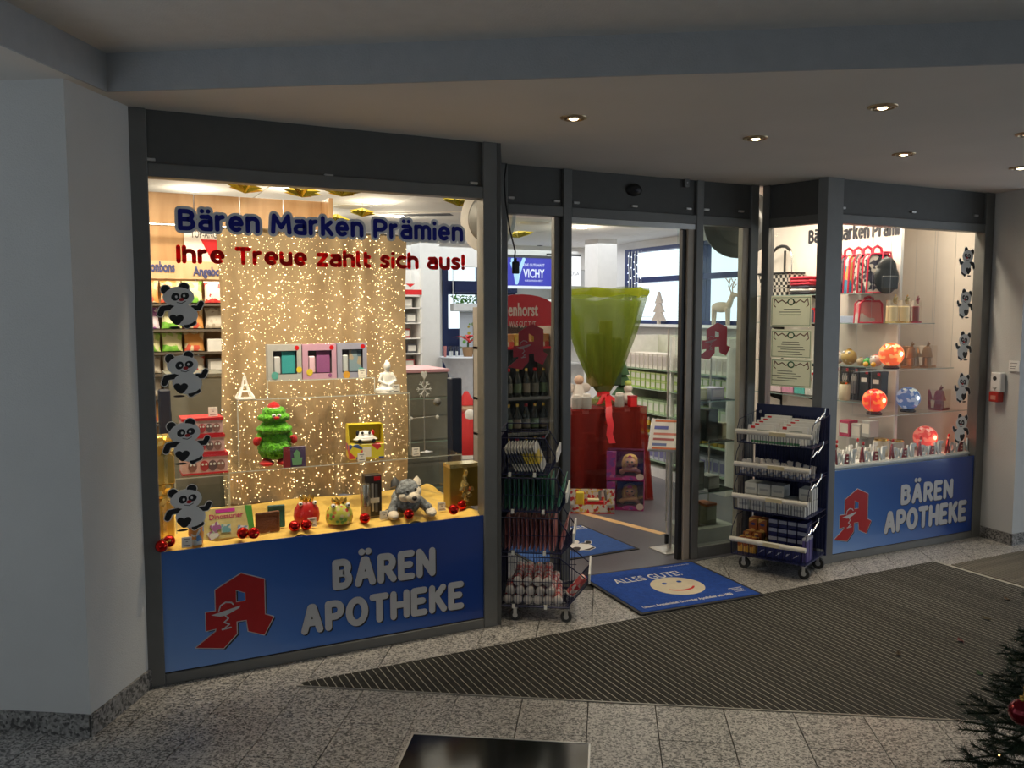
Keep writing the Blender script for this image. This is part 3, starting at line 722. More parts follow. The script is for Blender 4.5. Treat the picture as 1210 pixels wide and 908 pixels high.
text('maker_mark', 'BVDA', MWHITE, m1, (.345, -.262, .0105), w=.075, h=.028, rot=FL, ext=.0004)
for z_, l_ in ((-.222, .10), (-.284, .08)): MB().box(.345 - l_ / 2, .345 + l_ / 2, z_, z_ + .006, .0101, .0109).build('mark_bar', MWHITE, m1)
pc = F(757, 650); pl = F(677, 662.5); pr2 = F(678, 617.5)
u = (pl - pc).normalized(); rz2 = math.atan2(-u.y, -u.x)
m2c = pc + u * .45 + Vector((-math.sin(rz2), math.cos(rz2), 0)) * .40
m2 = floor_mat('blue welcome mat with a panda drawing on dark floor inside the doorway', (m2c.x, m2c.y), rz2, .88, .80, MATBLUE2, .004)
q3 = Matrix.Rotation(-rz2, 4, 'Z') @ (F(684, 628) - m2c)
text('greeting_line', 'RE!', MWHITE, m2, (q3.x, q3.y, .0105), w=.17, h=.085, rot=FL, ext=.0004, off=.001)
q_ = Matrix.Rotation(-rz2, 4, 'Z') @ (F(704, 641) - m2c)
for n_, me in panda_parts(False): piece(me, 'panda_' + n_, m2, (q_.x - .418 * .40 - .07, q_.y - .57 * .36, .0097), (-PI / 2, 0, 0), (.40, 1, .36))
# wooden strip in the vinyl
ya, yb = F(676, 604), F(784, 632)
dv = (yb - ya).normalized(); nv = Vector((-dv.y, dv.x, 0)) * .036
ya2 = ya - dv * 1.2
struct(MB().slab([tuple((ya2 - nv)[:2]), tuple((yb - nv)[:2]), tuple((yb + nv)[:2]), tuple((ya2 + nv)[:2])], 0, .0055).build('trim_3', wood_mat('strip_wood', (.62, .38, .16), (.75, .50, .25), 4)))
# polished dark plate in the paving
fp = F(487, 869); fr = F(698, 880.5); a0 = fp.x * C32 - fp.y * S32; a1 = fr.x * C32 - fr.y * S32; l1 = fp.x * S32 + fp.y * C32
pt = T('floor_plate', 'polished black floor plate with thin metal edge set in granite paving', 'floor plate', G((a0 + a1) / 2, l1 - .45), ROT)
hw = (a1 - a0) / 2
MB().box(-hw + .008, hw - .008, -.442, .442, -.01, .008).build('plate', mat((.010, .011, .010), .12, key='polished_black'), pt)
for bx4 in ((-hw, -hw + .008, -.45, .45), (hw - .008, hw, -.45, .45), (-hw, hw, .442, .45), (-hw, hw, -.45, -.442)): MB().box(*bx4, -.01, .0095).build('metal_edge', STEEL, pt)
# ================================================================ GENERIC GOODS
def bbz(x0, y0, x1, y1, z):
    """pixel box standing on the level z: base centre (its place follows from that level), width, height"""
    p = F((x0 + x1) / 2, y1, z); ym = (y0 + y1) / 2
    return p, W(x1, ym, p.y).x - W(x0, ym, p.y).x, W((x0 + x1) / 2, y0, p.y).z - p.z
def blobmesh(name, balls, voxel, m, parent, fur=0.0, smooth=True, tubes=(), seed=1):
    """one continuous skin grown round balls and tapering limbs"""
    mb = MB()
    for c, r in balls: mb.ball(c, r, 18, 12)
    for pts, rs in tubes:
        mb.tube(pts, rs, 12); mb.ball(pts[0], rs[0], 12, 8); mb.ball(pts[-1], rs[-1], 12, 8)
    o = mb.build(name, m, None); md = o.modifiers.new('r', 'REMESH'); md.mode = 'VOXEL'; md.voxel_size = voxel
    bpy.context.view_layer.update()
    me = bpy.data.meshes.new_from_object(o.evaluated_get(bpy.context.evaluated_depsgraph_get()))
    bpy.data.objects.remove(o)
    rr = random.Random(seed)
    if fur:
        for v in me.vertices: v.co += v.normal * fur * (rr.random() - .4)
    me.materials.clear(); me.materials.append(m); me.name = name
    if smooth: me.polygons.foreach_set('use_smooth', [True] * len(me.polygons))
    o = bpy.data.objects.new(name, me); COL.objects.link(o); o.parent = parent
    return o
CARD = mat((.80, .76, .68), .7, key='price_card'); INK = mat((.10, .09, .09), .7, key='print_ink')
def price_card(p, h=.048, w=.045, rz=0.0, label='small white price card', cat='price card', group='price cards in the gold curtain window'):
    t = T('price_card', label, cat, p, rz, group)
    MB().prism([(-w / 2, 0), (w / 2, 0), (w / 2, h), (-w / 2, h)], -.004, -.0025).build('card_front', CARD, t, rot=(-.12, 0, 0))
    MB().prism([(-w / 2, 0), (w / 2, 0), (w / 2, h * .97), (-w / 2, h * .97)], .012, .0135).build('card_back', CARD, t, rot=(.18, 0, 0))
    for i, (zz, ww) in enumerate(((.80, .30), (.55, .10), (.20, .34))):
        MB().box(-w * ww, w * ww, -.0049, -.0041, h * zz - h * .03, h * zz + h * .03).build('print_line', INK, t, rot=(-.12, 0, 0))
    return t
BAUB = mat((.62, .015, .012), .12, .85, key='bauble_red', var=.03)
def bauble(p, r, label, group='red baubles on the yellow cloth'):
    t = T('bauble', label, 'bauble', p, R_.random() * 6, group)
    o = MB().ball((0, 0, r), r, 24, 16).build('glass_ball', BAUB, t, True)
    o = MB().lathe([(.0, r * .95), (r * .22, r * .95), (r * .22, r * 1.12), (r * .16, r * 1.16), (0, r * 1.16)], 14).build('cap', GOLDF, t, True)
    a = 1.2 + R_.random() * .5
    o.rotation_euler = (0, 0, 0); o.location = (math.sin(a) * 0, 0, 0); o.matrix_local = Matrix.Translation((0, 0, r)) @ Matrix.Rotation(a, 4, 'X') @ Matrix.Translation((0, 0, -.0))
    return t
def carton(name, label, cat, p, w, d, h, m, rz=0.0, group=None, front=None, band=None, lid=None):
    """pack standing on p, front face towards -y of its own frame"""
    t = T(name, label, cat, p, rz, group)
    MB().bbox(-w / 2, w / 2, -d / 2, d / 2, 0, h, .0025).build('body', m, t)
    if front: MB().box(-w * .40, w * .40, -d / 2 - .0012, -d / 2 + .001, h * .22, h * .82).build('front_label', front, t)
    if band: MB().box(-w / 2 - .0008, w / 2 + .0008, -d / 2 - .0008, d / 2 + .0008, h * .04, h * .17).build('band', band, t)
    if lid: MB().box(-w / 2 - .0006, w / 2 + .0006, -d / 2 - .0006, d / 2 + .0006, h * .90, h + .0012).build('lid', lid, t)
    return t
def pouch_mesh(w, h, d):
    """filled flat-bottomed bag with a sealed top"""
    def f(u, v):
        a = 2 * PI * u; k = (1 - .72 * v ** 2.2) if v > .05 else .8 + 4 * v
        ww = w / 2 * (1 - .08 * math.sin(PI * v)); x = ww * (abs(math.cos(a)) ** .6) * (1 if math.cos(a) >= 0 else -1)
        y = d / 2 * k * (abs(math.sin(a)) ** .9) * (1 if math.sin(a) >= 0 else -1)
        return (x, y, h * .93 * v + .004 * math.sin(9 * u * PI) * v)
    mb = MB().grid(f, 20, 8, cu=True); mb.f.append(tuple(reversed(range(20))))
    return mb
def pouch(label, p, w, h, d, m, rz=0.0, group=None, seal=None, tilt=0.0, patch=None):
    t = T('snack_pouch', label, 'pouch', p, 0, group, rot=(tilt, 0, rz))
    pouch_mesh(w, h, d).build('bag', m, t, True)
    MB().box(-w / 2, w / 2, -.0015, .0015, h * .92, h).build('seal', seal or m, t)
    if patch: MB().ball((0, -d * .36, h * .42), (w * .28, d * .16, h * .2), 14, 8).build('label', patch, t, True)
    return t
def acryl_stand(label, x0, x1, y0, y1, z0, z1, group=None, mid=()):
    t = T('acrylic_stand', label, 'display stand', ((x0 + x1) / 2, y0, z0), 0, group); w = (x1 - x0) / 2; d = y1 - y0; h = z1 - z0
    MB().box(-w, w, 0, d, h - .005, h).build('top_plate', ACRYL, t)
    for x in (-w, w - .005) + tuple(mid): MB().box(x, x + .005, 0, d, 0, h - .005).build('side_plate', ACRYL, t)
    MB().box(-w, w, -.0012, 0, h - .0052, h + .0002).build('front_edge', ACRYLE, t)
    for x in (-w, w - .005): MB().box(x, x + .005, -.0012, 0, 0, h - .005).build('side_edge', ACRYLE, t)
    return t

# ================================================================ LEFT DISPLAY WINDOW
for lx in (.55, 1.08, 1.62):
    lamp('window_spot', 'SPOT', (lx, 4.285, 2.60), 60, (1.0, .83, .60), rot=(math.radians(13), 0, 0), size=.04, spot=math.radians(95), blend=.7)
CZ = .642
yb_, yf_ = 5.16, 4.245
pf = T('display_platform', 'low wooden platform under the yellow cloth behind the large lettered pane', 'platform', (1.07, 4.7, 0))
for lx in (-.80, .80): MB().box(lx - .03, lx + .03, -.38, .32, .004, .59).build('leg_panel', WHITE, pf)
MB().box(-.85, .86, -.415, .335, .59, .6255).build('top_board', wood_mat('board_wood', (.5, .36, .2), (.6, .45, .27)), pf)
YCL = mat((.84, .55, .10), .75, key='yellow_cloth', bump=.25, bscale=90, var=.05, sheen=.3)
def cloth(u, v):
    x = .245 + u * 1.655; y = 4.212 + v * .832
    z = .632 + .006 * math.sin(x * 9 + y * 4) * math.sin(y * 7 + 1)
    e = max(0, 1 - v / .20); z += e * (.012 * math.sin(x * 17 + 1.3 * math.sin(x * 5)) + .012 * math.sin(x * 41 + 2) * e + .008)
    if v < .06: z -= (1 - v / .06) * .03
    k = max(0, (u - .86) / .14); z += k * k * .010 * (1 + math.sin(x * 60 + y * 14))
    return (x, y + .008 * math.sin(x * 23) * e, z)
tag(MB().grid(cloth, 220, 60).build('display_cloth', YCL, None, True), 'rumpled yellow satin cloth spread over the platform behind the glass', 'cloth')
# curtain with light chain
def gold_mat():
    m = bpy.data.materials.new('gold_organza'); m.use_nodes = True; nt = m.node_tree; N = nt.nodes; L = nt.links; b = N['Principled BSDF']
    tc = N.new('ShaderNodeTexCoord'); nz = N.new('ShaderNodeTexNoise'); nz.inputs['Scale'].default_value = 5; L.new(tc.outputs['Object'], nz.inputs[0])
    L.new(ramp(nt, nz.outputs['Fac'], [(.3, (.31, .205, .10)), (.7, (.47, .345, .195))]), b.inputs['Base Color'])
    vo = N.new('ShaderNodeTexVoronoi'); vo.inputs['Scale'].default_value = 150; L.new(tc.outputs['Object'], vo.inputs[0])
    b.inputs['Roughness'].default_value = .42; b.inputs['Metallic'].default_value = .35; b.inputs['Sheen Weight'].default_value = .4
    bp = N.new('ShaderNodeBump'); bp.inputs['Strength'].default_value = .5; bp.inputs['Distance'].default_value = .006
    L.new(vo.outputs['Color'], bp.inputs['Height']); L.new(bp.outputs[0], b.inputs['Normal'])
    tl = N.new('ShaderNodeBsdfTranslucent'); tl.inputs[0].default_value = (.62, .48, .29, 1)
    mx = N.new('ShaderNodeMixShader'); mx.inputs[0].default_value = .3; L.new(b.outputs[0], mx.inputs[1]); L.new(tl.outputs[0], mx.inputs[2]); L.new(mx.outputs[0], N['Material Output'].inputs[0])
    return m
YC = 5.10
cx0, cx1 = W(262, 450, YC).x, W(480, 450, YC).x
ct = T('curtain', 'glittering gold organza curtain with warm light chain behind the display toys', 'curtain', ((cx0 + cx1) / 2, YC, .62))
cw = cx1 - cx0; ch_ = W(370, 272, YC).z - .62
def cur(u, v):
    x = (u - .5) * cw * (1 + .015 * math.sin(v * 7)); fold = .034 * math.sin(u * 34 + 1.6 * math.sin(u * 9)) * (1 - .3 * v) + .020 * math.sin(u * 15 + v * 2)
    return (x, fold, v * ch_)
MB().grid(cur, 240, 24).build('fabric', gold_mat(), ct, True)
MB().cyl((-cw / 2 - .05, 0, ch_ - .01), (cw / 2 + .05, 0, ch_ - .01), .008, n=8).build('rod', CHROME, ct)
sp = MB(); rs = random.Random(3)
for i in range(3400):
    u, v = rs.random(), rs.random()
    if rs.random() > .55 + .45 * (v > .55) + .25 * (abs(u - .1) < .14 or abs(u - .75) < .12): continue
    x, y, z = cur(u, v); r = .0009 + .0016 * rs.random() ** 2
    y -= .004; sp.add([(x + r, y, z), (x - r, y, z), (x, y - r, z), (x, y + r, z), (x, y, z + r), (x, y, z - r)], [(0, 2, 4), (2, 1, 4), (1, 3, 4), (3, 0, 4), (2, 0, 5), (1, 2, 5), (3, 1, 5), (0, 3, 5)])
o = sp.build('light_points', mat((1, .8, .5), .3, key='led_warm', emit=(1.0, .76, .42), es=14), ct); o['kind'] = 'stuff'

# acrylic stands
Z1 = W(400, 546, 4.62).z; sx0, sx1 = W(268, 546, 4.62).x, W(541, 532, 4.62).x
acryl_stand('wide clear acrylic stand carrying the plush fir tree', sx0, sx1, 4.56, 4.92, CZ - .006, Z1)
Z2 = W(380, 467, 4.74).z; tx0, tx1 = W(277, 466, 4.74).x, W(479, 462, 4.74).x
acryl_stand('clear acrylic stand set on the wide stand, carrying the white tower', tx0, tx1, 4.66, 4.90, Z1, Z2)
Z3 = W(375, 447, 4.86).z; ux0, ux1 = W(312, 447, 4.86).x, W(438, 443, 4.86).x
acryl_stand('low clear acrylic riser under the three picture boxes', ux0, ux1, 4.78, 4.895, Z2, Z3)
Z4 = W(242, 559, 4.60).z; vx0, vx1 = W(205, 560, 4.55).x, W(271, 556, 4.55).x
acryl_stand('clear acrylic stand carrying the stacked owl boxes', vx0, vx1 - .012, 4.50, 4.80, CZ - .006, Z4)

# three window boxes with books
def window_box(label, x0, y0, x1, y1, Y, frame, inner, tint, dots):
    p, w, h = bb(x0, y0, x1, y1, Y); p.z = Z3; d = .06
    t = T('picture_box', label, 'toy box', (p.x, Y + d / 2, p.z), 0, None)
    y = -d / 2
    MB().box(-w / 2, w / 2, d / 2 - .003, d / 2, 0, h).build('back', frame, t)
    f = MB(); f.box(-w / 2, w / 2, y, d / 2 - .003, 0, .006); f.box(-w / 2, w / 2, y, d / 2 - .003, h - .006, h); f.box(-w / 2, -w / 2 + .004, y, d / 2 - .003, .006, h - .006); f.box(w / 2 - .004, w / 2, y, d / 2 - .003, .006, h - .006)
    f.build('shell', frame, t)
    g = MB(); a, b_, c, e = -w * .34, w * .36, h * .16, h * .82
    g.box(-w / 2, a, y - .001, y, 0, h); g.box(b_, w / 2, y - .001, y, 0, h); g.box(a, b_, y - .001, y, 0, c); g.box(a, b_, y - .001, y, e, h)
    g.build('front_card', frame, t)
    MB().bbox(-w * .08, w * .33, y + .012, d / 2 - .006, h * .17, h * .80, .003).build('book', inner, t)
    MB().bbox(-w * .32, -w * .12, y + .008, d / 2 - .02, h * .16, h * .66, .006).build('bottle', mat((.6, .6, .62), .3, key='grey_bottle') if tint is None else tint, t)
    MB().box(-w * .4, w * .42, y + .02, y + .022, h * .1, h * .86).build('tray', mat((.08, .07, .08), .6, key='tray_dark'), t)
    MB().cyl((w * .36, y - .001, h * .90), (w * .36, y - .0025, h * .90), h * .065, n=16).build('round_seal', RED, t)
    for (dx, dz, r, c_) in dots: MB().disc((dx * w, dz * h), r * h, r * h * 1.1, y - .003, y - .001, 14).build('sticker', c_, t)
TEAL = mat((.05, .36, .38), .45, key='teal_book'); PURP = mat((.30, .10, .26), .45, key='purple_book'); GREYB = mat((.46, .46, .45), .5, key='box_grey'); PINKB = mat((.58, .34, .47), .5, key='box_pink'); LILAC = mat((.36, .37, .50), .5, key='box_lilac')
YELO = mat((.78, .60, .05), .5, key='sticker_yellow'); SEAG = mat((.12, .42, .38), .5, key='sticker_teal')
Yw = 4.80
window_box('grey toy box with a teal book behind its window', 317, 405, 357, 447, Yw, GREYB, TEAL, None, [(-.30, .13, .10, SEAG), (.42, .28, .08, YELO)])
window_box('pink toy box with a purple book behind its window', 358, 404, 398, 445, Yw, PINKB, PURP, mat((.8, .55, .65), .4, key='pink_bottle'), [(-.30, .20, .09, YELO), (.30, .10, .05, PURP)])
window_box('lilac toy box with a beach picture behind its window', 399, 403, 434, 444, Yw, LILAC, print_mat('beach_print', [(.10, .16, .22), (.45, .38, .28), (.25, .35, .42), (.5, .3, .1)], 30), mat((.55, .6, .62), .4, key='pale_bottle'), [(-.2, .09, .10, mat((.75, .38, .05), .5, key='sand')), (.30, .2, .09, SEAG)])

# white light-up tower
p, w, h = bb(279, 441, 300, 472, 4.70); p.z = Z2
t = T('tower_figure', 'white miniature lattice tower standing beside the toy boxes', 'figurine', p)
TW = mat((.92, .90, .84), .4, key='tower_white', emit=(1, .95, .8), es=.08)
MB().bbox(-w / 2, w / 2, -w / 2, w / 2, 0, .008, .002).build('foot_plate', TW, t)
for sx_ in (-1, 1):
    for sy_ in (-1, 1):
        MB().tube([(sx_ * w * .42, sy_ * w * .42, .008), (sx_ * w * .26, sy_ * w * .26, h * .26), (sx_ * w * .13, sy_ * w * .13, h * .48), (sx_ * .004, sy_ * .004, h * .86)], [.009, .007, .005, .003], 6).build('leg', TW, t)
for z_, k_ in ((.27, .30), (.50, .17)): MB().bbox(-w * k_, w * k_, -w * k_, w * k_, h * z_, h * z_ + .007, .002).build('platform', TW, t)
MB().cyl((0, 0, h * .84), (0, 0, h), .004, .001, 8).build('mast', TW, t)
# sitting buddha lamp
p, w, h = bb(443, 428, 472, 467, 4.72); p.z = Z2
t = T('seated_figure', 'white translucent seated buddha figure at the end of upper stand', 'figurine', p)
BU = mat((.90, .88, .82), .35, key='buddha_white', emit=(1, .93, .8), es=.08, sub=.2)
blobmesh('body', [((0, 0, h * .16), (w * .34, w * .24, h * .16)), ((0, .004, h * .42), (w * .22, w * .16, h * .25)), ((0, -.002, h * .80), (w * .14, w * .14, h * .13)), ((0, 0, h * .93), (w * .07, w * .07, h * .06)), ((0, 0, h * .66), (w * .08, w * .08, h * .08))], .004, BU, t,
         tubes=[([(-w * .2, 0, h * .56), (-w * .33, -w * .05, h * .36), (-w * .08, -w * .22, h * .26)], [w * .075, w * .07, w * .05]), ([(w * .2, 0, h * .56), (w * .33, -w * .05, h * .36), (w * .08, -w * .22, h * .26)], [w * .075, w * .07, w * .05]),
                ([(-w * .42, -w * .08, h * .09), (0, -w * .26, h * .08), (w * .38, -w * .1, h * .09)], [w * .09, w * .1, w * .09])])
MB().lathe([(w * .46, 0), (w * .48, h * .02), (w * .44, h * .05), (w * .2, h * .06)], 24, sy=.7).build('base', BU, t, True)

# green plush fir tree
p, w, h = bb(299, 472, 351, 547, 4.68); p.z = Z1
t = T('plush_tree', 'bright green plush fir tree with face, red mittens and red boots', 'soft toy', p)
GP = mat((.15, .55, .02), .9, key='green_plush', bump=.8, bscale=120, var=.3, vscale=40, sheen=.3); RP = mat((.55, .008, .012), .9, key='red_plush', bump=.5, bscale=150, sheen=.3)
blobmesh('body', [((0, 0, h * .27), (w * .38, w * .30, h * .17)), ((0, 0, h * .18), (w * .32, w * .26, h * .08)), ((0, 0, h * .42), (w * .30, w * .25, h * .12))], .005, GP, t, fur=.010)
blobmesh('middle_tier', [((0, 0, h * .57), (w * .40, w * .32, h * .085)), ((0, 0, h * .63), (w * .30, w * .26, h * .08))], .005, GP, t, fur=.010, seed=2)
hd = blobmesh('head_tier', [((0, 0, h * .755), (w * .36, w * .29, h * .075)), ((0, 0, h * .84), (w * .26, w * .22, h * .09)), ((0, 0, h * .90), (w * .14, w * .12, h * .05))], .005, GP, t, fur=.010, seed=3)
MB().lathe([(w * .16, 0), (w * .15, h * .03), (w * .09, h * .08), (.004, h * .10)], 16, (0, 0, h * .90)).build('hat', RP, t, True)
MB().lathe([(w * .12, 0), (w * .18, h * .012), (w * .12, h * .026)], 16, (0, 0, h * .895)).build('hat_brim', WHITE, t, True)
for s_ in (-1, 1):
    blobmesh('arm', [], .005, GP, t, fur=.006, tubes=[([(s_ * w * .30, 0, h * .50), (s_ * w * .38, -.02, h * .40)], [w * .08, w * .07])])
    blobmesh('mitten', [((s_ * w * .42, -.025, h * .40), (w * .09, w * .08, h * .07)), ((s_ * w * .36, -.04, h * .44), (w * .045, w * .04, h * .03))], .004, RP, t)
    blobmesh('boot', [((s_ * w * .20, -.018, h * .045), (w * .17, w * .22, h * .045)), ((s_ * w * .17, .01, h * .08), (w * .11, w * .11, h * .05))], .004, RP, t)
    e = MB().ball((s_ * w * .06, -w * .30, h * .80), (w * .05, w * .04, h * .028), 12, 8).build('eye', WHITEG, t, True)
    MB().ball((s_ * w * .055, -w * .335, h * .80), (w * .02, w * .015, h * .013), 8, 6).build('pupil', BLACK, e, True)
MB().ball((0, -w * .32, h * .765), (w * .07, w * .06, h * .024), 12, 8).build('nose', RP, t, True)
# its own carton
p, w, h = bb(335, 524, 361, 548, 4.574); p.z = Z1
t = carton('toy_carton', 'small dark carton picturing the green plush tree, beside its boots', 'box', p, w, .02, h, mat((.10, .07, .16), .4, key='carton_violet', var=.3))
MB().box(-w / 2 - .001, -w * .20, -.0115, -.0095, 0, h).build('red_panel', mat((.25, .03, .04), .4, key='carton_red'), t)
MB().prism([(-w * .1, h * .1), (w * .3, h * .1), (w * .34, h * .45), (w * .24, h * .45), (w * .26, h * .68), (w * .10, h * .86), (-w * .06, h * .68), (-w * .02, h * .45), (-w * .14, h * .45)], -.0125, -.0105).build('tree_picture', mat((.18, .42, .22), .5, key='pic_green'), t)
# yellow toy-car pack
p, w, h = bb(415, 501, 455, 541, 4.64); p.z = Z1
t = T('toy_car_pack', 'yellow open pack with a white dog-eared toy car', 'toy box', (p.x, p.y + .06, p.z), -.10)
YP = mat((.75, .62, .03), .45, key='pack_yellow'); d = .12
MB().bbox(-w / 2, w / 2, -d / 2, d / 2, 0, h * .44, .002).build('base_tray', print_mat('car_pack_print', [(.72, .6, .04), (.05, .1, .35), (.7, .6, .05), (.6, .05, .06), (.75, .62, .04)], 22), t)
MB().box(-w / 2, w / 2, d / 2 - .003, d / 2, h * .44, h).build('back_card', YP, t); MB().box(-w / 2, w / 2, -d * .1, d / 2, h - .003, h).build('top_card', YP, t)
for s_ in (-1, 1): MB().prism([(0, 0), (.001, 0), (.001, .001), (0, .001)], 0, .001) ; MB().add([(s_ * w / 2, d / 2, h * .44), (s_ * w / 2, -d / 2, h * .44), (s_ * w / 2, -d * .1, h), (s_ * w / 2, d / 2, h), (s_ * (w / 2 - .002), d / 2, h * .44), (s_ * (w / 2 - .002), -d / 2, h * .44), (s_ * (w / 2 - .002), -d * .1, h), (s_ * (w / 2 - .002), d / 2, h)], [(0, 1, 2, 3), (7, 6, 5, 4), (0, 4, 5, 1), (1, 5, 6, 2), (2, 6, 7, 3), (3, 7, 4, 0)]).build('side_card', YP, t)
c = blobmesh('car_body', [((0, -.02, h * .56), (w * .36, .045, h * .06)), ((0, -.005, h * .68), (w * .24, .034, h * .13)), ((0, -.02, h * .61), (w * .30, .04, h * .07))], .003, WHITEG, t)
for s_ in (-1, 1):
    MB().cyl((s_ * w * .20, -.062, h * .53), (s_ * w * .20, -.048, h * .53), .011, n=14).build('wheel', BLACK, t); MB().ball((s_ * w * .10, -.038, h * .76), (.008, .005, .009), 10, 6).build('eye_spot', BLACK, t, True)
    MB().ball((s_ * w * .22, -.015, h * .74), (.010, .008, .018), 10, 6).build('ear', RED if s_ > 0 else BLACK, t, True)
MB().box(-w * .12, w * .12, -d / 2 - .001, -d / 2, h * .06, h * .36).build('price_label', CARD, t)
# owl boxes
OWL = mat((.68, .45, .44), .5, key='owl_pink', var=.12, vscale=60); ORED = mat((.55, .02, .03), .4, key='owl_red')
zs = Z4
for i, (x0, y0, x1, y1) in enumerate(((216, 534, 270, 558), (214, 514, 266, 536), (216, 495, 264, 517))):
    p, w, h = bb(x0, y0, x1, y1, 4.56); h = (.108, .094, .088)[i]; d = .16
    t = T('owl_box', ['pink and red gift box with owls, lowest of the stack', 'pink and red gift box with owls, middle of the stack', 'pink and red gift box with owls, top of the stack under the price card'][i], 'gift box', (p.x, 4.64, zs), 0, 'owl gift boxes'); zs += h + .001
    MB().bbox(-w / 2, w / 2, -d / 2, d / 2, 0, h * .9, .003).build('box', OWL, t); MB().box(-w / 2 - .003, w / 2 + .003, -d / 2 - .003, d / 2 + .003, h * .84, h).build('lid', ORED, t); MB().box(-w / 2 - .0015, w / 2 + .0015, -d / 2 - .0015, d / 2 + .0015, .0, h * .08).build('base_line', ORED, t)
    for k_, xx in enumerate((-.28, -.02, .16, .34)):
        o = MB().disc((xx * w, h * .40), h * .20, h * .26, -d / 2 - .0016, -d / 2, 16).build('owl_picture', mat([(.25, .12, .11), (.45, .05, .06), (.16, .10, .11), (.3, .15, .13)][k_], .5, key=f'owl{k_}'), t)
        for s_ in (-1, 1): MB().disc((xx * w + s_ * h * .08, h * .48), h * .055, h * .06, -d / 2 - .0026, -d / 2 - .0012, 10).build('owl_eye', WHITE, o)
ZOWL = zs
# snowflake stand
p = W(504, 531, 4.70); p.z = Z1; hh = W(499, 441, 4.70).z - p.z
t = T('snowflake_stand', 'slim silver stand with crystal snowflake and heart', 'ornament', p); CRY = mat((.85, .87, .86), .08, key='crystal', trans=.4)
MB().lathe([(.040, 0), (.040, .006), (.012, .010), (.004, .014)], 20, sy=.7).build('foot', STEEL, t, True); MB().cyl((-.012, 0, .01), (-.012, 0, hh * .98), .0035, n=8).build('pole', STEEL, t)
for z_, L_ in ((.44, .075),):
    MB().cyl((-L_ - .012, 0, hh * z_), (L_ - .012, 0, hh * z_ + .006), .0025, n=6).build('cross_bar', STEEL, t)
    for s_ in (-1, 1): MB().ball((s_ * (L_ + .008) - .012, 0, hh * z_), (.012, .006, .012), 8, 6).build('crystal_tip', CRY, t)
for a in range(6):
    a_ = a * PI / 3; o = MB().cyl((-.012, -.003, hh * .80), (-.012 + .05 * math.cos(a_), -.003, hh * .80 + .05 * math.sin(a_)), .0035, .002, 6).build('snowflake_arm', CRY, t)
    for s_ in (-.6, .6): MB().cyl((-.012 + .03 * math.cos(a_), -.003, hh * .80 + .03 * math.sin(a_)), (-.012 + .044 * math.cos(a_ + s_ * .5), -.003, hh * .80 + .044 * math.sin(a_ + s_ * .5)), .0022, n=5).build('snowflake_twig', CRY, o)
MB().prism([(-.012, hh * .92), (.006, hh * .98), (.004, hh * 1.01), (-.004, hh * 1.02), (-.012, hh), (-.020, hh * 1.02), (-.028, hh * 1.01), (-.030, hh * .98)][::1], -.006, .006).build('heart', CRY, t)
MB().ball((.07, 0, hh * .63), .024, 16, 10).build('grey_ball', mat((.15, .15, .15), .5, key='ball_grey', bump=.4), t, True); MB().cyl((-.012, 0, hh * .67), (.06, 0, hh * .66), .002, n=5).build('side_bar', STEEL, t)
# things standing on the cloth
def on_cloth(x0, y0, x1, y1, z=CZ): return bbz(x0, y0, x1, y1, z)
p, w, h = on_cloth(240, 600, 301, 636)
t = T('picture_book', 'large dinosaur picture book leaning on the yellow cloth', 'book', p, 0, rot=(-.28, 0, .05))
MB().bbox(-w / 2, w / 2, 0, .014, 0, h, .002).build('cover', mat((.74, .62, .26), .4, key='dino_cover', var=.15, vscale=20), t)
text('title', 'Dinosaurier', mat((.62, .02, .16), .5, key='dino_title'), t, (-.005, -.0008, h * .64), w=w * .66, h=h * .17, off=.0006)
MB().box(-w * .22, w * .16, -.0015, 0, h * .84, h * .95).build('title_bar', mat((.72, .05, .40), .5, key='dino_bar'), t)
for (dx, dz, ww, rr, mm) in ((-.30, .10, .20, -.4, print_mat('card_pic1', [(.75, .75, .72), (.3, .5, .2), (.4, .15, .3), (.75, .75, .72)], 40)), (-.04, .26, .19, .05, print_mat('card_pic2', [(.2, .45, .5), (.7, .72, .6), (.25, .5, .4)], 40)), (-.24, .34, .18, -.5, print_mat('card_pic3', [(.4, .15, .35), (.75, .75, .7), (.3, .4, .3)], 40)), (.28, .16, .20, .2, print_mat('card_pic4', [(.2, .4, .65), (.8, .8, .78), (.3, .45, .6)], 40))):
    MB().box(-w * ww / 2, w * ww / 2, -.002, 0, -h * .13, h * .13).build('picture_card', mm, t, loc=(dx * w, -.0015, dz * h + h * .06), rot=(0, rr, 0))
MB().prism([(w * .42, h * .1), (w * .52, h * .1), (w * .50, h * .98), (w * .36, h)], -.0012, 0).build('palm_leaf', mat((.10, .40, .06), .5, key='leaf_print'), t)
p, w, h = on_cloth(243, 614, 268, 640)
t = T('cup_figure', 'small blue and white printed toy beside the dinosaur book', 'toy', (p.x - .09, p.y, CZ)); MB().lathe([(.030, 0), (.036, .05), (.034, .085), (.026, .09)], 16).build('cup', print_mat('cup_print', [(.7, .72, .75), (.15, .3, .6), (.7, .3, .08), (.72, .74, .76)], 40), t, True); MB().lathe([(.026, .09), (.02, .105), (.002, .11)], 14).build('cap', mat((.65, .28, .05), .5, key='cap_orange'), t, True)
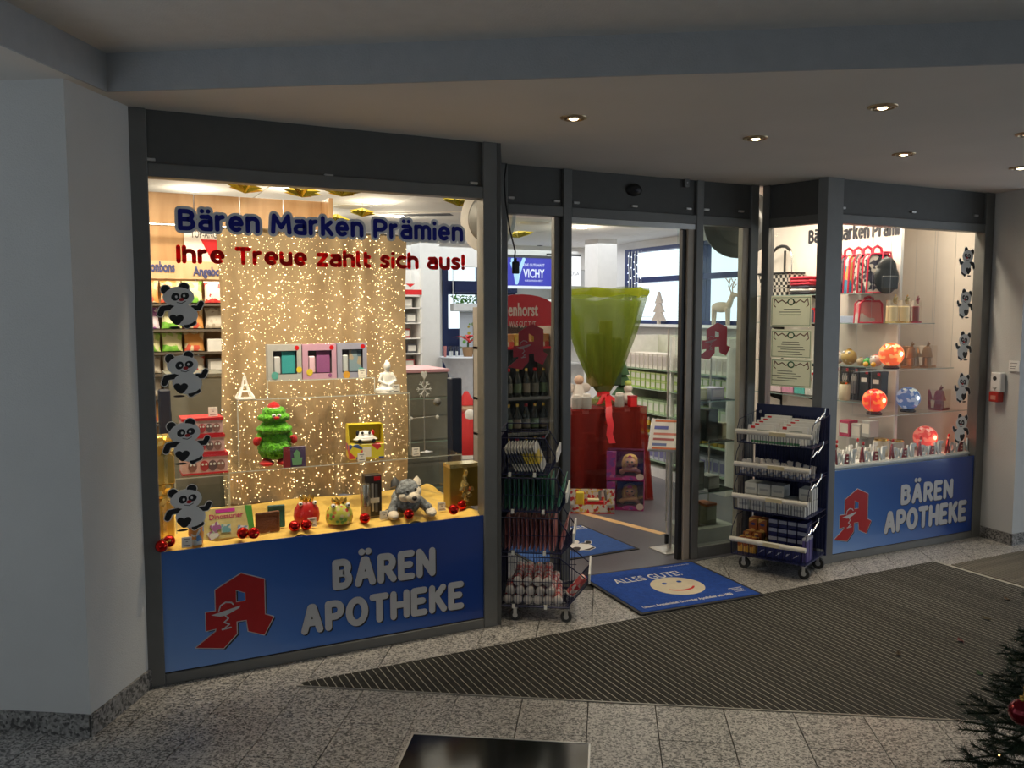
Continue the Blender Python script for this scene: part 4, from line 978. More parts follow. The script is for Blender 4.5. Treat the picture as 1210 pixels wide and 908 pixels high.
def wallet(label, box, m, rz):
    p, w, h = on_cloth(*box); t = T('wallet', label, 'wallet', p, rz)
    for s_, nm in ((0, 'front_flap'), (1, 'back_flap')): MB().bbox(-w / 2, w / 2, .004 + .016 * s_, .014 + .016 * s_, 0, h, .004).build(nm, m, t, rot=((-.10, .10)[s_], 0, 0))
    MB().bbox(w / 2 - .007, w / 2, .006, .030, 0, h, .003).build('spine', m, t)
    MB().box(-w / 2 + .004, w / 2 - .004, .0032, .0040, h * .93, h * .95).build('stitching', mat([c * .5 for c in (.3, .2, .1)], .7, key='stitch'), t)
wallet('teal leather wallet standing behind the brown one', (317, 598, 337, 624), mat((.03, .15, .16), .5, key='teal_leather', bump=.3, bscale=200), -.15)
wallet('brown leather wallet standing on the yellow cloth', (303, 606, 332, 630), mat((.20, .065, .022), .5, key='brown_leather', bump=.3, bscale=200), .12)
def star_print(key, base, dots, scale, cut):
    m, nt, b = _new(key); N = nt.nodes; L = nt.links; tc = N.new('ShaderNodeTexCoord'); vo = N.new('ShaderNodeTexVoronoi'); vo.inputs['Scale'].default_value = scale; L.new(tc.outputs['Object'], vo.inputs[0])
    lt = N.new('ShaderNodeMath'); lt.operation = 'LESS_THAN'; lt.inputs[1].default_value = cut; L.new(vo.outputs['Distance'], lt.inputs[0])
    cr = ramp(nt, vo.outputs['Color'], [(i / len(dots), c) for i, c in enumerate(dots)], 'CONSTANT'); mx = N.new('ShaderNodeMix'); mx.data_type = 'RGBA'
    L.new(lt.outputs[0], mx.inputs[0]); mx.inputs[6].default_value = (*base, 1); L.new(cr, mx.inputs[7]); L.new(mx.outputs[2], b.inputs['Base Color']); b.inputs['Roughness'].default_value = .3; return m
def frog_bag(label, p, w, h, m, eye=True, group=None, crown=None):
    t = T('money_bag', label, 'money box', p, 0, group)
    MB().lathe([(w * .30, 0), (w * .46, h * .06), (w * .50, h * .26), (w * .46, h * .50), (w * .33, h * .70), (w * .20, h * .78), (w * .17, h * .80)], 24, sy=.85).build('belly', m, t, True)
    k = MB()
    for i in range(7):
        a = 2 * PI * i / 7; k.tube([(w * .16 * math.cos(a), w * .14 * math.sin(a), h * .79), (w * .26 * math.cos(a), w * .22 * math.sin(a), h * .97)], [w * .07, w * .02], 6)
    cr_ = T; 
    for i in range(7):
        a = 2 * PI * i / 7
        MB().tube([(w * .15 * math.cos(a), w * .13 * math.sin(a), h * .76), (w * .24 * math.cos(a), w * .20 * math.sin(a), h * .90), (w * .27 * math.cos(a), w * .22 * math.sin(a), h * .98)], [w * .08, w * .06, w * .01], 6).build('frill', crown or m, t, True)
    MB().lathe([(w * .17, h * .755), (w * .21, h * .775), (w * .17, h * .80)], 20, sy=.85).build('cord', GOLDF, t, True)
    if eye:
        for s_ in (-1, 1):
            e = MB().ball((s_ * w * .27, -w * .22, h * .74), w * .085, 12, 8).build('eye', WHITEG, t, True); MB().ball((s_ * w * .275, -w * .28, h * .745), w * .04, 8, 6).build('pupil', BLACK, e, True)
p, w, h = on_cloth(347, 585, 378, 618); frog_bag('red frog-eyed money bag with star print and gold crown', p, w, h, star_print('red_star', (.50, .02, .02), [(.7, .30, .26), (.65, .2, .18)], 34, .13), crown=GOLDF)
p, w, h = on_cloth(385, 588, 417, 619); frog_bag('yellow flower-printed frog money bag with gold crown', p, w, h, star_print('floral', (.62, .60, .10), [(.62, .06, .05), (.20, .42, .08), (.70, .55, .30), (.6, .25, .04)], 45, .42), crown=GOLDF)
# coffee grinder and its carton
p, w, h = on_cloth(434, 563, 454, 612); t = carton('grinder_carton', 'tall black carton with a picture of the mill', 'box', (p.x, p.y + .068, CZ), w, .06, h, mat((.035, .026, .022), .4, key='mill_black'))
MB().box(-w * .12, w * .02, -.0316, -.030, h * .12, h * .80).build('mill_picture', mat((.6, .58, .54), .3, .6, key='mill_pic'), t); MB().box(w * .10, w * .25, -.0316, -.030, h * .1, h * .78).build('mill_picture', mat((.25, .24, .23), .3, .6, key='mill_pic2'), t); MB().box(-w * .2, w * .35, -.0322, -.030, h * .32, h * .44).build('caption', CARD, t); MB().box(w * .05, w * .42, -.0322, -.030, h * .86, h * .96).build('red_tag', RED, t)
p, w, h = on_cloth(426, 571, 438, 612); t = T('hand_mill', 'slim glass and steel hand mill beside its black carton', 'mill', p)
MB().lathe([(w * .48, 0), (w * .5, h * .04), (w * .46, h * .06)], 18).build('foot', STEEL, t, True); MB().lathe([(w * .46, h * .06), (w * .46, h * .34)], 18).build('coffee_jar', mat((.42, .30, .16), .4, key='beans'), t, True); MB().lathe([(w * .47, h * .34), (w * .49, h * .40), (w * .49, h * .92), (w * .44, h * .97), (.003, h)], 18).build('steel_body', mat((.5, .44, .36), .25, .9, key='mill_steel'), t, True)
# husky
p, w, h = on_cloth(460, 566, 515, 613); t = T('plush_husky', 'grey and white plush husky lying with its paws forward', 'soft toy', (p.x, p.y + .055, p.z), -.22)
GF = mat((.25, .27, .29), .95, key='husky_grey', bump=.8, bscale=130, var=.45, vscale=60); WF = mat((.74, .66, .54), .95, key='husky_white', bump=.6, bscale=130, var=.08)
blobmesh('body', [((0, .10, h * .30), (w * .30, .13, h * .30)), ((0, .20, h * .26), (w * .28, .12, h * .26))], .006, GF, t, fur=.008, tubes=[([(-w * .25, .06, h * .30), (-w * .36, -.02, h * .14)], [w * .10, w * .09]), ([(w * .2, .06, h * .36), (w * .40, .0, h * .18)], [w * .10, w * .09])])
blobmesh('head', [((-w * .02, -.005, h * .66), (w * .26, .075, h * .25)), ((-w * .02, .0, h * .80), (w * .19, .06, h * .13))], .005, GF, t, fur=.007, seed=5)
blobmesh('muzzle', [((w * .06, -.065, h * .55), (w * .14, .05, h * .14)), ((-w * .10, -.040, h * .56), (w * .13, .04, h * .14)), ((w * .14, -.035, h * .66), (w * .10, .035, h * .12))], .005, WF, t, fur=.004, seed=6)
MB().ball((w * .06, -.118, h * .57), (w * .055, .014, h * .055), 12, 8).build('nose', BLACK, t, True)
for ex, ez in ((-.06, .70), (.10, .76)): MB().ball((ex * w, -.082, ez * h), (.0075, .006, .0085), 10, 6).build('eye', BLACK, t, True)
for ex, mm in ((-.26, DKGREY), (.16, WF)): MB().tube([(ex * w, .01, h * .78), (ex * w * 1.08, .015, h * .90), (ex * w * 1.1, .02, h * 1.0)], [.030, .022, .004], 8).build('ear', mm, t, True)
for ex, ey, mm in ((-.34, -.045, WF), (.44, -.02, WF), (-.40, .0, BLACK)): blobmesh('paw', [((ex * w, ey, h * .10), (w * .115, .055, h * .105))], .005, mm, t, fur=.003)
# gold gifts
GOLDP = mat((.62, .43, .12), .28, .7, key='gold_paper', bump=.25, bscale=18); GOLDR = mat((.85, .66, .28), .2, .8, key='gold_ribbon')
def bow(parent, c, r, m, n=5, name='bow_loop'):
    for i in range(n):
        a = 2 * PI * i / n + .3; d_ = Vector((math.cos(a), -.35, math.sin(a))); P = [Vector(c), Vector(c) + d_ * r * .6 + Vector((0, -r * .3, r * .15)), Vector(c) + d_ * r + Vector((0, -r * .1, 0)), Vector(c) + d_ * r * .55 + Vector((0, r * .05, -r * .15)), Vector(c)]
        Q = []
        for k in range(4):
            for q_ in range(4): Q.append(P[k].lerp(P[k + 1], q_ / 4))
        w_ = Vector((-math.sin(a), 0, math.cos(a))) * r * .22
        MB().add([q_ - w_ for q_ in Q] + [q_ + w_ for q_ in Q], [(k, k + 1, len(Q) + k + 1, len(Q) + k) for k in range(len(Q) - 1)]).build(name, m, parent, True)
p, w, h = on_cloth(538, 551, 573, 603); t = T('gold_gift', 'gold wrapped gift with curled gold ribbon beside the husky', 'gift', (p.x, p.y + .125, CZ), 0)
MB().bbox(-w / 2, w / 2, -.05, .05, 0, h, .004).build('parcel', mat((.32, .22, .045), .32, .55, key='gold_dark', bump=.2, bscale=16), t); MB().box(-w / 2 - .001, w / 2 + .001, -.052, .051, h * .92, h * 1.005).build('folded_top', GOLDR, t); MB().box(-.006, .014, -.0525, -.05, 0, h).build('ribbon', GOLDR, t)
for k in range(5): MB().tube([(.0 + .01 * math.sin(i * 1.3 + k) + (k - 2) * .010 * i / 6, -.058 - .012 * math.cos(i * 1.3 + k), h * (.86 - .10 * i - .03 * k)) for i in range(7)], .0075, 6).build('curled_ribbon', GOLDR, t, True)
bow(t, (.0, -.056, h * .40), .045, GOLDR)
for (x0, y0, x1, y1, lab, dz, dy) in ((181, 575, 206, 646, 'gold gift bag with crinkled bow at the corner of the window', 0, .08), (183, 517, 206, 578, 'gold gift box with satin bow standing on the gold gift bag', None, .08)):
    p, w, h = bb(x0, y0, x1, y1, 4.36); z0 = CZ if dz == 0 else ZG1
    t = T('gold_gift', lab, 'gift', (p.x, 4.36 + dy, z0), .25); hh_ = (W(194, y0, 4.36).z - z0)
    MB().bbox(-w / 2, w / 2, -.045, .045, 0, hh_, .004).build('parcel', GOLDP, t); MB().box(-w * .1, w * .1, -.0462, .0462, 0, hh_ + .001).build('ribbon', GOLDR, t); bow(t, (.01, -.05, hh_ * .80), .055, GOLDR)
    if dz == 0: ZG1 = z0 + hh_ + .001
# baubles and price cards
BL = ['red bauble in the window corner by the gold gift bag', 'red bauble leaning against its twin by the gold gift bag', 'red bauble lying in front of the dinosaur book', 'red bauble between the dinosaur book and the brown wallet', 'red bauble in front of the red frog money bag, by the teal wallet', 'red bauble at the price card of the red frog money bag', 'red bauble at the foot of the hand mill', 'red bauble in front of the plush husky', 'red bauble in front of the gold gift with curled ribbon', 'red bauble lying against the gold gift with curled ribbon']
for (x, y), lab in zip(((191, 653), (200, 647), (287, 637), (300, 637), (348, 628.5), (362, 627), (431, 619), (483, 614), (536, 608.5), (546, 603)), BL):
    bauble(F(x, y, CZ), .0285, lab)
PL = ((221, 647, 'white price card in front of the lowest panda sticker'), (313, 630, 'white price card in front of the brown wallet'), (369, 623, 'white price card in front of the red frog money bag'), (454, 614.5, 'white price card in front of the black mill carton'), (522, 604, 'white price card beside the plush husky'))
for x, y, lab in PL: price_card(F(x, y, CZ), label=lab)
for x, y, Y, z, lab in ((428, 444, 4.79, Z3, 'white price card at the lilac toy box'), (468, 462, 4.68, Z2, 'white price card beside the seated white figure'), (427.5, 541, 4.58, Z1, 'white price card at the yellow toy-car pack'), (491.5, 535, 4.62, Z1, 'white price card at the foot of the snowflake stand'), (252, 495, 4.60, ZOWL, 'white price card on top of the owl boxes')):
    q = W(x, y, Y); price_card((q.x, Y, z), label=lab)
# ================================================================ TROLLEYS BY THE DOOR
CASTER = mat((.03, .03, .03), .6, key='caster_rubber')
def caster(parent, x, y, r=.032, fork=STEEL):
    o = MB().cyl((x, y - .012, r), (x, y + .012, r), r, n=20).build('wheel', CASTER, parent, True)
    MB().cyl((x, y - .014, r), (x, y + .014, r), r * .45, n=14).build('hub', STEEL, o, True)
    f = MB(); 
    for s_ in (-1, 1): f.box(x - .010, x + .010, y + s_ * .016 - .0015, y + s_ * .016 + .0015, r * .8, r * 2.3)
    f.box(x - .012, x + .012, y - .018, y + .018, r * 2.25, r * 2.45)
    f.build('fork', fork, parent)
WIRE = mat((.010, .014, .055), .4, .3, key='navy_wire'); RAILW = mat((.78, .77, .72), .4, key='white_rail')
pa, pb = F(612, 734), F(673, 735)
org = F(589, 733)
tw1 = T('basket_trolley', 'navy wire basket trolley with four sloping baskets on castors by the door frame', 'trolley', (org.x, org.y, 0), -math.radians(32.75))
TD = .36                                        # depth away from the viewer
tiers = [(.085, .372, .345, .515, .24), (.395, .595, .335, .425, .47), (.632, .822, .325, .385, .70), (.842, 1.048, .262, .330, .93)]   # bottom z, rim z, rim x, tip x, tip z
for zb, zr, xr, xt, zt in tiers:
    prof = [(0.005, zr), (0.005, zb), (xr + (xt - xr) * .25, zb), (xt, zt), (xr, zr)]
    mb = MB(); rw = .0023
    for y in (0, TD): mb.tube([(x, y, z) for x, z in prof], .0042, 6, closed=True)
    for x, z in prof: mb.cyl((x, 0, z), (x, TD, z), .0028, n=6)
    nx = int(xr / .0165)
    for i in range(1, nx + 6):                   # upright wires of both flanks
        x = .005 + i * .0165
        if x > xt - .01: break
        if x <= xr: top = zr
        else: top = zr + (zt - zr) * (x - xr) / (xt - xr)
        xb = xr + (xt - xr) * .25
        bot = zb if x <= xb else zb + (zt - zb) * (x - xb) / (xt - xb)
        for y in (0, TD): mb.cyl((x, y, bot), (x, y, top), rw * .8, n=4, caps=False)
    for y in (0, TD): mb.cyl((0.005, y, zb + (zr - zb) * .5), (xr + (xt - xr) * .5, y, zb + (zr - zb) * .5), rw, n=4)
    for i in range(1, 14):
        y = TD * i / 14
        mb.tube([(0.005, y, zr), (0.005, y, zb), (xr + (xt - xr) * .25, y, zb), (xt, y, zt)], rw, 4)
    b_ = mb.build('wire_basket', WIRE, tw1); b_['kind'] = 'stuff'
    rl = MB().box(xt - .006, xt + .004, -.004, TD + .004, zt - .012, zt + .045); rl.build('price_rail', RAILW, tw1)
    for y in (.0,):
        for x in (xr * .25, xr * .78): MB().box(x - .008, x + .008, y - .006, y + .004, zb - .012, zb + .012).build('hook_clip', RAILW, tw1)
for x in (.02,):
    for y in (.0, TD): MB().cyl((x - .012, y, .06), (x - .012, y, 1.085), .006, n=8).build('post', WIRE, tw1)
top = MB(); top.tube([(.006, 0, 1.085), (.006, TD, 1.085), (.25, TD, 1.085), (.25, TD, 1.05)], .004, 6); top.cyl((.006, 0, 1.085), (.25, 0, 1.085), .004, n=6); top.build('top_frame', WIRE, tw1)
bt = MB(); bt.cyl((.02, 0, .085), (.40, 0, .085), .006, n=6); bt.cyl((.02, TD, .085), (.40, TD, .085), .006, n=6); bt.cyl((.02, 0, .085), (.02, TD, .085), .006, n=6); bt.cyl((.40, 0, .085), (.40, TD, .085), .006, n=6); bt.build('base_frame', WIRE, tw1)
for x, y in ((.095, .015), (.385, .015), (.095, TD - .03), (.385, TD - .03)): caster(tw1, x, y)
MT1 = Matrix.Translation((org.x, org.y, 0)) @ Matrix.Rotation(-math.radians(32.75), 4, 'Z')
def loc1(x, y, z): return MT1 @ Vector((x, y, z))
R1 = -math.radians(32.75)
GBAG = mat((.09, .30, .20), .40, key='bag_green', var=.35, vscale=25); PBAG = mat((.60, .27, .26), .40, key='bag_pink', var=.25, vscale=25)
for n_, (z, m, lab, grp, cnt, x0, x1) in enumerate(((.632, GBAG, 'flat green tea bag packet standing in the second basket of the trolley', 'green packets in the trolley', 11, .032, .298), (.395, PBAG, 'flat pink packet standing in the third basket of the trolley', 'pink packets in the trolley', 12, .032, .312))):
    base = None
    hh_ = .185 if n_ == 0 else .19
    for i in range(cnt):
        x = x0 + (x1 - x0) * i / (cnt - 1)
        if base is None:
            base = pouch(lab, loc1(x, TD / 2, z + .004), .30, hh_, .020, m, R1 + PI / 2, grp, tilt=0)
            base['category'] = 'packet'; base.name = 'tea_packet'; cur_ = base
        else: cur_ = copytree(base, loc1(x, TD / 2 + R_.uniform(-.012, .004), z + .004 + R_.uniform(0, .004)))
        cur_.rotation_euler = (R_.uniform(-.02, .015), R_.uniform(-.02, .02), R1 + PI / 2 + R_.uniform(-.008, .008)); s_ = R_.uniform(.90, .985); cur_.scale = (1, 1, s_)
# loose bags on the lips
for z, x, m, lab, ww in ((.650, .334, GBAG, 'bulging green packet leaning over the second basket lip', .28), (.410, .349, PBAG, 'bulging pink packet leaning over the third basket lip', .28)):
    t_ = pouch(lab, loc1(x, TD / 2, z), ww, .160, .026, m, R1 + PI / 2); t_.name = 'tea_packet'; t_['category'] = 'packet'; t_.rotation_euler = (.25, 0, R1 + PI / 2)
PKW = mat((.60, .58, .53), .5, key='packet_white', var=.2, vscale=30); PKY = mat((.70, .52, .04), .5, key='packet_yellow')
for i in range(10):
    t_ = T('leaflet_packet', 'slim white packet with yellow print standing in the top basket', 'packet', loc1(.098 + .0165 * i, TD / 2, .852), 0, 'white packets in the top basket', rot=(-.50 + .012 * i, .0, R1 + PI / 2))
    MB().bbox(-.14, .14, -.004, .004, 0, .15, .002).build('sleeve', PKW, t_); MB().box(-.142, .05, -.0055, .0055, .05, .11).build('printed_band', PKY if i > 4 else DKGREY, t_)
# festive rolls in the bottom basket
ROLLW = mat((.72, .66, .62), .35, key='roll_white'); ROLLR = print_mat('roll_red', [(.55, .05, .06), (.68, .5, .46), (.62, .12, .12), (.7, .55, .5)], 45, .15)
rr = random.Random(5); k_ = 0
for lev, (zz, n_) in enumerate(((.1165, 6), (.169, 5), (.2215, 4))):
    for i in range(n_):
        x = .044 + .057 * i + .0285 * lev; ang = (.05, -.05, .04)[lev]
        pass
        t_ = T('candy_roll', 'rolled sweets in red and white wrapping lying in the lowest trolley basket', 'sweet roll', loc1(x, TD * .5, zz), 0, 'rolls of sweets in the trolley', rot=(0, 0, R1 + ang))
        L_ = .15
        MB().cyl((0, -L_, 0), (0, L_, 0), .0265, n=16).build('wrapper', ROLLR, t_, True)
        for s_ in (-1, 1): MB().ball((0, s_ * L_, 0), (.0275, .016, .0275), 16, 8).build('white_end', ROLLW, t_, True)
t_ = T('candy_roll', 'rolled sweets in red and white wrapping leaning up against the basket lip', 'sweet roll', loc1(.4305, .055, .187), 0, 'rolls of sweets in the trolley', rot=(.0, .688, R1))
MB().cyl((-.0, 0, -.045), (0, 0, .075), .026, n=16).build('wrapper', ROLLR, t_, True); MB().ball((0, 0, -.045), (.027, .027, .014), 16, 8).build('white_end', ROLLW, t_, True); MB().ball((0, 0, .075), (.027, .027, .016), 16, 8).build('white_end', ROLLR, t_, True)
MB().box(.02, .33, .02, TD - .02, .30, .302) if False else None

# ---- navy shelf trolley right of the door
e_w = Vector((.44, -.898, 0)).normalized(); RZ2 = math.atan2(e_w.y, e_w.x)
o2 = F(878, 672)
MT2 = Matrix.Translation((o2.x, o2.y, 0)) @ Matrix.Rotation(RZ2, 4, 'Z')
def loc2(x, y, z): return MT2 @ Vector((x, y, z))
tr = T('shelf_trolley', 'navy metal shelf trolley with white price rails on castors under the notices', 'trolley', (o2.x, o2.y, 0), RZ2)
TW2, DP = .50, .34
X0, X1 = -.06, .44
MB().box(X0, X1, DP, DP + .012, .13, 1.105).build('back_panel', NAVY, tr)
rb = MB()
for i in range(24): rb.cyl((X0 + .01 + i * .0205, DP - .004, .13), (X0 + .01 + i * .0205, DP - .004, 1.04), .003, n=5, caps=False)
rb.build('back_ribs', NAVY, tr)['kind'] = 'stuff'
for x in (X0, X1):
    MB().cyl((x, DP + .006, .09), (x, DP + .006, 1.06), .010, n=10).build('post', NAVY, tr); MB().cyl((x + (.03 if x == X0 else -.03), DP - .003, 1.05), (x + (.03 if x == X0 else -.03), DP - .012, 1.05), .010, n=10).build('bolt', STEEL, tr)
shelves = [(.205, -.075, .115), (.50, -.05, .105), (.715, -.03, .085), (.935, -.012, .085)]     # rail z, rail y, tray depth under the rail
RAIL = mat((.70, .68, .62), .4, key='rail_cream')
for zr, yr, dz in shelves:
    zb = zr - dz + .02
    MB().box(X0, X1, yr + .02, DP, zb - .004, zb).build('shelf_tray', NAVY, tr)
    fr_ = MB()
    for i in range(26): fr_.cyl((X0 + .005 + i * .0195, yr + .012, zb), (X0 + .005 + i * .0195, yr + .004, zr), .0018, n=4)
    fr_.cyl((X0, yr + .012, zb), (X1, yr + .012, zb), .003, n=6); fr_.build('front_wires', WIRE, tr)['kind'] = 'stuff'
    MB().prism([(0, 0), (.04, 0), (.04, .034), (0, .034)], 0, 1)
    o = MB().cyl((X0 - .006, yr, zr + .012), (X1 + .006, yr, zr + .012), .017, n=14).build('price_rail', RAIL, tr, True); o.scale = (1, 1, 1)
    MB().box((X0 + X1) / 2 - .02, (X0 + X1) / 2 + .09, yr - .019, yr - .016, zr + .0, zr + .024).build('rail_label', mat((.66, .58, .36), .6, key='rail_label'), tr)
    for x in (X0, X1):                            # curved flank plates
        pr_ = [(DP, zb), (yr + .012, zb), (yr, zr + .02), (yr + .02, zr + .09), (yr + .10, zr + .16), (DP, zr + .17)] if zr < .9 else [(DP, zb), (yr + .012, zb), (yr, zr + .02), (yr + .04, zr + .09), (DP, zr + .12)]
        sd = MB(); sd.tube([(x, a, b) for a, b in pr_], .0028, 5, closed=True)
        for i in range(1, 9):
            a = yr + (DP - yr) * i / 9; sd.cyl((x, a, zb), (x, a, zr + min(.15, .03 + .45 * (a - yr)) * (1 if zr < .9 else .7)), .0014, n=4)
        sd.build('side_wires', WIRE, tr)['kind'] = 'stuff'
    hk = MB().tube([(X1 + .004, yr + .05, zr + .10), (X1 + .006, yr + .12, zr + .13), (X1 + .006, yr + .13, zr + .11), (X1 + .006, yr + .24, zr + .15), (X1 + .006, yr + .25, zr + .18)], .0042, 6); hk.build('hook', CHROME, tr, True)
MB().box(X0, X1, -.02, DP, .10, .112).build('base_plate', NAVY, tr)
for x, y in ((X0 + .06, .02), (X1 - .03, .02), (X0 + .06, DP - .03), (X1 - .03, DP - .03)): caster(tr, x, y, .038)
# goods: cards, sachets, white packs, food cartons
CW_ = mat((.78, .78, .75), .5, key='card_white', var=.08)
zb = shelves[3][0] - shelves[3][2] + .022
for i in range(9):
    x = .02 + (i % 2) * .205 + .004 * i; y = .05 + .026 * i; hgt = .118 + .006 * i if i < 8 else .17
    t_ = T('product_card', 'white product card with red mark on the top trolley shelf', 'card pack', loc2(x + .06, y, zb), 0, 'white cards on the top shelf of the trolley', rot=(-.22, 0, RZ2))
    MB().bbox(-.095, .095, -.006, .006, 0, hgt, .002).build('card', CW_, t_); MB().box(-.075, -.045, -.0072, -.005, hgt * .80, hgt * .94).build('red_mark', RED, t_)
    MB().box(-.03, .06, -.0072, -.005, hgt * .70, hgt * .74).build('print_line', mat((.25, .3, .25), .6, key='grey_print'), t_)
for i in range(16):
    t_ = T('blister_sachet', 'white sachet strip with green print hanging at the front of the top trolley shelf', 'sachet', loc2(X0 + .10 + i * .0205, .012, zb), 0, 'sachets at the front of the top shelf', rot=(-.1, .15 * math.sin(i), RZ2))
    MB().bbox(-.009, .009, -.003, .003, 0, .062, .001).build('sleeve', CW_, t_); MB().box(-.0095, .0095, -.0036, -.002, .006, .022).build('green_print', mat((.10, .35, .14), .5, key='sachet_green'), t_)
zb = shelves[2][0] - shelves[2][2] + .022
FOIL = print_mat('foil_print', [(.42, .44, .5), (.22, .26, .4), (.6, .58, .55), (.3, .33, .42), (.5, .2, .12)], 55, .2)
for i in range(20):
    x = X0 + .03 + (i % 10) * .048; y = .035 + .10 * (i // 10); t_ = T('foil_sachet', 'crumpled silver and blue foil sachet on the second trolley shelf', 'sachet', loc2(x, y, zb + .0035), 0, 'foil sachets on the second shelf', rot=(R_.uniform(-.22, .08), R_.uniform(-.13, .13), RZ2 + R_.uniform(-.12, .12)))
    pouch_mesh(.043, R_.uniform(.075, .105), .020).build('bag', FOIL, t_, True); MB().box(-.020, .020, -.001, .001, .066, .080).build('seal', FOIL, t_)
zb = shelves[1][0] - shelves[1][2] + .022
WP = mat((.66, .67, .64), .5, key='pack_white', var=.05); WP2 = mat((.42, .44, .45), .5, key='pack_grey_print')
for i in range(5):
    for k in range(2):
        for lv in range(2):
            if lv == 1 and (k == 0 or i == 3): continue
            t_ = carton('white_pack', 'plain white carton on the third trolley shelf', 'box', loc2(X0 + .055 + i * .094, .045 + k * .13 + .0, zb + lv * .082), .088, .115, .08, WP, RZ2, 'white cartons on the third shelf', front=None)
            MB().box(-.03, .03, -.0585, -.057, .03, .045).build('printed_line', WP2, t_)
zb = shelves[0][0] - shelves[0][2] + .022
FOOD = print_mat('food_print', [(.62, .34, .05), (.70, .45, .10), (.30, .08, .02), (.66, .40, .12), (.72, .55, .25)], 24); FOODB = mat((.02, .03, .16), .4, key='food_blue')
for i, (x, y, z, h_) in enumerate(((.032, .05, 0, .10), (.075, .05, 0, .10), (.118, .05, 0, .10), (.045, .14, 0, .12), (.112, .14, 0, .12), (.050, .23, 0, .20), (.117, .23, 0, .20))):
    t_ = carton('food_carton', 'orange food carton with blue badge on the lowest trolley shelf', 'box', loc2(X0 + x, y, zb + z), .062 if i > 2 else .040, .08, h_, FOOD, RZ2, 'orange cartons on the lowest shelf')
    MB().disc((0, h_ * .80), .016, .009, -.0415, -.039, 16).build('badge', FOODB, t_)
BOXB = mat((.012, .016, .11), .4, key='pack_navy', var=.3, vscale=60); BOXL = mat((.48, .5, .6), .4, key='pack_pale')
for i in range(4):
    for lv in range(4):
        t_ = carton('tissue_pack', 'navy pack with pale lid stacked on the lowest trolley shelf', 'box', loc2(X0 + .21 + i * .066, .20, zb + lv * .058), .062, .12, .056, BOXB, RZ2, 'navy packs on the lowest shelf')
        MB().box(-.029, .029, -.0612, -.0595, .026, .050).build('pale_label', BOXL, t_)
for i in range(5):
    t_ = carton('tissue_pack', 'navy pack standing against the rail of the lowest trolley shelf', 'box', loc2(X0 + .192 + i * .058, .035, zb), .055, .10, .075, BOXB, RZ2, 'navy packs at the lowest rail')
    MB().prism([(-.02, .02), (.0, .045), (.02, .05), (.004, .035)], -.0515, -.0495).build('white_mark', BOXL, t_)
t_ = carton('tissue_pack', 'violet pack standing upright at the end of the lowest trolley shelf', 'box', loc2(X1 - .028, .065, zb), .03, .12, .16, mat((.10, .08, .28), .4, key='pack_violet'), RZ2, lid=BOXL)
# ================================================================ RIGHT DISPLAY WINDOW
for lx, ly, pw in ((5.0, 4.46, 24), (5.55, 4.42, 13), (4.95, 5.2, 34)):
    lamp('bay_light', 'AREA', (lx, ly, 2.70), pw * .6, (1.0, .86, .68), size=.5, sizey=.12)
XP = 5.56
SIDEP = mat((.76, .71, .64), .7, key='bay_panel', var=.02)
sp_ = T('shelf_wall', 'cream upright panel carrying the glass shelves behind the globe lamps', 'partition', (XP, 5.27, 0))
MB().box(0, .02, -.74, .75, .005, 2.70).build('board', SIDEP, sp_); MB().box(-.004, .024, -.752, -.74, .005, 2.70).build('front_edge', WHITE, sp_)
for y in (-.10, .45): MB().box(-.014, 0, y, y + .014, .5, 2.3).build('bracket_track', BLACK, sp_)
struct(MB().box(6.16, 6.19, 4.30, 6.4, 0, ZS).build('wall_bay', mat((.78, .70, .62), .75, key='bay_wall', var=.02)))
struct(MB().box(5.56, 6.2, 6.04, 6.08, 0, ZS).build('wall_bay_back', SIDEP))
bf = T('display_platform', 'white boxed platform behind the blue panel with the small emblem', 'platform', (5.35, 4.75, 0)); MB().box(-.70, .78, -.49, -.24, .005, .655).build('carcass', WHITE, bf); MB().box(-.72, .79, -.50, -.235, .655, .668).build('top_board', WHITEG, bf)
ZB = .668
# name on the side panel
t = T('panel_lettering', 'dark lettering along the top of the cream shelf panel', 'lettering', (XP - .0005, 5.46, 2.30), -PI / 2)
lettering(t, 'Bären Marken Prämi', 0, .92, WX(1000, 284, XP).z - 2.30, .115, .011, 0, mat((.02, .02, .03), .5, key='panel_ink'), gap=.30, space=.36)
def pshelf(label, py, depth=.27, y0=4.54, y1=6.0):
    z = WX(1020, py, XP - depth / 2).z
    t = T('glass_shelf', label, 'shelf', (XP - depth / 2, (y0 + y1) / 2, z)); L_ = (y1 - y0) / 2
    MB().box(-depth / 2, depth / 2 - .001, -L_, L_, -.006, 0).build('glass', ACRYL, t); MB().box(-depth / 2 - .001, -depth / 2, -L_, L_, -.006, 0).build('glass_edge', mat((.25, .36, .33), .2, key='glass_edge'), t)
    for y in (5.18, 5.73):
        yy_ = y - (y0 + y1) / 2
        MB().add([(depth / 2 - .016, yy_ - .004, -.008), (-depth / 2 + .03, yy_ - .004, -.008), (-depth / 2 + .03, yy_ - .004, -.016), (depth / 2 - .016, yy_ - .004, -.09), (depth / 2 - .016, yy_ + .004, -.008), (-depth / 2 + .03, yy_ + .004, -.008), (-depth / 2 + .03, yy_ + .004, -.016), (depth / 2 - .016, yy_ + .004, -.09)], [(0, 1, 2, 3), (7, 6, 5, 4), (0, 4, 5, 1), (1, 5, 6, 2), (2, 6, 7, 3), (3, 7, 4, 0)]).build('bracket', BLACK, t)
    return z
PS = [pshelf(l, y) for l, y in (('glass shelf with the red-trimmed bags', 347), ('glass shelf with the pale blue flat box', 382), ('glass shelf with the round money boxes', 432), ('glass shelf with the black cartons', 474))]
XS = XP - .14
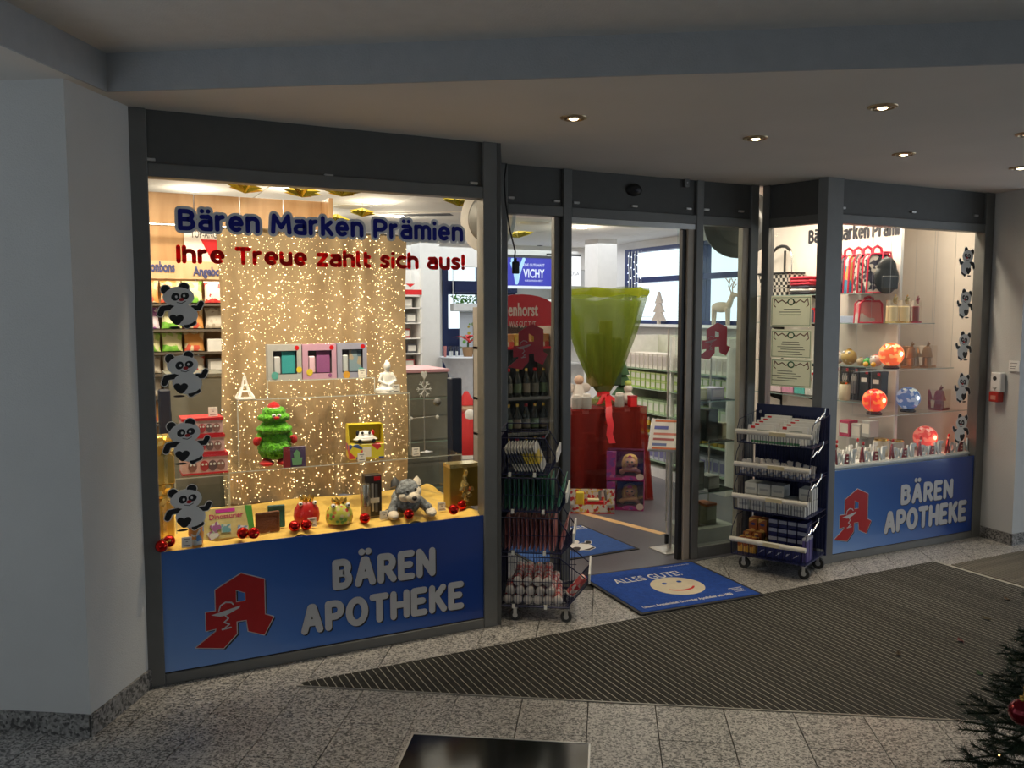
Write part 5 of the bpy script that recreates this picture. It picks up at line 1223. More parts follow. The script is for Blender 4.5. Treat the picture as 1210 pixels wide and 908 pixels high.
def onp(px, z, dx=0.0):
    """place on a panel shelf: level z, seen at column px"""
    d = ray(px, 400); X = XS + dx; Y = X * d.y / d.x
    return Vector((X, Y, z))
RTRIM = mat((.55, .02, .05), .35, key='red_trim'); CLEARV = pane_mat('clear_vinyl', (.96, .96, .96), .10)
def trim_bag(px, w, h, m, label, rz=-.3, trim=RTRIM, z=None, dx=0):
    p = onp(px, PS[0] if z is None else z, dx); t = T('toilet_bag', label, 'bag', p, rz); d = .065
    prof = [(-w / 2, 0), (w / 2, 0), (w / 2 * .92, h * .86), (w / 2 * .7, h * .98), (-w / 2 * .7, h * .98), (-w / 2 * .92, h * .86)]
    MB().prism(prof, -d / 2, d / 2).build('bag_body', m, t)
    for y in (-d / 2, d / 2): MB().tube([(x, y, z_ + .004) for x, z_ in prof], .009, 8, closed=True).build('piping', trim, t, True)
    MB().tube([(-w * .2, 0, h * .97), (-w * .16, 0, h * 1.14), (0, 0, h * 1.2), (w * .16, 0, h * 1.14), (w * .2, 0, h * .97)], .011, 8).build('handle', trim, t, True)
    return t
BAGS = [((986, .20), print_mat('bag_orange', [(.65, .24, .03), (.72, .42, .12), (.55, .12, .02), (.7, .6, .45)], 16), 'bag with orange print and red piping on the top glass shelf'),
        ((1000, .20), print_mat('bag_navy', [(.03, .04, .08), (.06, .07, .12), (.25, .25, .28), (.04, .05, .1)], 14), 'dark navy bag with red piping on the top glass shelf'),
        ((1011, .20), print_mat('bag_blue', [(.03, .20, .34), (.5, .55, .6), (.6, .38, .12), (.04, .24, .38)], 14), 'blue and orange bag with red piping on the top glass shelf'),
        ((1022, .20), print_mat('bag_dots', [(.55, .52, .46), (.05, .05, .05), (.5, .47, .42), (.08, .07, .07)], 40), 'black and cream patterned bag with red piping, next to the blue one'),
        ((1033, .20), print_mat('bag_dots2', [(.5, .48, .42), (.04, .04, .06), (.02, .02, .03), (.5, .46, .4)], 34), 'black and cream patterned bag with red piping, next to the black backpack')]
for (px, w), m, lab in BAGS: trim_bag(px, w, .30, m, lab)
t = T('backpack', 'black backpack with red grab handle at the end of the top glass shelf', 'bag', onp(1045, PS[0]), -.25); t.scale = (.75, .6, .85)
blobmesh('sack', [((0, 0, .13), (.14, .07, .14)), ((0, 0, .22), (.11, .06, .10))], .008, mat((.012, .013, .012), .4, key='backpack_black', bump=.4, bscale=25), t); MB().tube([(-.05, 0, .30), (-.04, 0, .36), (.04, 0, .36), (.05, 0, .30)], .012, 8).build('handle', RTRIM, t, True); MB().bbox(-.09, .09, -.085, -.05, .03, .15, .01).build('pocket', mat((.02, .021, .02), .4, key='pocket_black'), t)
# checked basket
m, nt, b = _new('gingham'); tc = nt.nodes.new('ShaderNodeTexCoord'); ck = nt.nodes.new('ShaderNodeTexChecker'); ck.inputs['Scale'].default_value = 27; ck.inputs['Color1'].default_value = (.6, .56, .5, 1); ck.inputs['Color2'].default_value = (.015, .015, .015, 1); nt.links.new(tc.outputs['Object'], ck.inputs[0]); nt.links.new(ck.outputs[0], b.inputs['Base Color'])
pq = onp(921, PS[0], .02); t = T('shopping_basket', 'black and white checked basket with a black arched handle', 'basket', pq, -PI / 2); t.scale = (.74, .74, .80)
MB().add([(-.20, -.10, 0), (.20, -.10, 0), (.20, .10, 0), (-.20, .10, 0), (-.24, -.13, .24), (.24, -.13, .24), (.24, .13, .24), (-.24, .13, .24)], [(3, 2, 1, 0), (0, 1, 5, 4), (1, 2, 6, 5), (2, 3, 7, 6), (3, 0, 4, 7), (4, 5, 6, 7)]).build('fabric_body', m, t)
MB().tube([(-.24, -.13, .24), (.24, -.13, .24), (.24, .13, .24), (-.24, .13, .24)], .012, 8, closed=True).build('rim', BLACK, t, True)
MB().tube([(-.17, 0, .24), (-.17, 0, .42), (-.13, 0, .50), (0, 0, .54), (.13, 0, .50), (.17, 0, .42), (.17, 0, .24)], .010, 8).build('handle', CHROME, t, True); MB().tube([(-.14, 0, .485), (-.07, 0, .53), (0, 0, .54), (.07, 0, .53), (.14, 0, .485)], .017, 8).build('grip', BLACK, t, True)
z = PS[0]
for i, c in enumerate(((.02, .02, .03), (.6, .6, .58), (.03, .03, .05), (.50, .03, .06), (.58, .05, .08), (.48, .02, .05))):
    t = T('folded_cloth', ['folded black textile at the bottom of the pile', 'folded white textile in the pile beside the basket', 'folded black textile in the middle of the pile', 'folded red textile under two more in the pile', 'folded bright red textile near the top of the pile', 'folded dark red textile on top of the pile'][i], 'textile', onp(953, z + .001 + i * .0255), -PI / 2 + .06 * math.sin(i * 2))
    MB().bbox(-.11, .11, -.10, .10, 0, .025, .010).build('folds', mat(c, .85, bump=.4, bscale=30), t, True); MB().bbox(-.112, .0, -.103, -.09, .004, .020, .005).build('hem', mat([x * .8 for x in c], .85), t)
# second shelf
t = carton('flat_box', 'pale blue flat game box with orange print on the glass shelf', 'box', onp(996, PS[1]), .32, .12, .055, mat((.36, .43, .58), .4, key='box_paleblue'), -PI / 2 + .1)
MB().box(-.14, -.01, -.0612, -.059, .015, .045).build('orange_print', mat((.62, .20, .03), .5, key='orange_print'), t)
trim_bag(1025, .20, .17, print_mat('vanity', [(.5, .45, .42), (.6, .2, .2), (.55, .5, .48)], 18), 'small clear vanity bag with red handle on the second glass shelf', z=PS[1], dx=.0)
for px, c in ((962, (.05, .05, .10)), (970, (.50, .04, .05))):
    carton('gift_tin', 'dark tin behind the corner post on the second glass shelf' if c[0] < .1 else 'red tin behind the corner post on the second glass shelf', 'tin', onp(px, PS[1]), .074, .1, .10 if c[0] > .1 else .12, mat(c, .4), -PI / 2, lid=RED)
# third shelf: round money boxes
def ballbank(px, r, m, label, hat=None):
    t = T('ball_ornament', label, 'ornament', onp(px, PS[2], -.03 if r > .02 else -.105), R_.random()); MB().ball((0, 0, r), r, 22, 14).build('ball', m, t, True)
    MB().lathe([(r * .30, r * 1.93), (r * .35, r * 2.0), (r * .12, r * 2.12)], 14).build('cap', hat or GOLDF, t, True)
    for s_ in (-1, 1): MB().ball((-r * .7, s_ * r * .35, r * 1.65), r * .16, 8, 6).build('eye', WHITEG, t, True)
ballbank(990, .050, mat((.7, .66, .62), .5, key='snow_ball'), 'white ball ornament with red cap behind the corner post', RED)
ballbank(1004, .061, star_print('gold_dots', (.45, .32, .10), [(.8, .72, .5), (.75, .7, .55)], 26, .22), 'gold ball ornament with pale dots and bow', GOLDF)
ballbank(1018, .031, mat((.5, .4, .25), .5, key='tan_ball'), 'small tan ball ornament between the gold and green ones')
ballbank(1026, .032, mat((.06, .45, .08), .5, key='green_ball', var=.3), 'bright green ball ornament on the third glass shelf', mat((.05, .2, .5), .5, key='cap_blue'))
ballbank(1036, .046, star_print('multi_ball', (.6, .55, .5), [(.7, .3, .05), (.1, .35, .3), (.6, .1, .1)], 24, .3), 'multicoloured ball ornament next to the green one', RED)
for i, px in enumerate((1024, 1033)): ballbank(px, .019, mat((.75, .45, .03), .4, key='yellow_ball'), 'little yellow ball ornament at the shelf edge, under the green one' if i == 0 else 'little yellow ball ornament at the shelf edge, under the multicoloured one')
# fourth shelf: cartons
for i, (px, w, h, c, lab) in enumerate(((907, .11, .16, (.62, .35, .38), 'pink and white carton on the glass shelf behind the notices'), (921, .13, .17, (.70, .55, .60), 'pale pink carton on the glass shelf behind the notices'), (936, .13, .15, (.66, .30, .45), 'rose carton on the glass shelf behind the notices'), (950, .12, .22, (.10, .45, .42), 'teal carton on the glass shelf behind the notices'), (962, .10, .20, (.62, .62, .60), 'white carton beside the teal one behind the notices'), (990, .13, .26, (.62, .62, .62), 'tall white carton beside the black ones on the fourth glass shelf'), (1004, .08, .26, (.03, .025, .025), 'black carton with mill picture, next to the tall white carton'), (1015, .08, .26, (.028, .025, .028), 'black carton with mill picture in the middle of the fourth shelf'), (1027, .088, .25, (.015, .017, .02), 'plain black carton on the fourth glass shelf'), (1041, .095, .24, (.02, .02, .022), 'plain black carton at the near end of the fourth glass shelf'))):
    t = carton('carton', lab, 'box', onp(px, PS[3], .03), w, .08, h, mat(c, .4, var=.12, vscale=40), -PI / 2, lid=mat([min(1, x * 1.4 + .02) for x in c], .4))
    if 'mill' in lab:
        for s_ in (-.012, .012): MB().cyl((s_, -.042, h * .2), (s_, -.042, h * .8), .006, n=8).build('mill_picture', STEEL, t)
    MB().box(-w * .3, w * .3, -.0415, -.0395, h * .60, h * .74).build('caption', CARD if c[0] < .2 else mat((.5, .1, .15), .5, key='pink_caption'), t); MB().box(w * .15, w * .42, -.0415, -.0395, h * .86, h * .96).build('red_tag', RED, t)
# low goods under the shelves
for i, (px, py, w, h, c, lab) in enumerate(((1006, 516, .10, .13, (.62, .06, .14), 'red and white packet standing low under the glass shelves'), (1020, 519, .085, .12, (.62, .60, .56), 'white cup box standing low under the glass shelves'), (1032, 517, .080, .13, (.5, .5, .48), 'grey cup box standing low under the glass shelves'))):
    q = onp(px, WX(px, py, XS).z); t = T('low_stand', ['clear block under the red and white packet', 'clear block under the white cup box', 'clear block under the grey cup box'][i], 'riser', (q.x, q.y, .004)); z0 = t.location.z; hz = q.z - z0
    MB().box(-.07, .07, -.043, .043, hz - .005, hz).build('top_plate', ACRYL, t)
    for s_ in (-.07, .065): MB().box(s_, s_ + .005, -.043, .043, 0, hz - .005).build('side_plate', ACRYL, t)
    carton('gift_pack', lab, 'box', q, w, .10, h, mat(c, .4), -PI / 2, front=CARD)
t = T('jar_candle', 'cream jar candle with gold bow behind the corner post', 'candle', onp(996, PS[3] - .02, -.12)); t.location.z = PS[3]; t.location.x = XS - .083
MB().lathe([(.040, 0), (.044, .02), (.044, .12), (.036, .13)], 18).build('jar', mat((.62, .55, .38), .3, key='jar_cream'), t, True); MB().lathe([(.038, .13), (.040, .145), (.01, .15)], 18).build('lid', GOLDF, t, True)

# hanging acrylic shelves with candles and globes
def ashelf(label, x0, x1, py, Y, y0, y1, wires=()):
    z = W((x0 + x1) / 2, py, Y).z; X0_, X1_ = W(x0, py, Y).x, W(x1, py, Y).x
    t = T('acrylic_shelf', label, 'shelf', ((X0_ + X1_) / 2, Y, z)); w = (X1_ - X0_) / 2
    MB().box(-w, w, y0, y1, -.006, 0).build('plate', ACRYL, t); MB().box(-w, w, y0 - .001, y0, -.006, .0).build('front_edge', ACRYLE, t)
    for xx in (-w + .02, w - .02):
        for yy_ in (y0 + .01, y1 - .01): MB().cyl((xx, yy_, 0), (xx, yy_, (ZS if z > 1.2 else ZBs - .006) - z), .0011, n=5).build('wire', STEEL, t)
    return z
YA = 4.44
ZA = ashelf('small hanging acrylic shelf with the wrapped candles', 1036, 1091, 382, YA, -.10, .08)
ZBs = ashelf('hanging acrylic shelf with the orange globe', 997, 1113, 436, YA, -.10, .08)
ZCs = ashelf('lowest hanging acrylic shelf with the red and blue globes', 1014, 1134, 487, YA, -.10, .08)
def candle(px, Y, z, w, h, body, ribbon, label, clear=True):
    p = W(px, 400, Y); t = T('wrapped_candle', label, 'candle', (p.x, Y, z), .3)
    MB().box(-w * .43, w * .43, -w * .36, w * .36, 0, .014).build('gold_tray', ribbon, t); MB().lathe([(w * .28, .014), (w * .30, h * .62), (w * .25, h * .64)], 18).build('wax', body, t, True)
    MB().box(-w * .40, w * .40, -w * .34, w * .34, .015, h * .86).build('cellophane', pane_mat('cellophane', (.95, .93, .90), .12), t); bow(t, (0, 0, h * .88), w * .38, ribbon, 5)
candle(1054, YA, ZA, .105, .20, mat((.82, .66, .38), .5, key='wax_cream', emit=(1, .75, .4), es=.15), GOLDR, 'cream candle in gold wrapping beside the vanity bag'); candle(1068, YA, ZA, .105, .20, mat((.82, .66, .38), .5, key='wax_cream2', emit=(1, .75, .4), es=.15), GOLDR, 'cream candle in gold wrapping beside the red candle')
candle(1081, YA, ZA, .085, .20, mat((.38, .02, .05), .4, key='wax_red'), mat((.45, .02, .06), .4, key='ribbon_red'), 'red candle in red wrapping on the small hanging shelf')
def globe_mat(key, c0, c1, es):
    m, nt, b = _new(key); N = nt.nodes; L = nt.links; tc = N.new('ShaderNodeTexCoord'); vo = N.new('ShaderNodeTexVoronoi'); vo.inputs['Scale'].default_value = 38; L.new(tc.outputs['Object'], vo.inputs[0])
    cr = ramp(nt, vo.outputs['Color'], [(0, c0), (.55, c1), (.85, [min(1, x * 1.5 + .15) for x in c1])], 'CONSTANT'); L.new(cr, b.inputs['Base Color']); L.new(cr, b.inputs['Emission Color']); b.inputs['Emission Strength'].default_value = es; b.inputs['Roughness'].default_value = .15
    return m
def globe(px, Y, z, r, m, label, glow, core):
    p = W(px, 400, Y); t = T('globe_lamp', label, 'lamp', (p.x, Y, z)); MB().lathe([(r * .62, 0), (r * .66, r * .12), (r * .5, r * .26), (r * .4, r * .30)], 20).build('base', BLACK, t, True)
    MB().ball((0, 0, r * 1.2), r, 28, 18).build('mosaic_globe', m, t, True); MB().ball((-.0, -r * .97, r * 1.28), (r * .22, r * .05, r * .2), 12, 8).build('glow_spot', core, t, True)
    if glow: lamp('globe_glow', 'POINT', (p.x, Y - r - .06, z + r * 1.2), .35, glow, size=.03)
CORE = mat((1, .5, .3), .4, key='glow_core', emit=(1, .45, .22), es=3.2); CORE2 = mat((.8, .85, 1), .4, key='glow_core_b', emit=(.8, .88, 1), es=1.2)
globe(1054, YA, ZBs, .090, globe_mat('globe_orange', (.75, .10, .03), (.85, .32, .10), .75), 'glowing orange globe lamp on the middle hanging shelf', (1, .4, .15), mat((1, .8, .5), .4, key='glow_core_o', emit=(1, .78, .45), es=3))
globe(1036, YA, ZCs, .088, globe_mat('globe_red', (.70, .03, .02), (.85, .16, .03), .75), 'glowing red globe lamp on the lowest hanging shelf', (1, .2, .08), CORE)
globe(1076, YA + .01, ZCs, .088, globe_mat('globe_blue', (.10, .20, .50), (.45, .55, .75), .22), 'blue and silver mosaic globe lamp on the lowest hanging shelf', None, CORE2)
globe(1098, YA + .01, ZB + .0, .090, globe_mat('globe_red2', (.62, .05, .04), (.75, .18, .12), .6), 'glowing red globe lamp behind the advent letters', (1, .2, .1), CORE)
def gifthouse(px, Y, z, w, h, m, label, base=None):
    p = W(px, 400, Y); t = T('gift_house', label, 'gift', (p.x, Y, z), .2)
    MB().box(-w * .75, w * .75, -w * .5, w * .5, 0, .018).build('tray', base or m, t); MB().lathe([(w * .40, .018), (w * .34, h * .40), (w * .52, h * .42), (w * .30, h * .82), (w * .10, h * .88)], 16).build('wrapped_body', m, t, True); bow(t, (0, 0, h * .92), w * .32, base or m, 4)
    MB().box(-w * .8, w * .8, -w * .55, w * .55, .019, h * .9).build('clear_cover', pane_mat('cellophane'), t)
BRZ = mat((.45, .25, .13), .3, .4, key='bronze_foil'); BRZ2 = mat((.55, .32, .16), .3, .5, key='bronze_tray')
gifthouse(1077, YA, ZBs, .085, .19, BRZ, 'bronze foil gift beside the orange globe', BRZ2); gifthouse(1096, YA, ZBs, .085, .19, mat((.6, .4, .25), .3, .3, key='bronze_pale'), 'pale bronze foil gift at the shelf end', BRZ2)
gifthouse(1113, YA, ZCs, .095, .18, mat((.42, .03, .05), .35, key='house_red'), 'dark red gift house under a clear cover', mat((.25, .015, .025), .4, key='house_tray'))
# ADVENT letter boards
ADR = mat((.24, .02, .03), .5, key='advent_red'); ADS = mat((.58, .60, .60), .45, key='advent_silver'); LW = mat((.75, .74, .70), .5, key='advent_base')
SANTA = mat((.55, .02, .02), .7, key='santa_red')
def advent(p, w, label, rz=0.0, pale=False):
    t = T('advent_letters', label, 'ornament', p, rz, 'advent letter boards'); MB().bbox(-w / 2, w / 2, -.015, .015, 0, .010, .002).build('base', LW, t); x = -w * .40
    for i, c in enumerate('ADVENT'):
        h = (.115, .085, .075, .070, .095, .105)[i]; m = ADR if (c in 'AE' and not pale) else (ADS if not pale else LW)
        text('letter_' + c.lower(), c, m, t, (x, -.006 + .004 * (i % 2), .010), w=w * .17, h=h, ext=.006, off=.004); x += w * .16
    for s_, m_ in ((0, SANTA), (1, LW)): MB().ball((-w * .36, -.004, .125 + .018 * (1 - s_)), (.010, .008, .014 if s_ == 0 else .007), 10, 6).build('santa_hat' if s_ == 0 else 'santa_face', m_, t, True)
AL = ['advent letter board beside the corner post', 'advent letter board second from the corner post', 'advent letter board in the middle of the row', 'advent letter board in front of the red globe', 'advent letter board at the pier end of the row']
for (x0, x1, yb2), lab in zip(((983, 1011, 557), (1014, 1047, 553.5), (1049, 1081, 550), (1082, 1113, 545), (1115, 1147, 541)), AL):
    a_, b_ = W(x0, yb2, 4.275), W(x1, yb2, 4.275); advent(((a_.x + b_.x) / 2, 4.275, ZB), b_.x - a_.x, lab)
for x0, x1, lab in ((986, 1006, 'pale advent letter board behind the coloured ones at the post'), (1010, 1035, 'pale advent letter board behind the second coloured one')):
    a_, b_ = W(x0, 535, 4.42), W(x1, 535, 4.42); advent(((a_.x + b_.x) / 2, 4.42, ZB), (b_.x - a_.x) * 1.1, lab, pale=True)
for px, hh, lab in ((1042, .13, 'cream jar candle behind the advent letters'), (1060, .11, 'grey jar candle behind the advent letters')):
    p = W(px, 500, 4.45); t = T('jar_candle', lab, 'candle', (p.x, 4.45, ZB)); MB().lathe([(.05, 0), (.056, .02), (.056, hh * .85), (.045, hh * .9)], 18).build('jar', mat((.62, .56, .44) if px < 1050 else (.42, .42, .42), .3, key=f'jar{px}'), t, True); MB().lathe([(.05, hh * .9), (.05, hh), (.012, hh * 1.04)], 18).build('lid', GOLDF, t, True)

# notices on the splayed pane
def on_splay(px, py, off=.026):
    n = N2.normalized(); p0 = A2 + N2 * off; d = ray(px, py); return EYE + d * ((p0 - EYE).dot(n) / d.dot(n))
RZS = math.atan2(D2.y, D2.x)
PAPER = film_mat('notice_paper', (.74, .76, .66), .6); GRN = mat((.03, .16, .08), .6, key='notice_green'); BRN = mat((.12, .03, .03), .6, key='notice_brown')
for i, (y0, y1, nl) in enumerate(((349, 387, 3), (389, 424, 6), (424, 458, 5))):
    a_, b_ = on_splay(910, (y0 + y1) / 2), on_splay(958, (y0 + y1) / 2); c = on_splay(934, y1); tz = on_splay(934, y0).z - c.z; w = (b_ - a_).length
    t = T('notice', ['notice with wreath border on the narrow pane, topmost of three', 'notice with wreath border on the narrow pane, middle of three', 'notice with wreath border on the narrow pane, lowest of three'][i], 'notice', (c.x, c.y, c.z + .003), RZS, 'wreath notices'); h = tz - .006
    MB().box(-w / 2, w / 2, -.0012, 0, 0, h).build('paper', PAPER, t)
    for bx4 in ((-w * .47, w * .47, h * .04, h * .055), (-w * .47, w * .47, h * .93, h * .945), (-w * .475, -w * .465, h * .04, h * .94), (w * .465, w * .475, h * .04, h * .94)): MB().box(bx4[0], bx4[1], -.0018, -.0012, bx4[2], bx4[3]).build('border_line', GRN, t)
    MB().tube([(.075 * w * math.cos(a) * 1.0, -.0022, h * .80 + h * .10 * math.sin(a)) for a in [2 * PI * k / 14 for k in range(14)]], .0045, 6, closed=True).build('wreath', GRN, t)
    for s_ in (-1, 1): MB().stroke([(s_ * w * .40, h * .90), (s_ * w * .32, h * .78), (s_ * w * .22, h * .86), (s_ * w * .12, h * .76), (s_ * w * .06, h * .84)], .0035, -.0022, -.0012, 6).build('garland', BRN, t); MB().stroke([(s_ * w * .40, h * .90), (s_ * w * .43, h * .70), (s_ * w * .38, h * .64)], .003, -.0022, -.0012, 6).build('ribbon_tail', BRN, t)
    for k in range(nl):
        ww = w * (.36 if k else .22); zz = h * (.56 - .085 * k); xo = 0 if i < 2 else -w * .12
        MB().box(xo - ww * (.8 + .2 * math.sin(k * 3 + i)), xo + ww * (.8 + .2 * math.cos(k * 2 + i)), -.0018, -.0012, zz - h * .012, zz + h * .012).build('text_line', mat((.10, .11, .10), .7, key='notice_ink'), t)
# ---- wall call point and label on the right pier
def on_pier(px, py):
    p0 = Vector((6.175, 4.20, 0)); d0 = Vector((-.04, -.27, 0)).normalized(); n = Vector((-d0.y, d0.x, 0)); d = ray(px, py); return EYE + d * ((p0 - EYE).dot(n) / d.dot(n)), math.atan2(d0.y, d0.x)
c, rzp = on_pier(1181, 475)
t = T('call_point', 'white wall key switch with red lower box on the plaster pier', 'switch', (c.x, c.y, c.z), rzp); hz = on_pier(1181, 440)[0].z - c.z
MB().bbox(-.045, .045, -.05, .002, hz * .34, hz, .006).build('housing', WHITE, t); MB().bbox(-.050, .034, -.056, .002, 0, hz * .34, .005).build('red_box', mat((.42, .03, .02), .35, key='call_red'), t)
MB().lathe([(.016, 0), (.016, .004), (.010, .005)], 14).build('dial', DKGREY, t, rot=(PI / 2, 0, 0), loc=(-.005, -.05, hz * .80)); MB().tube([(-.012, -.052, hz * .50), (0, -.058, hz * .42), (.012, -.052, hz * .50)], .004, 6).build('key', STEEL, t, True); MB().box(-.03, .015, -.058, -.055, hz * .08, hz * .22).build('red_box_label', mat((.6, .25, .2), .4, key='call_label'), t)
c, _ = on_pier(1198, 439); t = T('wall_label', 'small printed paper label on the plaster pier above the key switch', 'label', (c.x, c.y, c.z), rzp); MB().box(-.045, .045, -.003, .002, 0, .078).build('paper', WHITE, t)
for k in range(4): MB().box(-.032, .030 - .006 * k, -.0036, -.003, .058 - .013 * k, .062 - .013 * k).build('print_line', INK, t)
# ================================================================ SALES ROOM
# ---- ceiling fittings
SPOTL = mat((1, .95, .85), .3, key='shop_lamp', emit=(1, .93, .80), es=14)
for i, (px, py) in enumerate(((229, 223), (303, 241), (345, 222), (365, 252), (443, 238), (688, 268), (325, 247), (470, 254))):
    p = F(px, py, ZS); t = T('ceiling_spot', 'round recessed lamp in the tiled shop ceiling', 'lamp', (p.x, p.y, ZS), 0, 'recessed lamps in the shop ceiling')
    MB().lathe([(.05, .004), (.085, -.004), (.092, -.002), (.094, .002)], 24).build('trim_ring', WHITEG, t, True); MB().ball((0, 0, -.004), (.07, .07, .02), 20, 8).build('lens', SPOTL, t, True); lamp('ceiling_spot_light', 'POINT', (p.x, p.y, ZS - .16), 7, (1.0, .88, .70), size=.07)
for i, (px, py, lab) in enumerate(((416, 244, 'flat white round speaker grille in the shop ceiling near the window letters'), (632, 263, 'flat beige round grille in the shop ceiling behind the door'))):
    p = F(px, py, ZS); t = T('ceiling_grille', lab, 'grille', (p.x, p.y, ZS)); MB().lathe([(.16, .002), (.17, -.008), (.10, -.012), (.002, -.012)], 28).build('disc', mat((.62, .56, .46), .6, key='grille'), t, True); MB().lathe([(.17, -.006), (.185, -.004), (.188, .002)], 28).build('rim', WHITE, t, True)
p = F(500, 253, ZS); t = T('ceiling_vent', 'slotted dark air vent in the shop ceiling above the letters', 'vent', (p.x, p.y, ZS), -.6)
MB().box(-.45, .45, -.16, .16, -.010, .001).build('frame', CT, t)
for k in range(3): MB().box(-.30, .30, -.10 + .07 * k, -.06 + .07 * k, -.014, -.008).build('slot', DKGREY, t)
GST = mat((.62, .50, .06), .18, .9, key='gold_star', bump=.2, bscale=8)
def star(p, r, label, rz, tilt):
    t = T('foil_star', label, 'ornament', p, 0, 'foil stars under the shop ceiling', rot=(tilt, .1, rz)); n = 8
    for k in range(n):
        a0, a1, a2 = (2 * PI * (k + e) / n for e in (-.5, 0, .5))
        MB().add([(0, 0, .04), (0, 0, -.04), (r * .38 * math.cos(a0), r * .38 * math.sin(a0), 0), (r * math.cos(a1), r * math.sin(a1), 0), (r * .38 * math.cos(a2), r * .38 * math.sin(a2), 0)], [(0, 2, 3), (0, 3, 4), (1, 3, 2), (1, 4, 3)]).build('star_point', GST, t)
    MB().cyl((0, 0, .03), (0, 0, .14), .0012, n=5).build('thread', STEEL, t)
SL = ['gold foil star hanging over the candy shelves', 'gold foil star hanging above the curtain, beside the ceiling lamp', 'gold foil star hanging above the middle of the blue lettering', 'gold foil star hanging near the slotted ceiling vent', 'gold foil star hanging near the round mirror', 'gold foil star hanging behind the door beside the blue wall sign', 'gold foil star hanging over the green tulle', 'gold foil star hanging low over the curtain rail']
for (px, py, r), lab in zip(((290, 222, .13), (357, 227, .15), (404, 226, .14), (428, 251, .12), (543, 238, .15), (612, 277, .19), (698, 258, .24), (398, 258, .13)), SL): star(F(px, py, ZS - .13), r, lab, R_.random() * 3, R_.uniform(-.12, .12))
# round mirrors behind the door corners
for px, py, Y, r, lab, rz in ((578, 258, 5.02, .22, 'round grey wall mirror seen through glass at the door corner by the cable', -1.15), (872, 264, 5.04, .26, 'round grey wall mirror seen through glass at the door corner by the shelf trolley', -.5)):
    p = W(px, py, Y); t = T('round_mirror', lab, 'mirror', p, rz); MB().lathe([(.003, -.06), (r * .6, -.045), (r * .97, -.005)], 32).build('mirror_face', mat((.16, .165, .16), .35, .2, key='mirror_grey'), t, rot=(PI / 2, 0, 0)).rotation_euler = (PI / 2 + PI, 0, 0)
    MB().lathe([(r * .97, -.015), (r * 1.01, 0), (r * 1.01, .03), (r * .96, .035)], 32).build('rim', WHITE if px < 700 else mat((.13, .135, .13), .5, key='mirror_rim'), t, True, rot=(PI / 2, 0, 0)); MB().cyl((0, .03, 0), (0, .03, ZS - p.z), .012, n=8).build('hanger', WHITE, t); MB().cyl((-r * .8, -.02, -r * .3), (r * .4, -.03, r * .7), .010, n=8).build('strut', WHITE, t)

# ---- candy wall
WOOD = wood_mat('maple', (.50, .29, .13), (.62, .39, .20), 2.2, .4, (6, 6, .8)); WOODL = wood_mat('maple_pale', (.60, .40, .22), (.70, .50, .30), 2.2, .4, (6, 6, .8))
YW = 6.42
wx0, wx1 = W(120, 400, YW).x, W(394, 400, YW).x
cwl = T('candy_shelving', 'maple shelf wall filled with bags of sweets behind the panda stickers', 'shelf unit', ((wx0 + wx1) / 2, YW, .004)); hw = (wx1 - wx0) / 2; cxw = (wx0 + wx1) / 2
nbp = 5
for k in range(nbp): MB().bbox(-hw + 2 * hw * k / nbp + .004, -hw + 2 * hw * (k + 1) / nbp - .004, .18, .20, 0, 2.60, .003).build('back_board', WOOD, cwl)
zcf = W(200, 311, YW - .02).z
MB().box(-hw, hw, .02, .05, W(200, 330, YW).z, zcf + .015).build('sign_board', WOODL, cwl); MB().cyl((-hw, .0, W(190, 266, YW).z), (hw, .0, W(190, 266, YW).z), .010, n=10).build('chrome_rail', CHROME, cwl)
for s_ in (-hw, hw - .03): MB().box(s_, s_ + .03, -.05, .19, 0, 2.60).build('side_panel', WOOD, cwl)
text('category_sign', 'Bonbons', mat((.06, .07, .20), .5, key='sign_ink'), cwl, (W(190, 320, YW).x - cxw, .016, W(185, 320.5, YW).z - .004), w=W(201, 320, YW).x - W(167, 320, YW).x, h=.075, ext=.003, off=.003)
text('category_sign', 'Angebote', mat((.06, .07, .20), .5, key='sign_ink'), cwl, (W(249, 324, YW).x - cxw, .016, W(249, 325.5, YW).z - .004), w=W(269, 320, YW).x - W(229, 320, YW).x, h=.085, ext=.003, off=.003)
SHZ = []
for py in (359, 389.5, 416.5, 442, 469, 500, 535):
    z = W(215, py, YW - .08).z; SHZ.append(z); MB().box(-hw + .03, hw - .03, -.09, .18, z - .016 - .004, z - .004).build('shelf_board', mat((.12, .10, .08), .5, key='shelf_dark'), cwl)
px0, px1 = W(219, 275, YW + .05).x, W(264, 275, YW + .05).x
t = T('poster', 'white offer poster with red triangle on the maple wall', 'poster', ((px0 + px1) / 2, YW + .17, W(240, 320, YW).z)); ph = W(240, 271, YW).z - W(240, 320, YW).z; pw = (px1 - px0)
MB().box(-pw / 2, pw / 2, -.012, 0, 0, ph).build('board', mat((.82, .80, .76), .4, key='poster_white'), t); MB().prism([(-pw * .06, ph * .80), (pw * .24, ph * .25), (pw * .5, ph * .62), (pw * .5, ph * .80)], -.015, -.012).build('red_triangle', RED, t); text('headline', 'TOP-ANGEBOT', INK, t, (.06, -.013, ph * .84), w=pw * 1.1, h=.055, off=.001)
PC = [[(.62, .10, .06), (.72, .55, .30), (.65, .3, .08), (.7, .6, .4)], [(.20, .50, .06), (.45, .62, .15), (.7, .68, .4), (.15, .4, .05)], [(.75, .60, .06), (.72, .45, .08), (.78, .68, .2)], [(.60, .04, .05), (.72, .68, .62), (.65, .08, .06)], [(.5, .44, .36), (.62, .58, .5), (.4, .34, .26)], [(.45, .2, .5), (.7, .6, .7), (.3, .1, .35)]]
PMs = [print_mat(f'sweet_print{i}', c, 26 + 3 * i) for i, c in enumerate(PC)]
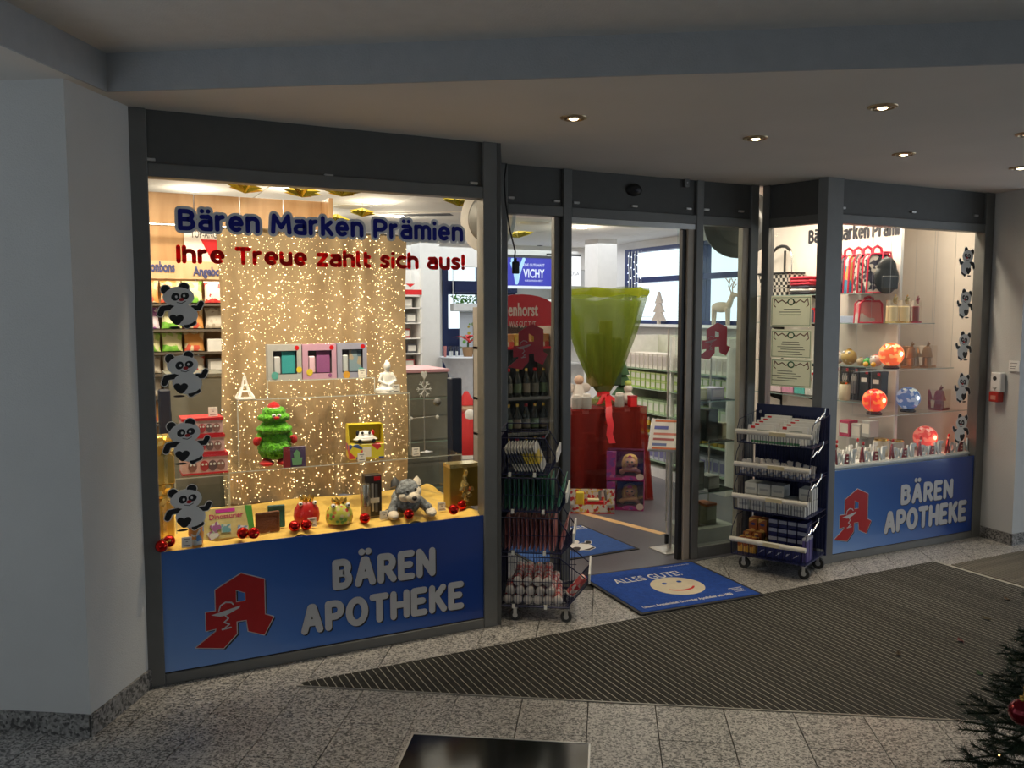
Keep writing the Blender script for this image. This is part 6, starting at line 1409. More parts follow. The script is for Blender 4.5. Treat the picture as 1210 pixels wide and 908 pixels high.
rows = [(0, [0, 0, 1, 3, 0, 0, 2, 2]), (1, [5, 1, 0, 4, 1, 2, 2]), (2, [1, 1, 0, 3, 3, 4, 4]), (3, [4, 4, 3, 3, 4, 3, 4]), (4, [4, 4, 4, 3, 4, 4]), (5, [0, 2, 3, 0, 5, 5])]
nm = ['red and cream', 'green', 'yellow', 'red and white', 'pale brown', 'purple']
for r, kinds in rows:
    x = W(166, 400, YW - .03).x
    for i, k in enumerate(kinds):
        w = .149; hgt = (.158, .15, .132, .122, .132, .15)[r]
        pouch(f'{nm[k]} bag of sweets on the {["top", "second", "third", "fourth", "fifth", "sixth"][r]} candy shelf', (x + .06 + i * .145 + (.23 if r in (2, 3) and i >= 3 else 0), YW - .02, SHZ[r] + .0042), w * .92, hgt, .07, PMs[k], R_.uniform(-.07, .07), 'bags of sweets on the candy shelves', tilt=-.16, seal=WHITE if k == 3 else None)
t = carton('sweet_box', 'white open carton at the curtain end of the third candy shelf', 'box', (W(251, 415, YW).x + .037, YW, SHZ[2]), .15, .14, .09, WHITE); t = carton('sweet_box', 'grey carton at the curtain end of the fourth candy shelf', 'box', (W(251, 440, YW).x + .037, YW, SHZ[3]), .14, .12, .10, mat((.4, .4, .4), .5, key='box_midgrey'), front=WHITE)

# ---- grey glass-shelf cabinets behind the display
GREYC = mat((.20, .205, .18), .4, key='cabinet_grey'); GREYD = mat((.17, .18, .15), .4, key='cabinet_dark')
def cabinet(label, x0, x1, ytop, Y, d, top=None, glass=True):
    p, w, h = bb(x0, ytop, x1, 600, Y); z1 = W((x0 + x1) / 2, ytop, Y).z
    t = T('sales_cabinet', label, 'cabinet', (p.x, Y + d / 2, .004)); z1 -= .004
    MB().box(-w / 2, w / 2, -d / 2, d / 2, 0, z1 * .50).build('lower_body', GREYD, t); MB().box(-w / 2, w / 2, d / 2 - .03, d / 2, z1 * .50, z1).build('back_panel', GREYC, t); MB().box(-w / 2, w / 2, -d / 2, -d / 2 + .012, z1 * .5, z1 - .02).build('front_panel', GREYC, t)
    MB().box(-w / 2 - .01, w / 2 + .01, -d / 2 - .01, d / 2 + .01, z1 - .02, z1).build('top_board', top or GREYC, t)
    if glass:
        for f_ in (.86, .64, .40): MB().box(-w / 2, w / 2, -d / 2 - .10, -d / 2, z1 * f_ - .006, z1 * f_).build('glass_shelf', ACRYL, t); MB().box(-w / 2, w / 2, -d / 2 - .102, -d / 2 - .10, z1 * f_ - .006, z1 * f_).build('glass_edge', mat((.25, .36, .33), .2, key='glass_edge'), t)
    return t
cabinet('grey counter unit with plain front behind the owl boxes', 205, 268, 442, 5.45, .4, glass=False)
cabinet('grey counter unit with glass shelves and pink top behind the snowflake stand', 462, 531, 437, 5.5, .5, mat((.62, .35, .42), .5, key='pink_top'))
for (x0, x1, y0, lab) in ((531, 544, 447, 'dark blue anti-theft post rising behind the gold gift'), (190, 204, 461, 'dark blue anti-theft post rising beside the panda stickers')):
    p, w, h = bb(x0, y0, x1, 560, 5.285); t = T('security_post', lab, 'post', (p.x, 5.285, .004)); z1 = W((x0 + x1) / 2, y0, 5.285).z
    MB().bbox(-w / 2, w / 2, -.04, .04, .03, z1, .008).build('column', mat((.008, .012, .03), .45, key='post_navy'), t); MB().bbox(-w * .8, w * .8, -.10, .10, 0, .03, .006).build('foot', DKGREY, t); MB().box(w / 2, w / 2 + .004, -.02, .02, z1 * .4, z1 * .9).build('rubber_strip', BLACK, t)

# ---- red juice display with bottles
XJ0, XJ1, YJ = W(575, 450, 5.93).x, W(655, 450, 5.93).x, 5.93
xc = (XJ0 + XJ1) / 2; wj = (XJ1 - XJ0)
jd = T('bottle_display', 'red topped bottle display stand with juice lettering behind the door glass', 'display stand', (xc, YJ, .004))
RJ = mat((.48, .012, .022), .4, key='juice_red'); zt0, zt1 = W(610, 386, YJ).z, W(610, 348.5, YJ).z
pts = [(-wj / 2, zt0), (wj / 2, zt0), (wj / 2, zt0 + (zt1 - zt0) * .52)] + [(wj / 2 * math.cos(a) , zt0 + (zt1 - zt0) * (.52 + .48 * math.sin(a))) for a in [PI * k / 12 for k in range(1, 12)]] + [(-wj / 2, zt0 + (zt1 - zt0) * .52)]
MB().prism(pts, -.015, .0).build('header', RJ, jd); text('maker_line', 'enhorst', mat((.62, .50, .45), .5, key='juice_ink'), jd, (W(617, 370, YJ).x - xc, -.016, W(617, 374, YJ).z), w=W(634, 370, YJ).x - W(599, 370, YJ).x, h=.105, off=.002); text('slogan', 'WAS GUT TUT.', mat((.62, .50, .45), .5, key='juice_ink'), jd, (W(617, 380, YJ).x - xc, -.016, W(617, 369, YJ).z - .125), w=W(633, 370, YJ).x - W(601, 370, YJ).x, h=.05)
for s_ in (-wj / 2, wj / 2 - .02): MB().box(s_, s_ + .02, 0, .26, 0, zt1 - .1).build('side_panel', mat((.36, .32, .27), .6, key='juice_side'), jd)
MB().box(-wj / 2, wj / 2, .25, .26, 0, zt0).build('back_panel', DKGREY, jd)
JZ = []
for py in (410, 470, 512, 552, 592):
    z = W(620, py, YJ).z; JZ.append(z); MB().box(-wj / 2, wj / 2, 0, .25, z - .024, z - .004).build('shelf_board', RJ if py == 410 else mat((.10, .10, .10), .5, key='juice_shelf'), jd)
BOT = mat((.010, .012, .010), .22, key='bottle_dark'); BLAB = [mat((.10, .09, .07), .5, key='blabel0'), mat((.08, .12, .06), .5, key='blabel1'), mat((.16, .13, .10), .5, key='blabel2')]
b0 = {}
for r, z in enumerate(JZ):
    for i in range(7):
        loc = (XJ0 + .062 + i * (wj - .124) / 6, YJ + .07, z); k = (i + r) % 3
        lab = f'dark juice bottle on the {["uppermost", "second", "third", "fourth", "lowest"][r]} board of the red topped stand'
        if r == 0:
            carton('juice_carton', 'small juice carton on the red board under the stand header', 'carton', loc, .068, .07, .10, PMs[(i * 2) % 4], 0, 'juice cartons on the red board'); continue
        if k not in b0:
            t = T('juice_bottle', lab, 'bottle', loc, 0, 'juice bottles on the stand'); MB().lathe([(.031, 0), (.0335, .01), (.0335, .13), (.027, .155), (.014, .185), (.013, .215)], 18).build('glass', BOT, t, True); MB().lathe([(.034, .035), (.0343, .038), (.0343, .105), (.034, .108)], 18).build('paper_label', BLAB[k], t, True); MB().lathe([(.0145, .205), (.0145, .228), (.002, .23)], 14).build('cap', RED if k == 0 else GOLDF, t, True); b0[k] = t
        else: copytree(b0[k], loc, label=lab)

# ---- red draped table with the green tulle bundle
YT0 = F(690, 600).y
tx0, tx1 = W(652, 480, YT0 + .12).x, W(757, 480, YT0 + .12).x; zt = W(720, 482, YT0 + .05).z
tb = T('draped_table', 'square table draped to the floor in dark red organza', 'table', ((tx0 + tx1) / 2, YT0 + .42, .004)); hw = (tx1 - tx0) / 2; dp = .40
MB().box(-hw + .04, hw - .04, -dp + .04, dp - .04, zt - .05, zt - .012).build('table_top', WHITE, tb)
for sx_ in (-1, 1):
    for sy_ in (-1, 1): MB().cyl((sx_ * (hw - .08), sy_ * (dp - .08), 0), (sx_ * (hw - .08), sy_ * (dp - .08), zt - .05), .02, n=10).build('leg', STEEL, tb)
def drape(u, v):
    a = u * 4; k = int(a) % 4; f_ = a - int(a); c = [(-1, -1), (1, -1), (1, 1), (-1, 1)]
    x = c[k][0] + (c[(k + 1) % 4][0] - c[k][0]) * f_; y = c[k][1] + (c[(k + 1) % 4][1] - c[k][1]) * f_
    s_ = 1 + .09 * v + (.035 + .05 * v) * min(1, v * 6) * math.sin(u * 118 + 1.5 * math.sin(u * 23)) + .035 * v * math.sin(u * 47 + 2); return (x * hw * s_, y * dp * s_, (zt - .012) * (1 - v) + .004)
ORG = sheer_mat('red_organza', (.34, .018, .008), .34)
cl_ = MB().grid(drape, 160, 14, cu=True); cl_.box(-hw, hw, -dp, dp, zt - .012, zt - .008); cl_.build('organza_cloth', ORG, tb, True)
ORG2 = sheer_mat('red_under', (.20, .012, .008), .25); MB().grid(lambda u, v: tuple(Vector(drape(u, v)) * 1.0 * Vector((1, 1, 1)).x * .0 + Vector((drape(u + .03, v)[0] * .90, drape(u + .03, v)[1] * .90, drape(u, v)[2]))), 160, 8, cu=True).build('under_cloth', ORG2, tb, True)
ZT = zt - .004 + .002
for k_, (x, y, z, a, b, c) in enumerate(((-.2, -.15, .3, .10, .1, .2), (.1, -.2, .1, .12, .1, .16), (.22, .0, .4, .08, .1, .14), (-.05, -.22, .55, .05, .05, .09))): MB().bbox(x - a, x + a, y - b, y + b, z, z + c, .01).build('stored_box', WHITE, tb)
# tulle bundle
bc = W(713, 470, YT0 + .38); bcx, bcy = bc.x, YT0 + .38
zk, zt2 = W(713, 466, bcy).z, W(713, 342, bcy).z
rt_ = (W(763, 342, bcy).x - W(655, 342, bcy).x) / 2 * 1.0; offx = (W(763, 342, bcy).x + W(655, 342, bcy).x) / 2 - bcx
gb = T('tulle_bundle', 'tall green tulle wrapped gift bundle tied with a red ribbon', 'gift', (bcx, bcy, ZT))
def tul(u, v):
    a = 2 * PI * u; k = .09 + .91 * (v ** .75); sq = 1 / max(abs(math.cos(a + .5)), abs(math.sin(a + .5))); r = rt_ * k * (.55 + .45 * sq) * .86 * (1 + (.24 * (abs(math.sin(a * 3.5 + .8 * math.sin(a * 2) + v)) - .6) + .05 * math.sin(a * 15 + 4 * v)) * (1 - .30 * v) + .02 * math.sin(a * 23))
    return (r * math.cos(a) + offx * v, r * math.sin(a) * .8, (zk - ZT) + (zt2 - zk) * v + .015 * math.sin(a * 7) * v)
TUL = sheer_mat('green_tulle', (.20, .27, .020), .45); TUL2 = sheer_mat('green_tulle_rim', (.36, .42, .02), .14)
MB().grid(tul, 120, 24, cu=True).build('tulle_wrap', TUL, gb, True); MB().grid(lambda u, v: (tul((u + .11) % 1, v * .9)[0] * .86, tul((u + .11) % 1, v * .9)[1] * .86, tul(u, v * .9)[2]), 120, 18, cu=True).build('inner_tulle', TUL, gb, True)
MB().grid(lambda u, v: (tul(u, .93 + .07 * v)[0] * (1.02 - .05 * abs(v - .5)), tul(u, .93 + .07 * v)[1] * 1.02, tul(u, .93 + .07 * v)[2] + .02 * math.sin(40 * u) * v), 120, 5, cu=True).build('tulle_rim', TUL2, gb, True)
MB().grid(lambda u, v: (rt_ * (.09 + .22 * v) * math.cos(2 * PI * u) * (1 + .15 * math.sin(22 * u)), rt_ * (.09 + .22 * v) * math.sin(2 * PI * u), (zk - ZT) * (1 - v) + .003), 60, 8, cu=True).build('tulle_skirt', TUL, gb, True)
RIBN = mat((.62, .02, .03), .35, key='satin_red')
MB().lathe([(rt_ * .10, -.03), (rt_ * .125, -.02), (rt_ * .125, .02), (rt_ * .10, .03)], 20, (0, 0, zk - ZT)).build('ribbon_knot', RIBN, gb, True)
z0k = zk - ZT; ye = -(bcy - (YT0 + .42 - dp)) - .075
for k_, (P, w_) in enumerate((([(0, -.06, z0k), (-.05, -.16, z0k * .75), (-.11, -.26, z0k * .3), (-.20, ye + .03, .02), (-.225, ye - .01, -.06), (-.22, ye - .035, -.14), (-.235, ye - .04, -.22), (-.21, ye - .05, -.30)], .034), ([(0, -.06, z0k), (-.05, -.10, z0k + .01), (-.10, -.12, z0k - .05), (-.13, -.13, z0k - .08)], .03), ([(0, -.06, z0k), (.02, -.14, z0k * .6), (.035, -.22, z0k * .35)], .03))):
    n_ = len(P); MB().add([(x - w_, y, z) for x, y, z in P] + [(x + w_, y, z) for x, y, z in P], [(i, i + 1, n_ + i + 1, n_ + i) for i in range(n_ - 1)]).build('ribbon_tail', RIBN, gb, True)
for k_, (dx, dz, m_, w_) in enumerate(((-.10, .30, mat((.12, .10, .02), .7, key='bundle_brown'), .06), (.12, .26, mat((.02, .05, .02), .7, key='bundle_dark'), .05), (.02, .42, mat((.25, .20, .03), .7, key='bundle_gold'), .04))): MB().bbox(dx - w_, dx + w_, -.06, .06, zk - ZT + .08, zk - ZT + dz + .28, .01).build('wrapped_item', m_, gb)
# figures round the bundle
FELT = mat((.68, .64, .58), .9, key='felt_white', bump=.4, bscale=80); FIRG = mat((.05, .12, .05), .9, key='fir_green', bump=.6, bscale=90)
def deco(px, kind, lab, dy=-.26, s=1.0):
    p = W(px, 480, bcy + dy); t = T({'angel': 'felt_angel', 'jar': 'candle_jar', 'fir': 'toy_fir', 'snow': 'snowman', 'box': 'small_box'}[kind], lab, 'decoration', (p.x, bcy + dy, ZT)); t.scale = (s, s, s)
    if kind == 'angel': MB().lathe([(.07, 0), (.06, .05), (.025, .15), (.02, .16)], 16).build('robe', FELT, t, True); MB().ball((0, 0, .19), .035, 14, 10).build('head', mat((.62, .42, .30), .7, key='felt_skin'), t, True); [MB().ball((s_ * .06, .02, .13), (.05, .012, .035), 12, 8).build('wing', FELT, t, True) for s_ in (-1, 1)]
    if kind == 'jar': MB().lathe([(.06, 0), (.065, .02), (.065, .15), (.055, .16)], 18).build('glass', mat((.36, .36, .33), .3, key='jar_glass', bump=.4), t, True); MB().lathe([(.055, .16), (.05, .19), (.002, .2)], 18).build('lid', FELT, t, True)
    if kind == 'fir':
        MB().cyl((0, 0, 0), (0, 0, .06), .012, n=8).build('stem', mat((.15, .08, .04), .8, key='stem'), t)
        for q_ in range(3): MB().lathe([(.09 - .02 * q_, .05 + .08 * q_), (.002, .17 + .08 * q_)], 12).build('tier', FIRG, t, True)
    if kind == 'snow': MB().ball((0, 0, .06), .06, 16, 10).build('belly', FELT, t, True); MB().ball((0, 0, .15), .042, 14, 10).build('head', FELT, t, True); MB().ball((0, 0, .20), (.035, .035, .03), 12, 8).build('cap', mat((.45, .55, .12), .8, key='lime_felt'), t, True)
    if kind == 'box': MB().bbox(-.035, .035, -.03, .03, 0, .10, .003).build('body', RED, t); MB().box(-.036, .036, -.031, .031, .085, .103).build('lid', mat((.4, .01, .02), .4, key='lid_red'), t)
deco(681, 'jar', 'frosted glass jar at the door-frame end of the red table', -.26, .66); deco(693, 'jar', 'taller frosted jar beside the tulle bundle on the red table', -.30, .70); deco(684, 'angel', 'white felt angel on the red table behind the jars', -.1, 1.3); deco(732, 'jar', 'white lidded jar beside the red ribbon on the table', -.28, .68); deco(742, 'snow', 'snowman with lime cap on the red table', -.15); deco(736, 'fir', 'small dark toy fir tree on the red table', .12, 1.25); deco(747, 'box', 'small red box at the corner of the red table', -.33)
# toys on the floor by the table
def dollbox(p, w, h, lab, rz):
    d = .15; t = T('doll_box', lab, 'toy box', p, rz, 'doll boxes by the table'); PK = mat((.36, .03, .17), .4, key='doll_pink'); PV = print_mat('doll_print', [(.30, .05, .26), (.40, .06, .24), (.20, .07, .30), (.46, .16, .32)], 26)
    MB().box(-w / 2, w / 2, d / 2 - .004, d / 2, 0, h).build('back', mat((.10, .03, .12), .5, key='doll_dark'), t); MB().box(-w / 2, w / 2, -d / 2, d / 2, 0, h * .10).build('base', PK, t); MB().box(-w / 2, w / 2, -d / 2, d / 2, h - .003, h).build('top', CLEARV, t); MB().box(-w / 2, -w * .26, -d / 2, d / 2, h * .10, h - .008).build('picture_side', PV, t); MB().box(w / 2 - .004, w / 2, -d / 2, d / 2, h * .1, h - .008).build('side', PK, t)
    MB().box(-w * .26, w / 2, -d / 2, -d / 2 + .001, h * .1, h - .008).build('window', CLEARV, t); MB().disc((w * .40, h * .14), w * .10, h * .11, -d / 2 - .003, -d / 2, 18).build('seal', mat((.62, .5, .45), .5, key='doll_seal'), t); MB().disc((w * .12, h * .10), w * .2, h * .07, -d / 2 - .002, -d / 2, 18).build('flower_print', PV, t)
    SK = mat((.78, .47, .33), .5, key='doll_skin', sub=.1); HR = mat((.78, .54, .20), .45, key='doll_hair', bump=.5, bscale=60); c = w * .12
    blobmesh('doll_bust', [((c, .0, h * .60), (w * .15, .048, h * .155)), ((c, -.008, h * .51), (w * .09, .038, h * .07))], .005, SK, t, tubes=[([(c, .012, h * .50), (c, .014, h * .36)], [.016, .02]), ([(c - w * .22, .015, h * .24), (c - w * .14, .012, h * .33), (c + w * .14, .012, h * .33), (c + w * .22, .015, h * .24)], [.024, .026, .026, .024])])
    blobmesh('hair', [((c, .028, h * .68), (w * .20, .045, h * .17)), ((c - w * .15, .02, h * .50), (w * .08, .035, h * .24)), ((c + w * .15, .028, h * .52), (w * .06, .03, h * .20)), ((c, .005, h * .77), (w * .13, .035, h * .055))], .005, HR, t, seed=4)
    for s_ in (-1, 1): MB().ball((c + s_ * w * .062, -.043, h * .62), (.010, .005, .008), 8, 6).build('eye', mat((.05, .08, .15), .3, key='doll_eye'), t)
    MB().ball((c, -.044, h * .52), (.012, .005, .006), 8, 6).build('mouth', mat((.6, .08, .15), .4, key='doll_lip'), t); MB().ball((c, -.048, h * .575), (.005, .006, .010), 8, 6).build('nose', SK, t, True); MB().prism([(c - w * .08, h * .74), (c + w * .08, h * .74), (c + w * .05, h * .80), (c, h * .86), (c - w * .05, h * .80)], -.040, -.034).build('tiara', mat((.7, .15, .4), .3, key='tiara'), t)
pd, wd_, hd_ = bb(727, 533, 763, 602, F(745, 604).y + .08); pd = F(745, 604); hb = hd_ / 2
dollbox((pd.x, pd.y + .08, .004), wd_, hb, 'pink doll box with a fair-haired doll bust, lower of two', -.66); dollbox((pd.x, pd.y + .085, .005 + hb), wd_, hb, 'pink doll box with a fair-haired doll bust, stacked on the other', -.64)
pr_ = F(705, 607); p_, w_, h_ = bb(684, 578, 732, 607, pr_.y)
t = T('cash_register_box', 'white and red toy till box with open front by the red table', 'toy box', (pr_.x - .035, pr_.y + .05, .004), -.50); d = .11; TILLP = print_mat('till_print', [(.75, .73, .68), (.75, .73, .69), (.62, .05, .05), (.75, .74, .70), (.70, .55, .15), (.74, .72, .68), (.74, .72, .68)], 48)
MB().box(-w_ / 2, w_ / 2, d / 2 - .004, d / 2, 0, h_ * .9).build('back', TILLP, t); MB().box(-w_ / 2, w_ / 2, -d / 2, d / 2, 0, .012).build('base', RED, t); MB().box(-w_ / 2, w_ / 2, -d / 2, -d / 2 + .004, .012, h_ * .36).build('front_card', TILLP, t)
for s_ in (-1, 1): MB().prism([(s_ * w_ / 2, .012), (s_ * w_ * .34, .012), (s_ * w_ * .34, h_ * .75), (s_ * w_ * .40, h_ * .95), (s_ * w_ / 2, h_)][::s_], -d / 2, -d / 2 + .004).build('corner_card', TILLP, t)
MB().bbox(-w_ * .10, w_ * .28, -.05, .04, h_ * .12, h_ * .50, .008).build('till_body', RED, t); MB().bbox(-w_ * .06, w_ * .18, -.055, .0, h_ * .50, h_ * .58, .004).build('key_pad', mat((.75, .68, .4), .5, key='keypad'), t); MB().bbox(-w_ * .30, -w_ * .13, -.03, .03, h_ * .3, h_ * .85, .01).build('scanner', YELO, t); MB().tube([(w_ * .2, 0, h_ * .4), (w_ * .2, 0, h_ * .85), (w_ * .3, 0, h_ * .92), (w_ * .34, 0, h_ * .5)], .014, 8).build('receiver', mat((.2, .2, .2), .5, key='receiver'), t, True)
# leaflet stand just inside the door
ps = F(788, 651); t = T('leaflet_stand', 'silver leaflet stand with a tilted price list just inside the door', 'stand', (ps.x + .02, ps.y, .004), 0)
ALU = mat((.62, .61, .58), .35, .8, key='alu'); dpt = ps.y; zs_ = W(785, 520, dpt).z
MB().lathe([(.15, 0), (.15, .006), (.12, .012), (.02, .016)], 4).build('foot_plate', ALU, t, rot=(0, 0, PI / 4)); MB().cyl((0, 0, .01), (0, 0, zs_), .018, n=14).build('post', ALU, t, True); MB().box(-.035, -.012, -.01, .01, .05, .12).build('clamp', BLACK, t)
LP_, LR_ = (-.05, -.03, zs_ + .03), (-.85, 0, -.75)
hd = MB().bbox(-.13, .13, -.012, .006, -.15, .15, .003).build('tray', ALU, t, loc=LP_, rot=LR_); sh_ = MB().box(-.125, .125, -.016, -.0122, -.145, .145).build('price_list', mat((.76, .73, .68), .5, key='list_white'), t, loc=LP_, rot=LR_)
for k_, (zz, hh, c) in enumerate(((-.135, .016, (.62, .16, .05)), (.125, .018, (.60, .15, .05)), (.06, .03, (.10, .12, .4)), (.0, .02, (.62, .2, .15)), (-.05, .02, (.4, .1, .1)), (-.10, .024, (.15, .2, .4)))): MB().box(-.10, .10 if k_ < 2 else .10 - .05 * (k_ % 3), -.0172, -.016, zz - hh / 2, zz + hh / 2).build('printed_band', mat(c, .5), t, loc=LP_, rot=LR_)

# ---- product shelving along the right wall under the big window
XF = 5.32
su = T('product_shelving', 'long glass shelf unit with skin care packs under the side window', 'shelf unit', (5.58, 7.08, .004))
MB().box(.23, .25, -.88, .88, 0, 1.50).build('back_panel', mat((.58, .60, .52), .6, key='unit_back'), su); MB().box(-.24, .25, -.88, .88, 0, .10).build('plinth', WHITE, su)
for y in (-.88, -.01, .86): MB().box(-.24, .25, y, y + .02, .1, 1.50).build('side_panel', WHITE, su)
LZ = []
for py in (437, 461, 490, 515, 545):
    z = WX(775, py, XF).z; LZ.append(z); MB().box(-.25, .23, -.86, .86, z - .016, z - .004).build('glass_shelf', mat((.40, .55, .40), .25, key='shelf_green', alpha=.75), su)
kinds = [(.07, .165, (.74, .70, .64), (.55, .50, .48), 'white tall skin care carton on the top glass shelf under the window'), (.08, .085, (.40, .58, .16), (.70, .72, .60), 'white and lime green carton on the second shelf under the window'), (.09, .13, (.50, .64, .40), (.70, .74, .64), 'pale green carton on the third shelf under the window'), (.07, .17, (.62, .42, .03), (.10, .08, .05), 'yellow bottle with dark label on the fourth shelf under the window'), (.085, .15, (.50, .52, .60), (.20, .20, .40), 'white and violet tub on the lowest shelf under the window')]
for r, (w, h, c, c2, lab) in enumerate(kinds):
    proto = None; y = 6.23 + w / 2
    while y < 7.93 - w / 2:
        if abs(y - 7.08) < w / 2 + .013: y = 7.08 + w / 2 + .016
        loc = (XF + .09, y, LZ[r])
        if proto is None:
            if r == 3:
                proto = T('lotion_bottle', lab, 'bottle', loc, -PI / 2, f'packs on window shelf {r + 1}'); MB().lathe([(.026, 0), (.030, .01), (.030, .11), (.012, .135), (.012, .14)], 14).build('flask', mat(c, .3), proto, True); MB().lathe([(.015, .136), (.015, .168), (.002, .168)], 12).build('cap', mat((.75, .74, .7), .4, key='cap_white'), proto, True); MB().lathe([(.0304, .035), (.0306, .08)], 14).build('label', mat(c2, .4), proto, True)
            else:
                proto = carton('care_carton', lab, 'box', loc, w, .10, h, mat(c if r != 0 else (.76, .72, .66), .4), -PI / 2, f'packs on window shelf {r + 1}', front=mat(c2, .5) if r else mat((.60, .55, .52), .5), lid=mat((.62, .70, .3), .4) if r == 1 else None)
        else: copytree(proto, loc)
        y += w + .012
    if r in (0, 2, 4):                            # a second rank behind the first
        for o_ in [o_ for o_ in COL.objects if o_.parent is None and o_.get('label') == lab]: copytree(proto, (XF + .215, o_.location.y, LZ[r]), label=lab.replace(' on the ', ' in rear rank of '))
    if r == 1:
        for o_ in [o_ for o_ in COL.objects if o_.parent is None and o_.get('label') == lab]: copytree(proto, (XF + .09, o_.location.y, LZ[r] + h + .0013), label='white and lime green carton stacked on another on the second shelf')
# sill decorations
for (px, kind, lab) in ((777, 'fir', 'pale wooden fir tree silhouette on the window sill'),):
    p = WX(px, 386, 6.88); t = T('wooden_fir', lab, 'ornament', (6.90, p.y, WZ0), -PI / 2); WD = mat((.50, .44, .38), .7, key='pale_wood')
    for k_ in range(3): MB().prism([(-.16 + .04 * k_, .04 + .12 * k_), (.16 - .04 * k_, .04 + .12 * k_), (0, .24 + .10 * k_)], -.012 - .002 * k_, .012 + .002 * k_).build('tier', WD, t)
    MB().box(-.02, .02, -.02, .02, 0, .06).build('trunk', WD, t)
def deer():
    p = WX(850, 388, 6.86); t = T('reindeer', 'pale wooden reindeer with antlers standing on the window sill', 'ornament', (6.88, p.y, WZ0), -PI / 2 + .4); WD = mat((.62, .52, .40), .7, key='deer_wood')
    blobmesh('body', [((0, 0, .22), (.13, .05, .065))], .008, WD, t, tubes=[([(.10, 0, .24), (.15, 0, .36)], [.04, .03]), ([(.15, 0, .37), (.22, 0, .36)], [.032, .018])] + [([(sx_, sy_, .2), (sx_ * 1.05, sy_, .0)], [.022, .012]) for sx_ in (-.09, .09) for sy_ in (-.03, .03)])
    for s_ in (-1, 1): a = MB(); a.tube([(.14, s_ * .015, .39), (.12, s_ * .05, .47), (.15, s_ * .07, .56)], .008, 6); a.tube([(.125, s_ * .04, .45), (.17, s_ * .06, .50)], .006, 6); a.tube([(.13, s_ * .06, .51), (.09, s_ * .08, .57)], .006, 6); a.build('antler', WD, t, True)
deer()
icl = MB()
ic = T('icicle_lights', 'white icicle light chain hanging down the blue window frame', 'light chain', (6.93, 10.2, 2.62))
for i in range(5):
    y = -i * .075; L_ = .5 + .5 * R_.random()
    MB().tube([(0, y, 0), (.0, y + .012, -L_ * .3), (0, y - .01, -L_ * .6), (0, y, -L_)], .004, 4).build('strand', WHITE, ic)
    b_ = MB()
    for k in range(5): b_.ball((-.008, y + .01 * math.sin(k), -L_ * (k + .5) / 5), .007, 8, 6)
    b_.build('led_bulbs', mat((.8, .85, 1), .4, key='led_cool', emit=(.75, .82, 1), es=2.5), ic)['kind'] = 'stuff'
# glass showcase behind the fixed pane
SX0, SX1, SY0, SY1 = 4.02, 4.44, 5.02, 5.36
gs = T('glass_showcase', 'tall glass showcase behind the fixed door pane', 'showcase', ((SX0 + SX1) / 2, (SY0 + SY1) / 2, .004)); a_, b_ = (SX1 - SX0) / 2, (SY1 - SY0) / 2
MB().box(-a_, a_, -b_, b_, 0, .10).build('plinth', mat((.35, .36, .34), .5, key='case_grey'), gs)
for sx_ in (-1, 1):
    for sy_ in (-1, 1): MB().cyl((sx_ * a_, sy_ * b_, .1), (sx_ * a_, sy_ * b_, 1.62), .007, n=8).build('corner_post', ALU, gs)
for sx_ in (-a_, a_ - .004): MB().box(sx_, sx_ + .004, -b_, b_, .1, 1.6).build('side_glass', ACRYL, gs)
MB().box(-a_, a_, -b_, -b_ + .004, .1, 1.6).build('front_glass', ACRYL, gs)
CZs = []
for py in (472, 520, 577): z = W(850, py, SY0 + .1).z; CZs.append(z); MB().box(-a_ + .006, a_ - .006, -b_ + .006, b_ - .006, z - .010, z - .004).build('glass_shelf', ACRYL, gs); MB().box(-a_, a_, -b_ + .004, -b_ + .006, z - .010, z - .004).build('shelf_edge', mat((.25, .36, .33), .2, key='glass_edge'), gs)
for i, (dx, z, w, h, c, lab) in enumerate(((-.13, .104, .13, .19, (.34, .34, .26), 'green carton with orange top at the bottom of the glass showcase'), (.04, .104, .11, .16, (.36, .38, .30), 'smaller green carton with orange edge in the glass showcase'), (-.10, CZs[2], .14, .22, (.30, .33, .32), 'grey tall carton on the lowest glass shelf of the showcase'), (.06, CZs[2], .12, .10, (.55, .55, .52), 'white roll-shaped pack on the lowest showcase shelf'), (-.12, CZs[1], .10, .17, (.22, .25, .25), 'grey carton on the middle showcase shelf'), (.03, CZs[1], .13, .24, (.05, .07, .07), 'black coffee-maker-shaped carton on the middle showcase shelf'), (.15, CZs[1], .05, .13, (.45, .42, .30), 'striped slim carton on the middle showcase shelf'), (-.10, CZs[0], .16, .09, (.50, .52, .30), 'white and lime carton on the upper showcase shelf'), (.08, CZs[0], .14, .09, (.42, .38, .55), 'white and violet carton on the upper showcase shelf'))):
    carton('showcase_carton', lab, 'box', (gs.location.x + dx, gs.location.y, z), w, .14, h, mat(c, .5, var=.15, vscale=30), .1, front=mat([min(.7, x * 1.5) for x in c], .5), lid=mat((.55, .14, .04), .5, key='lid_orange') if i < 2 else None)

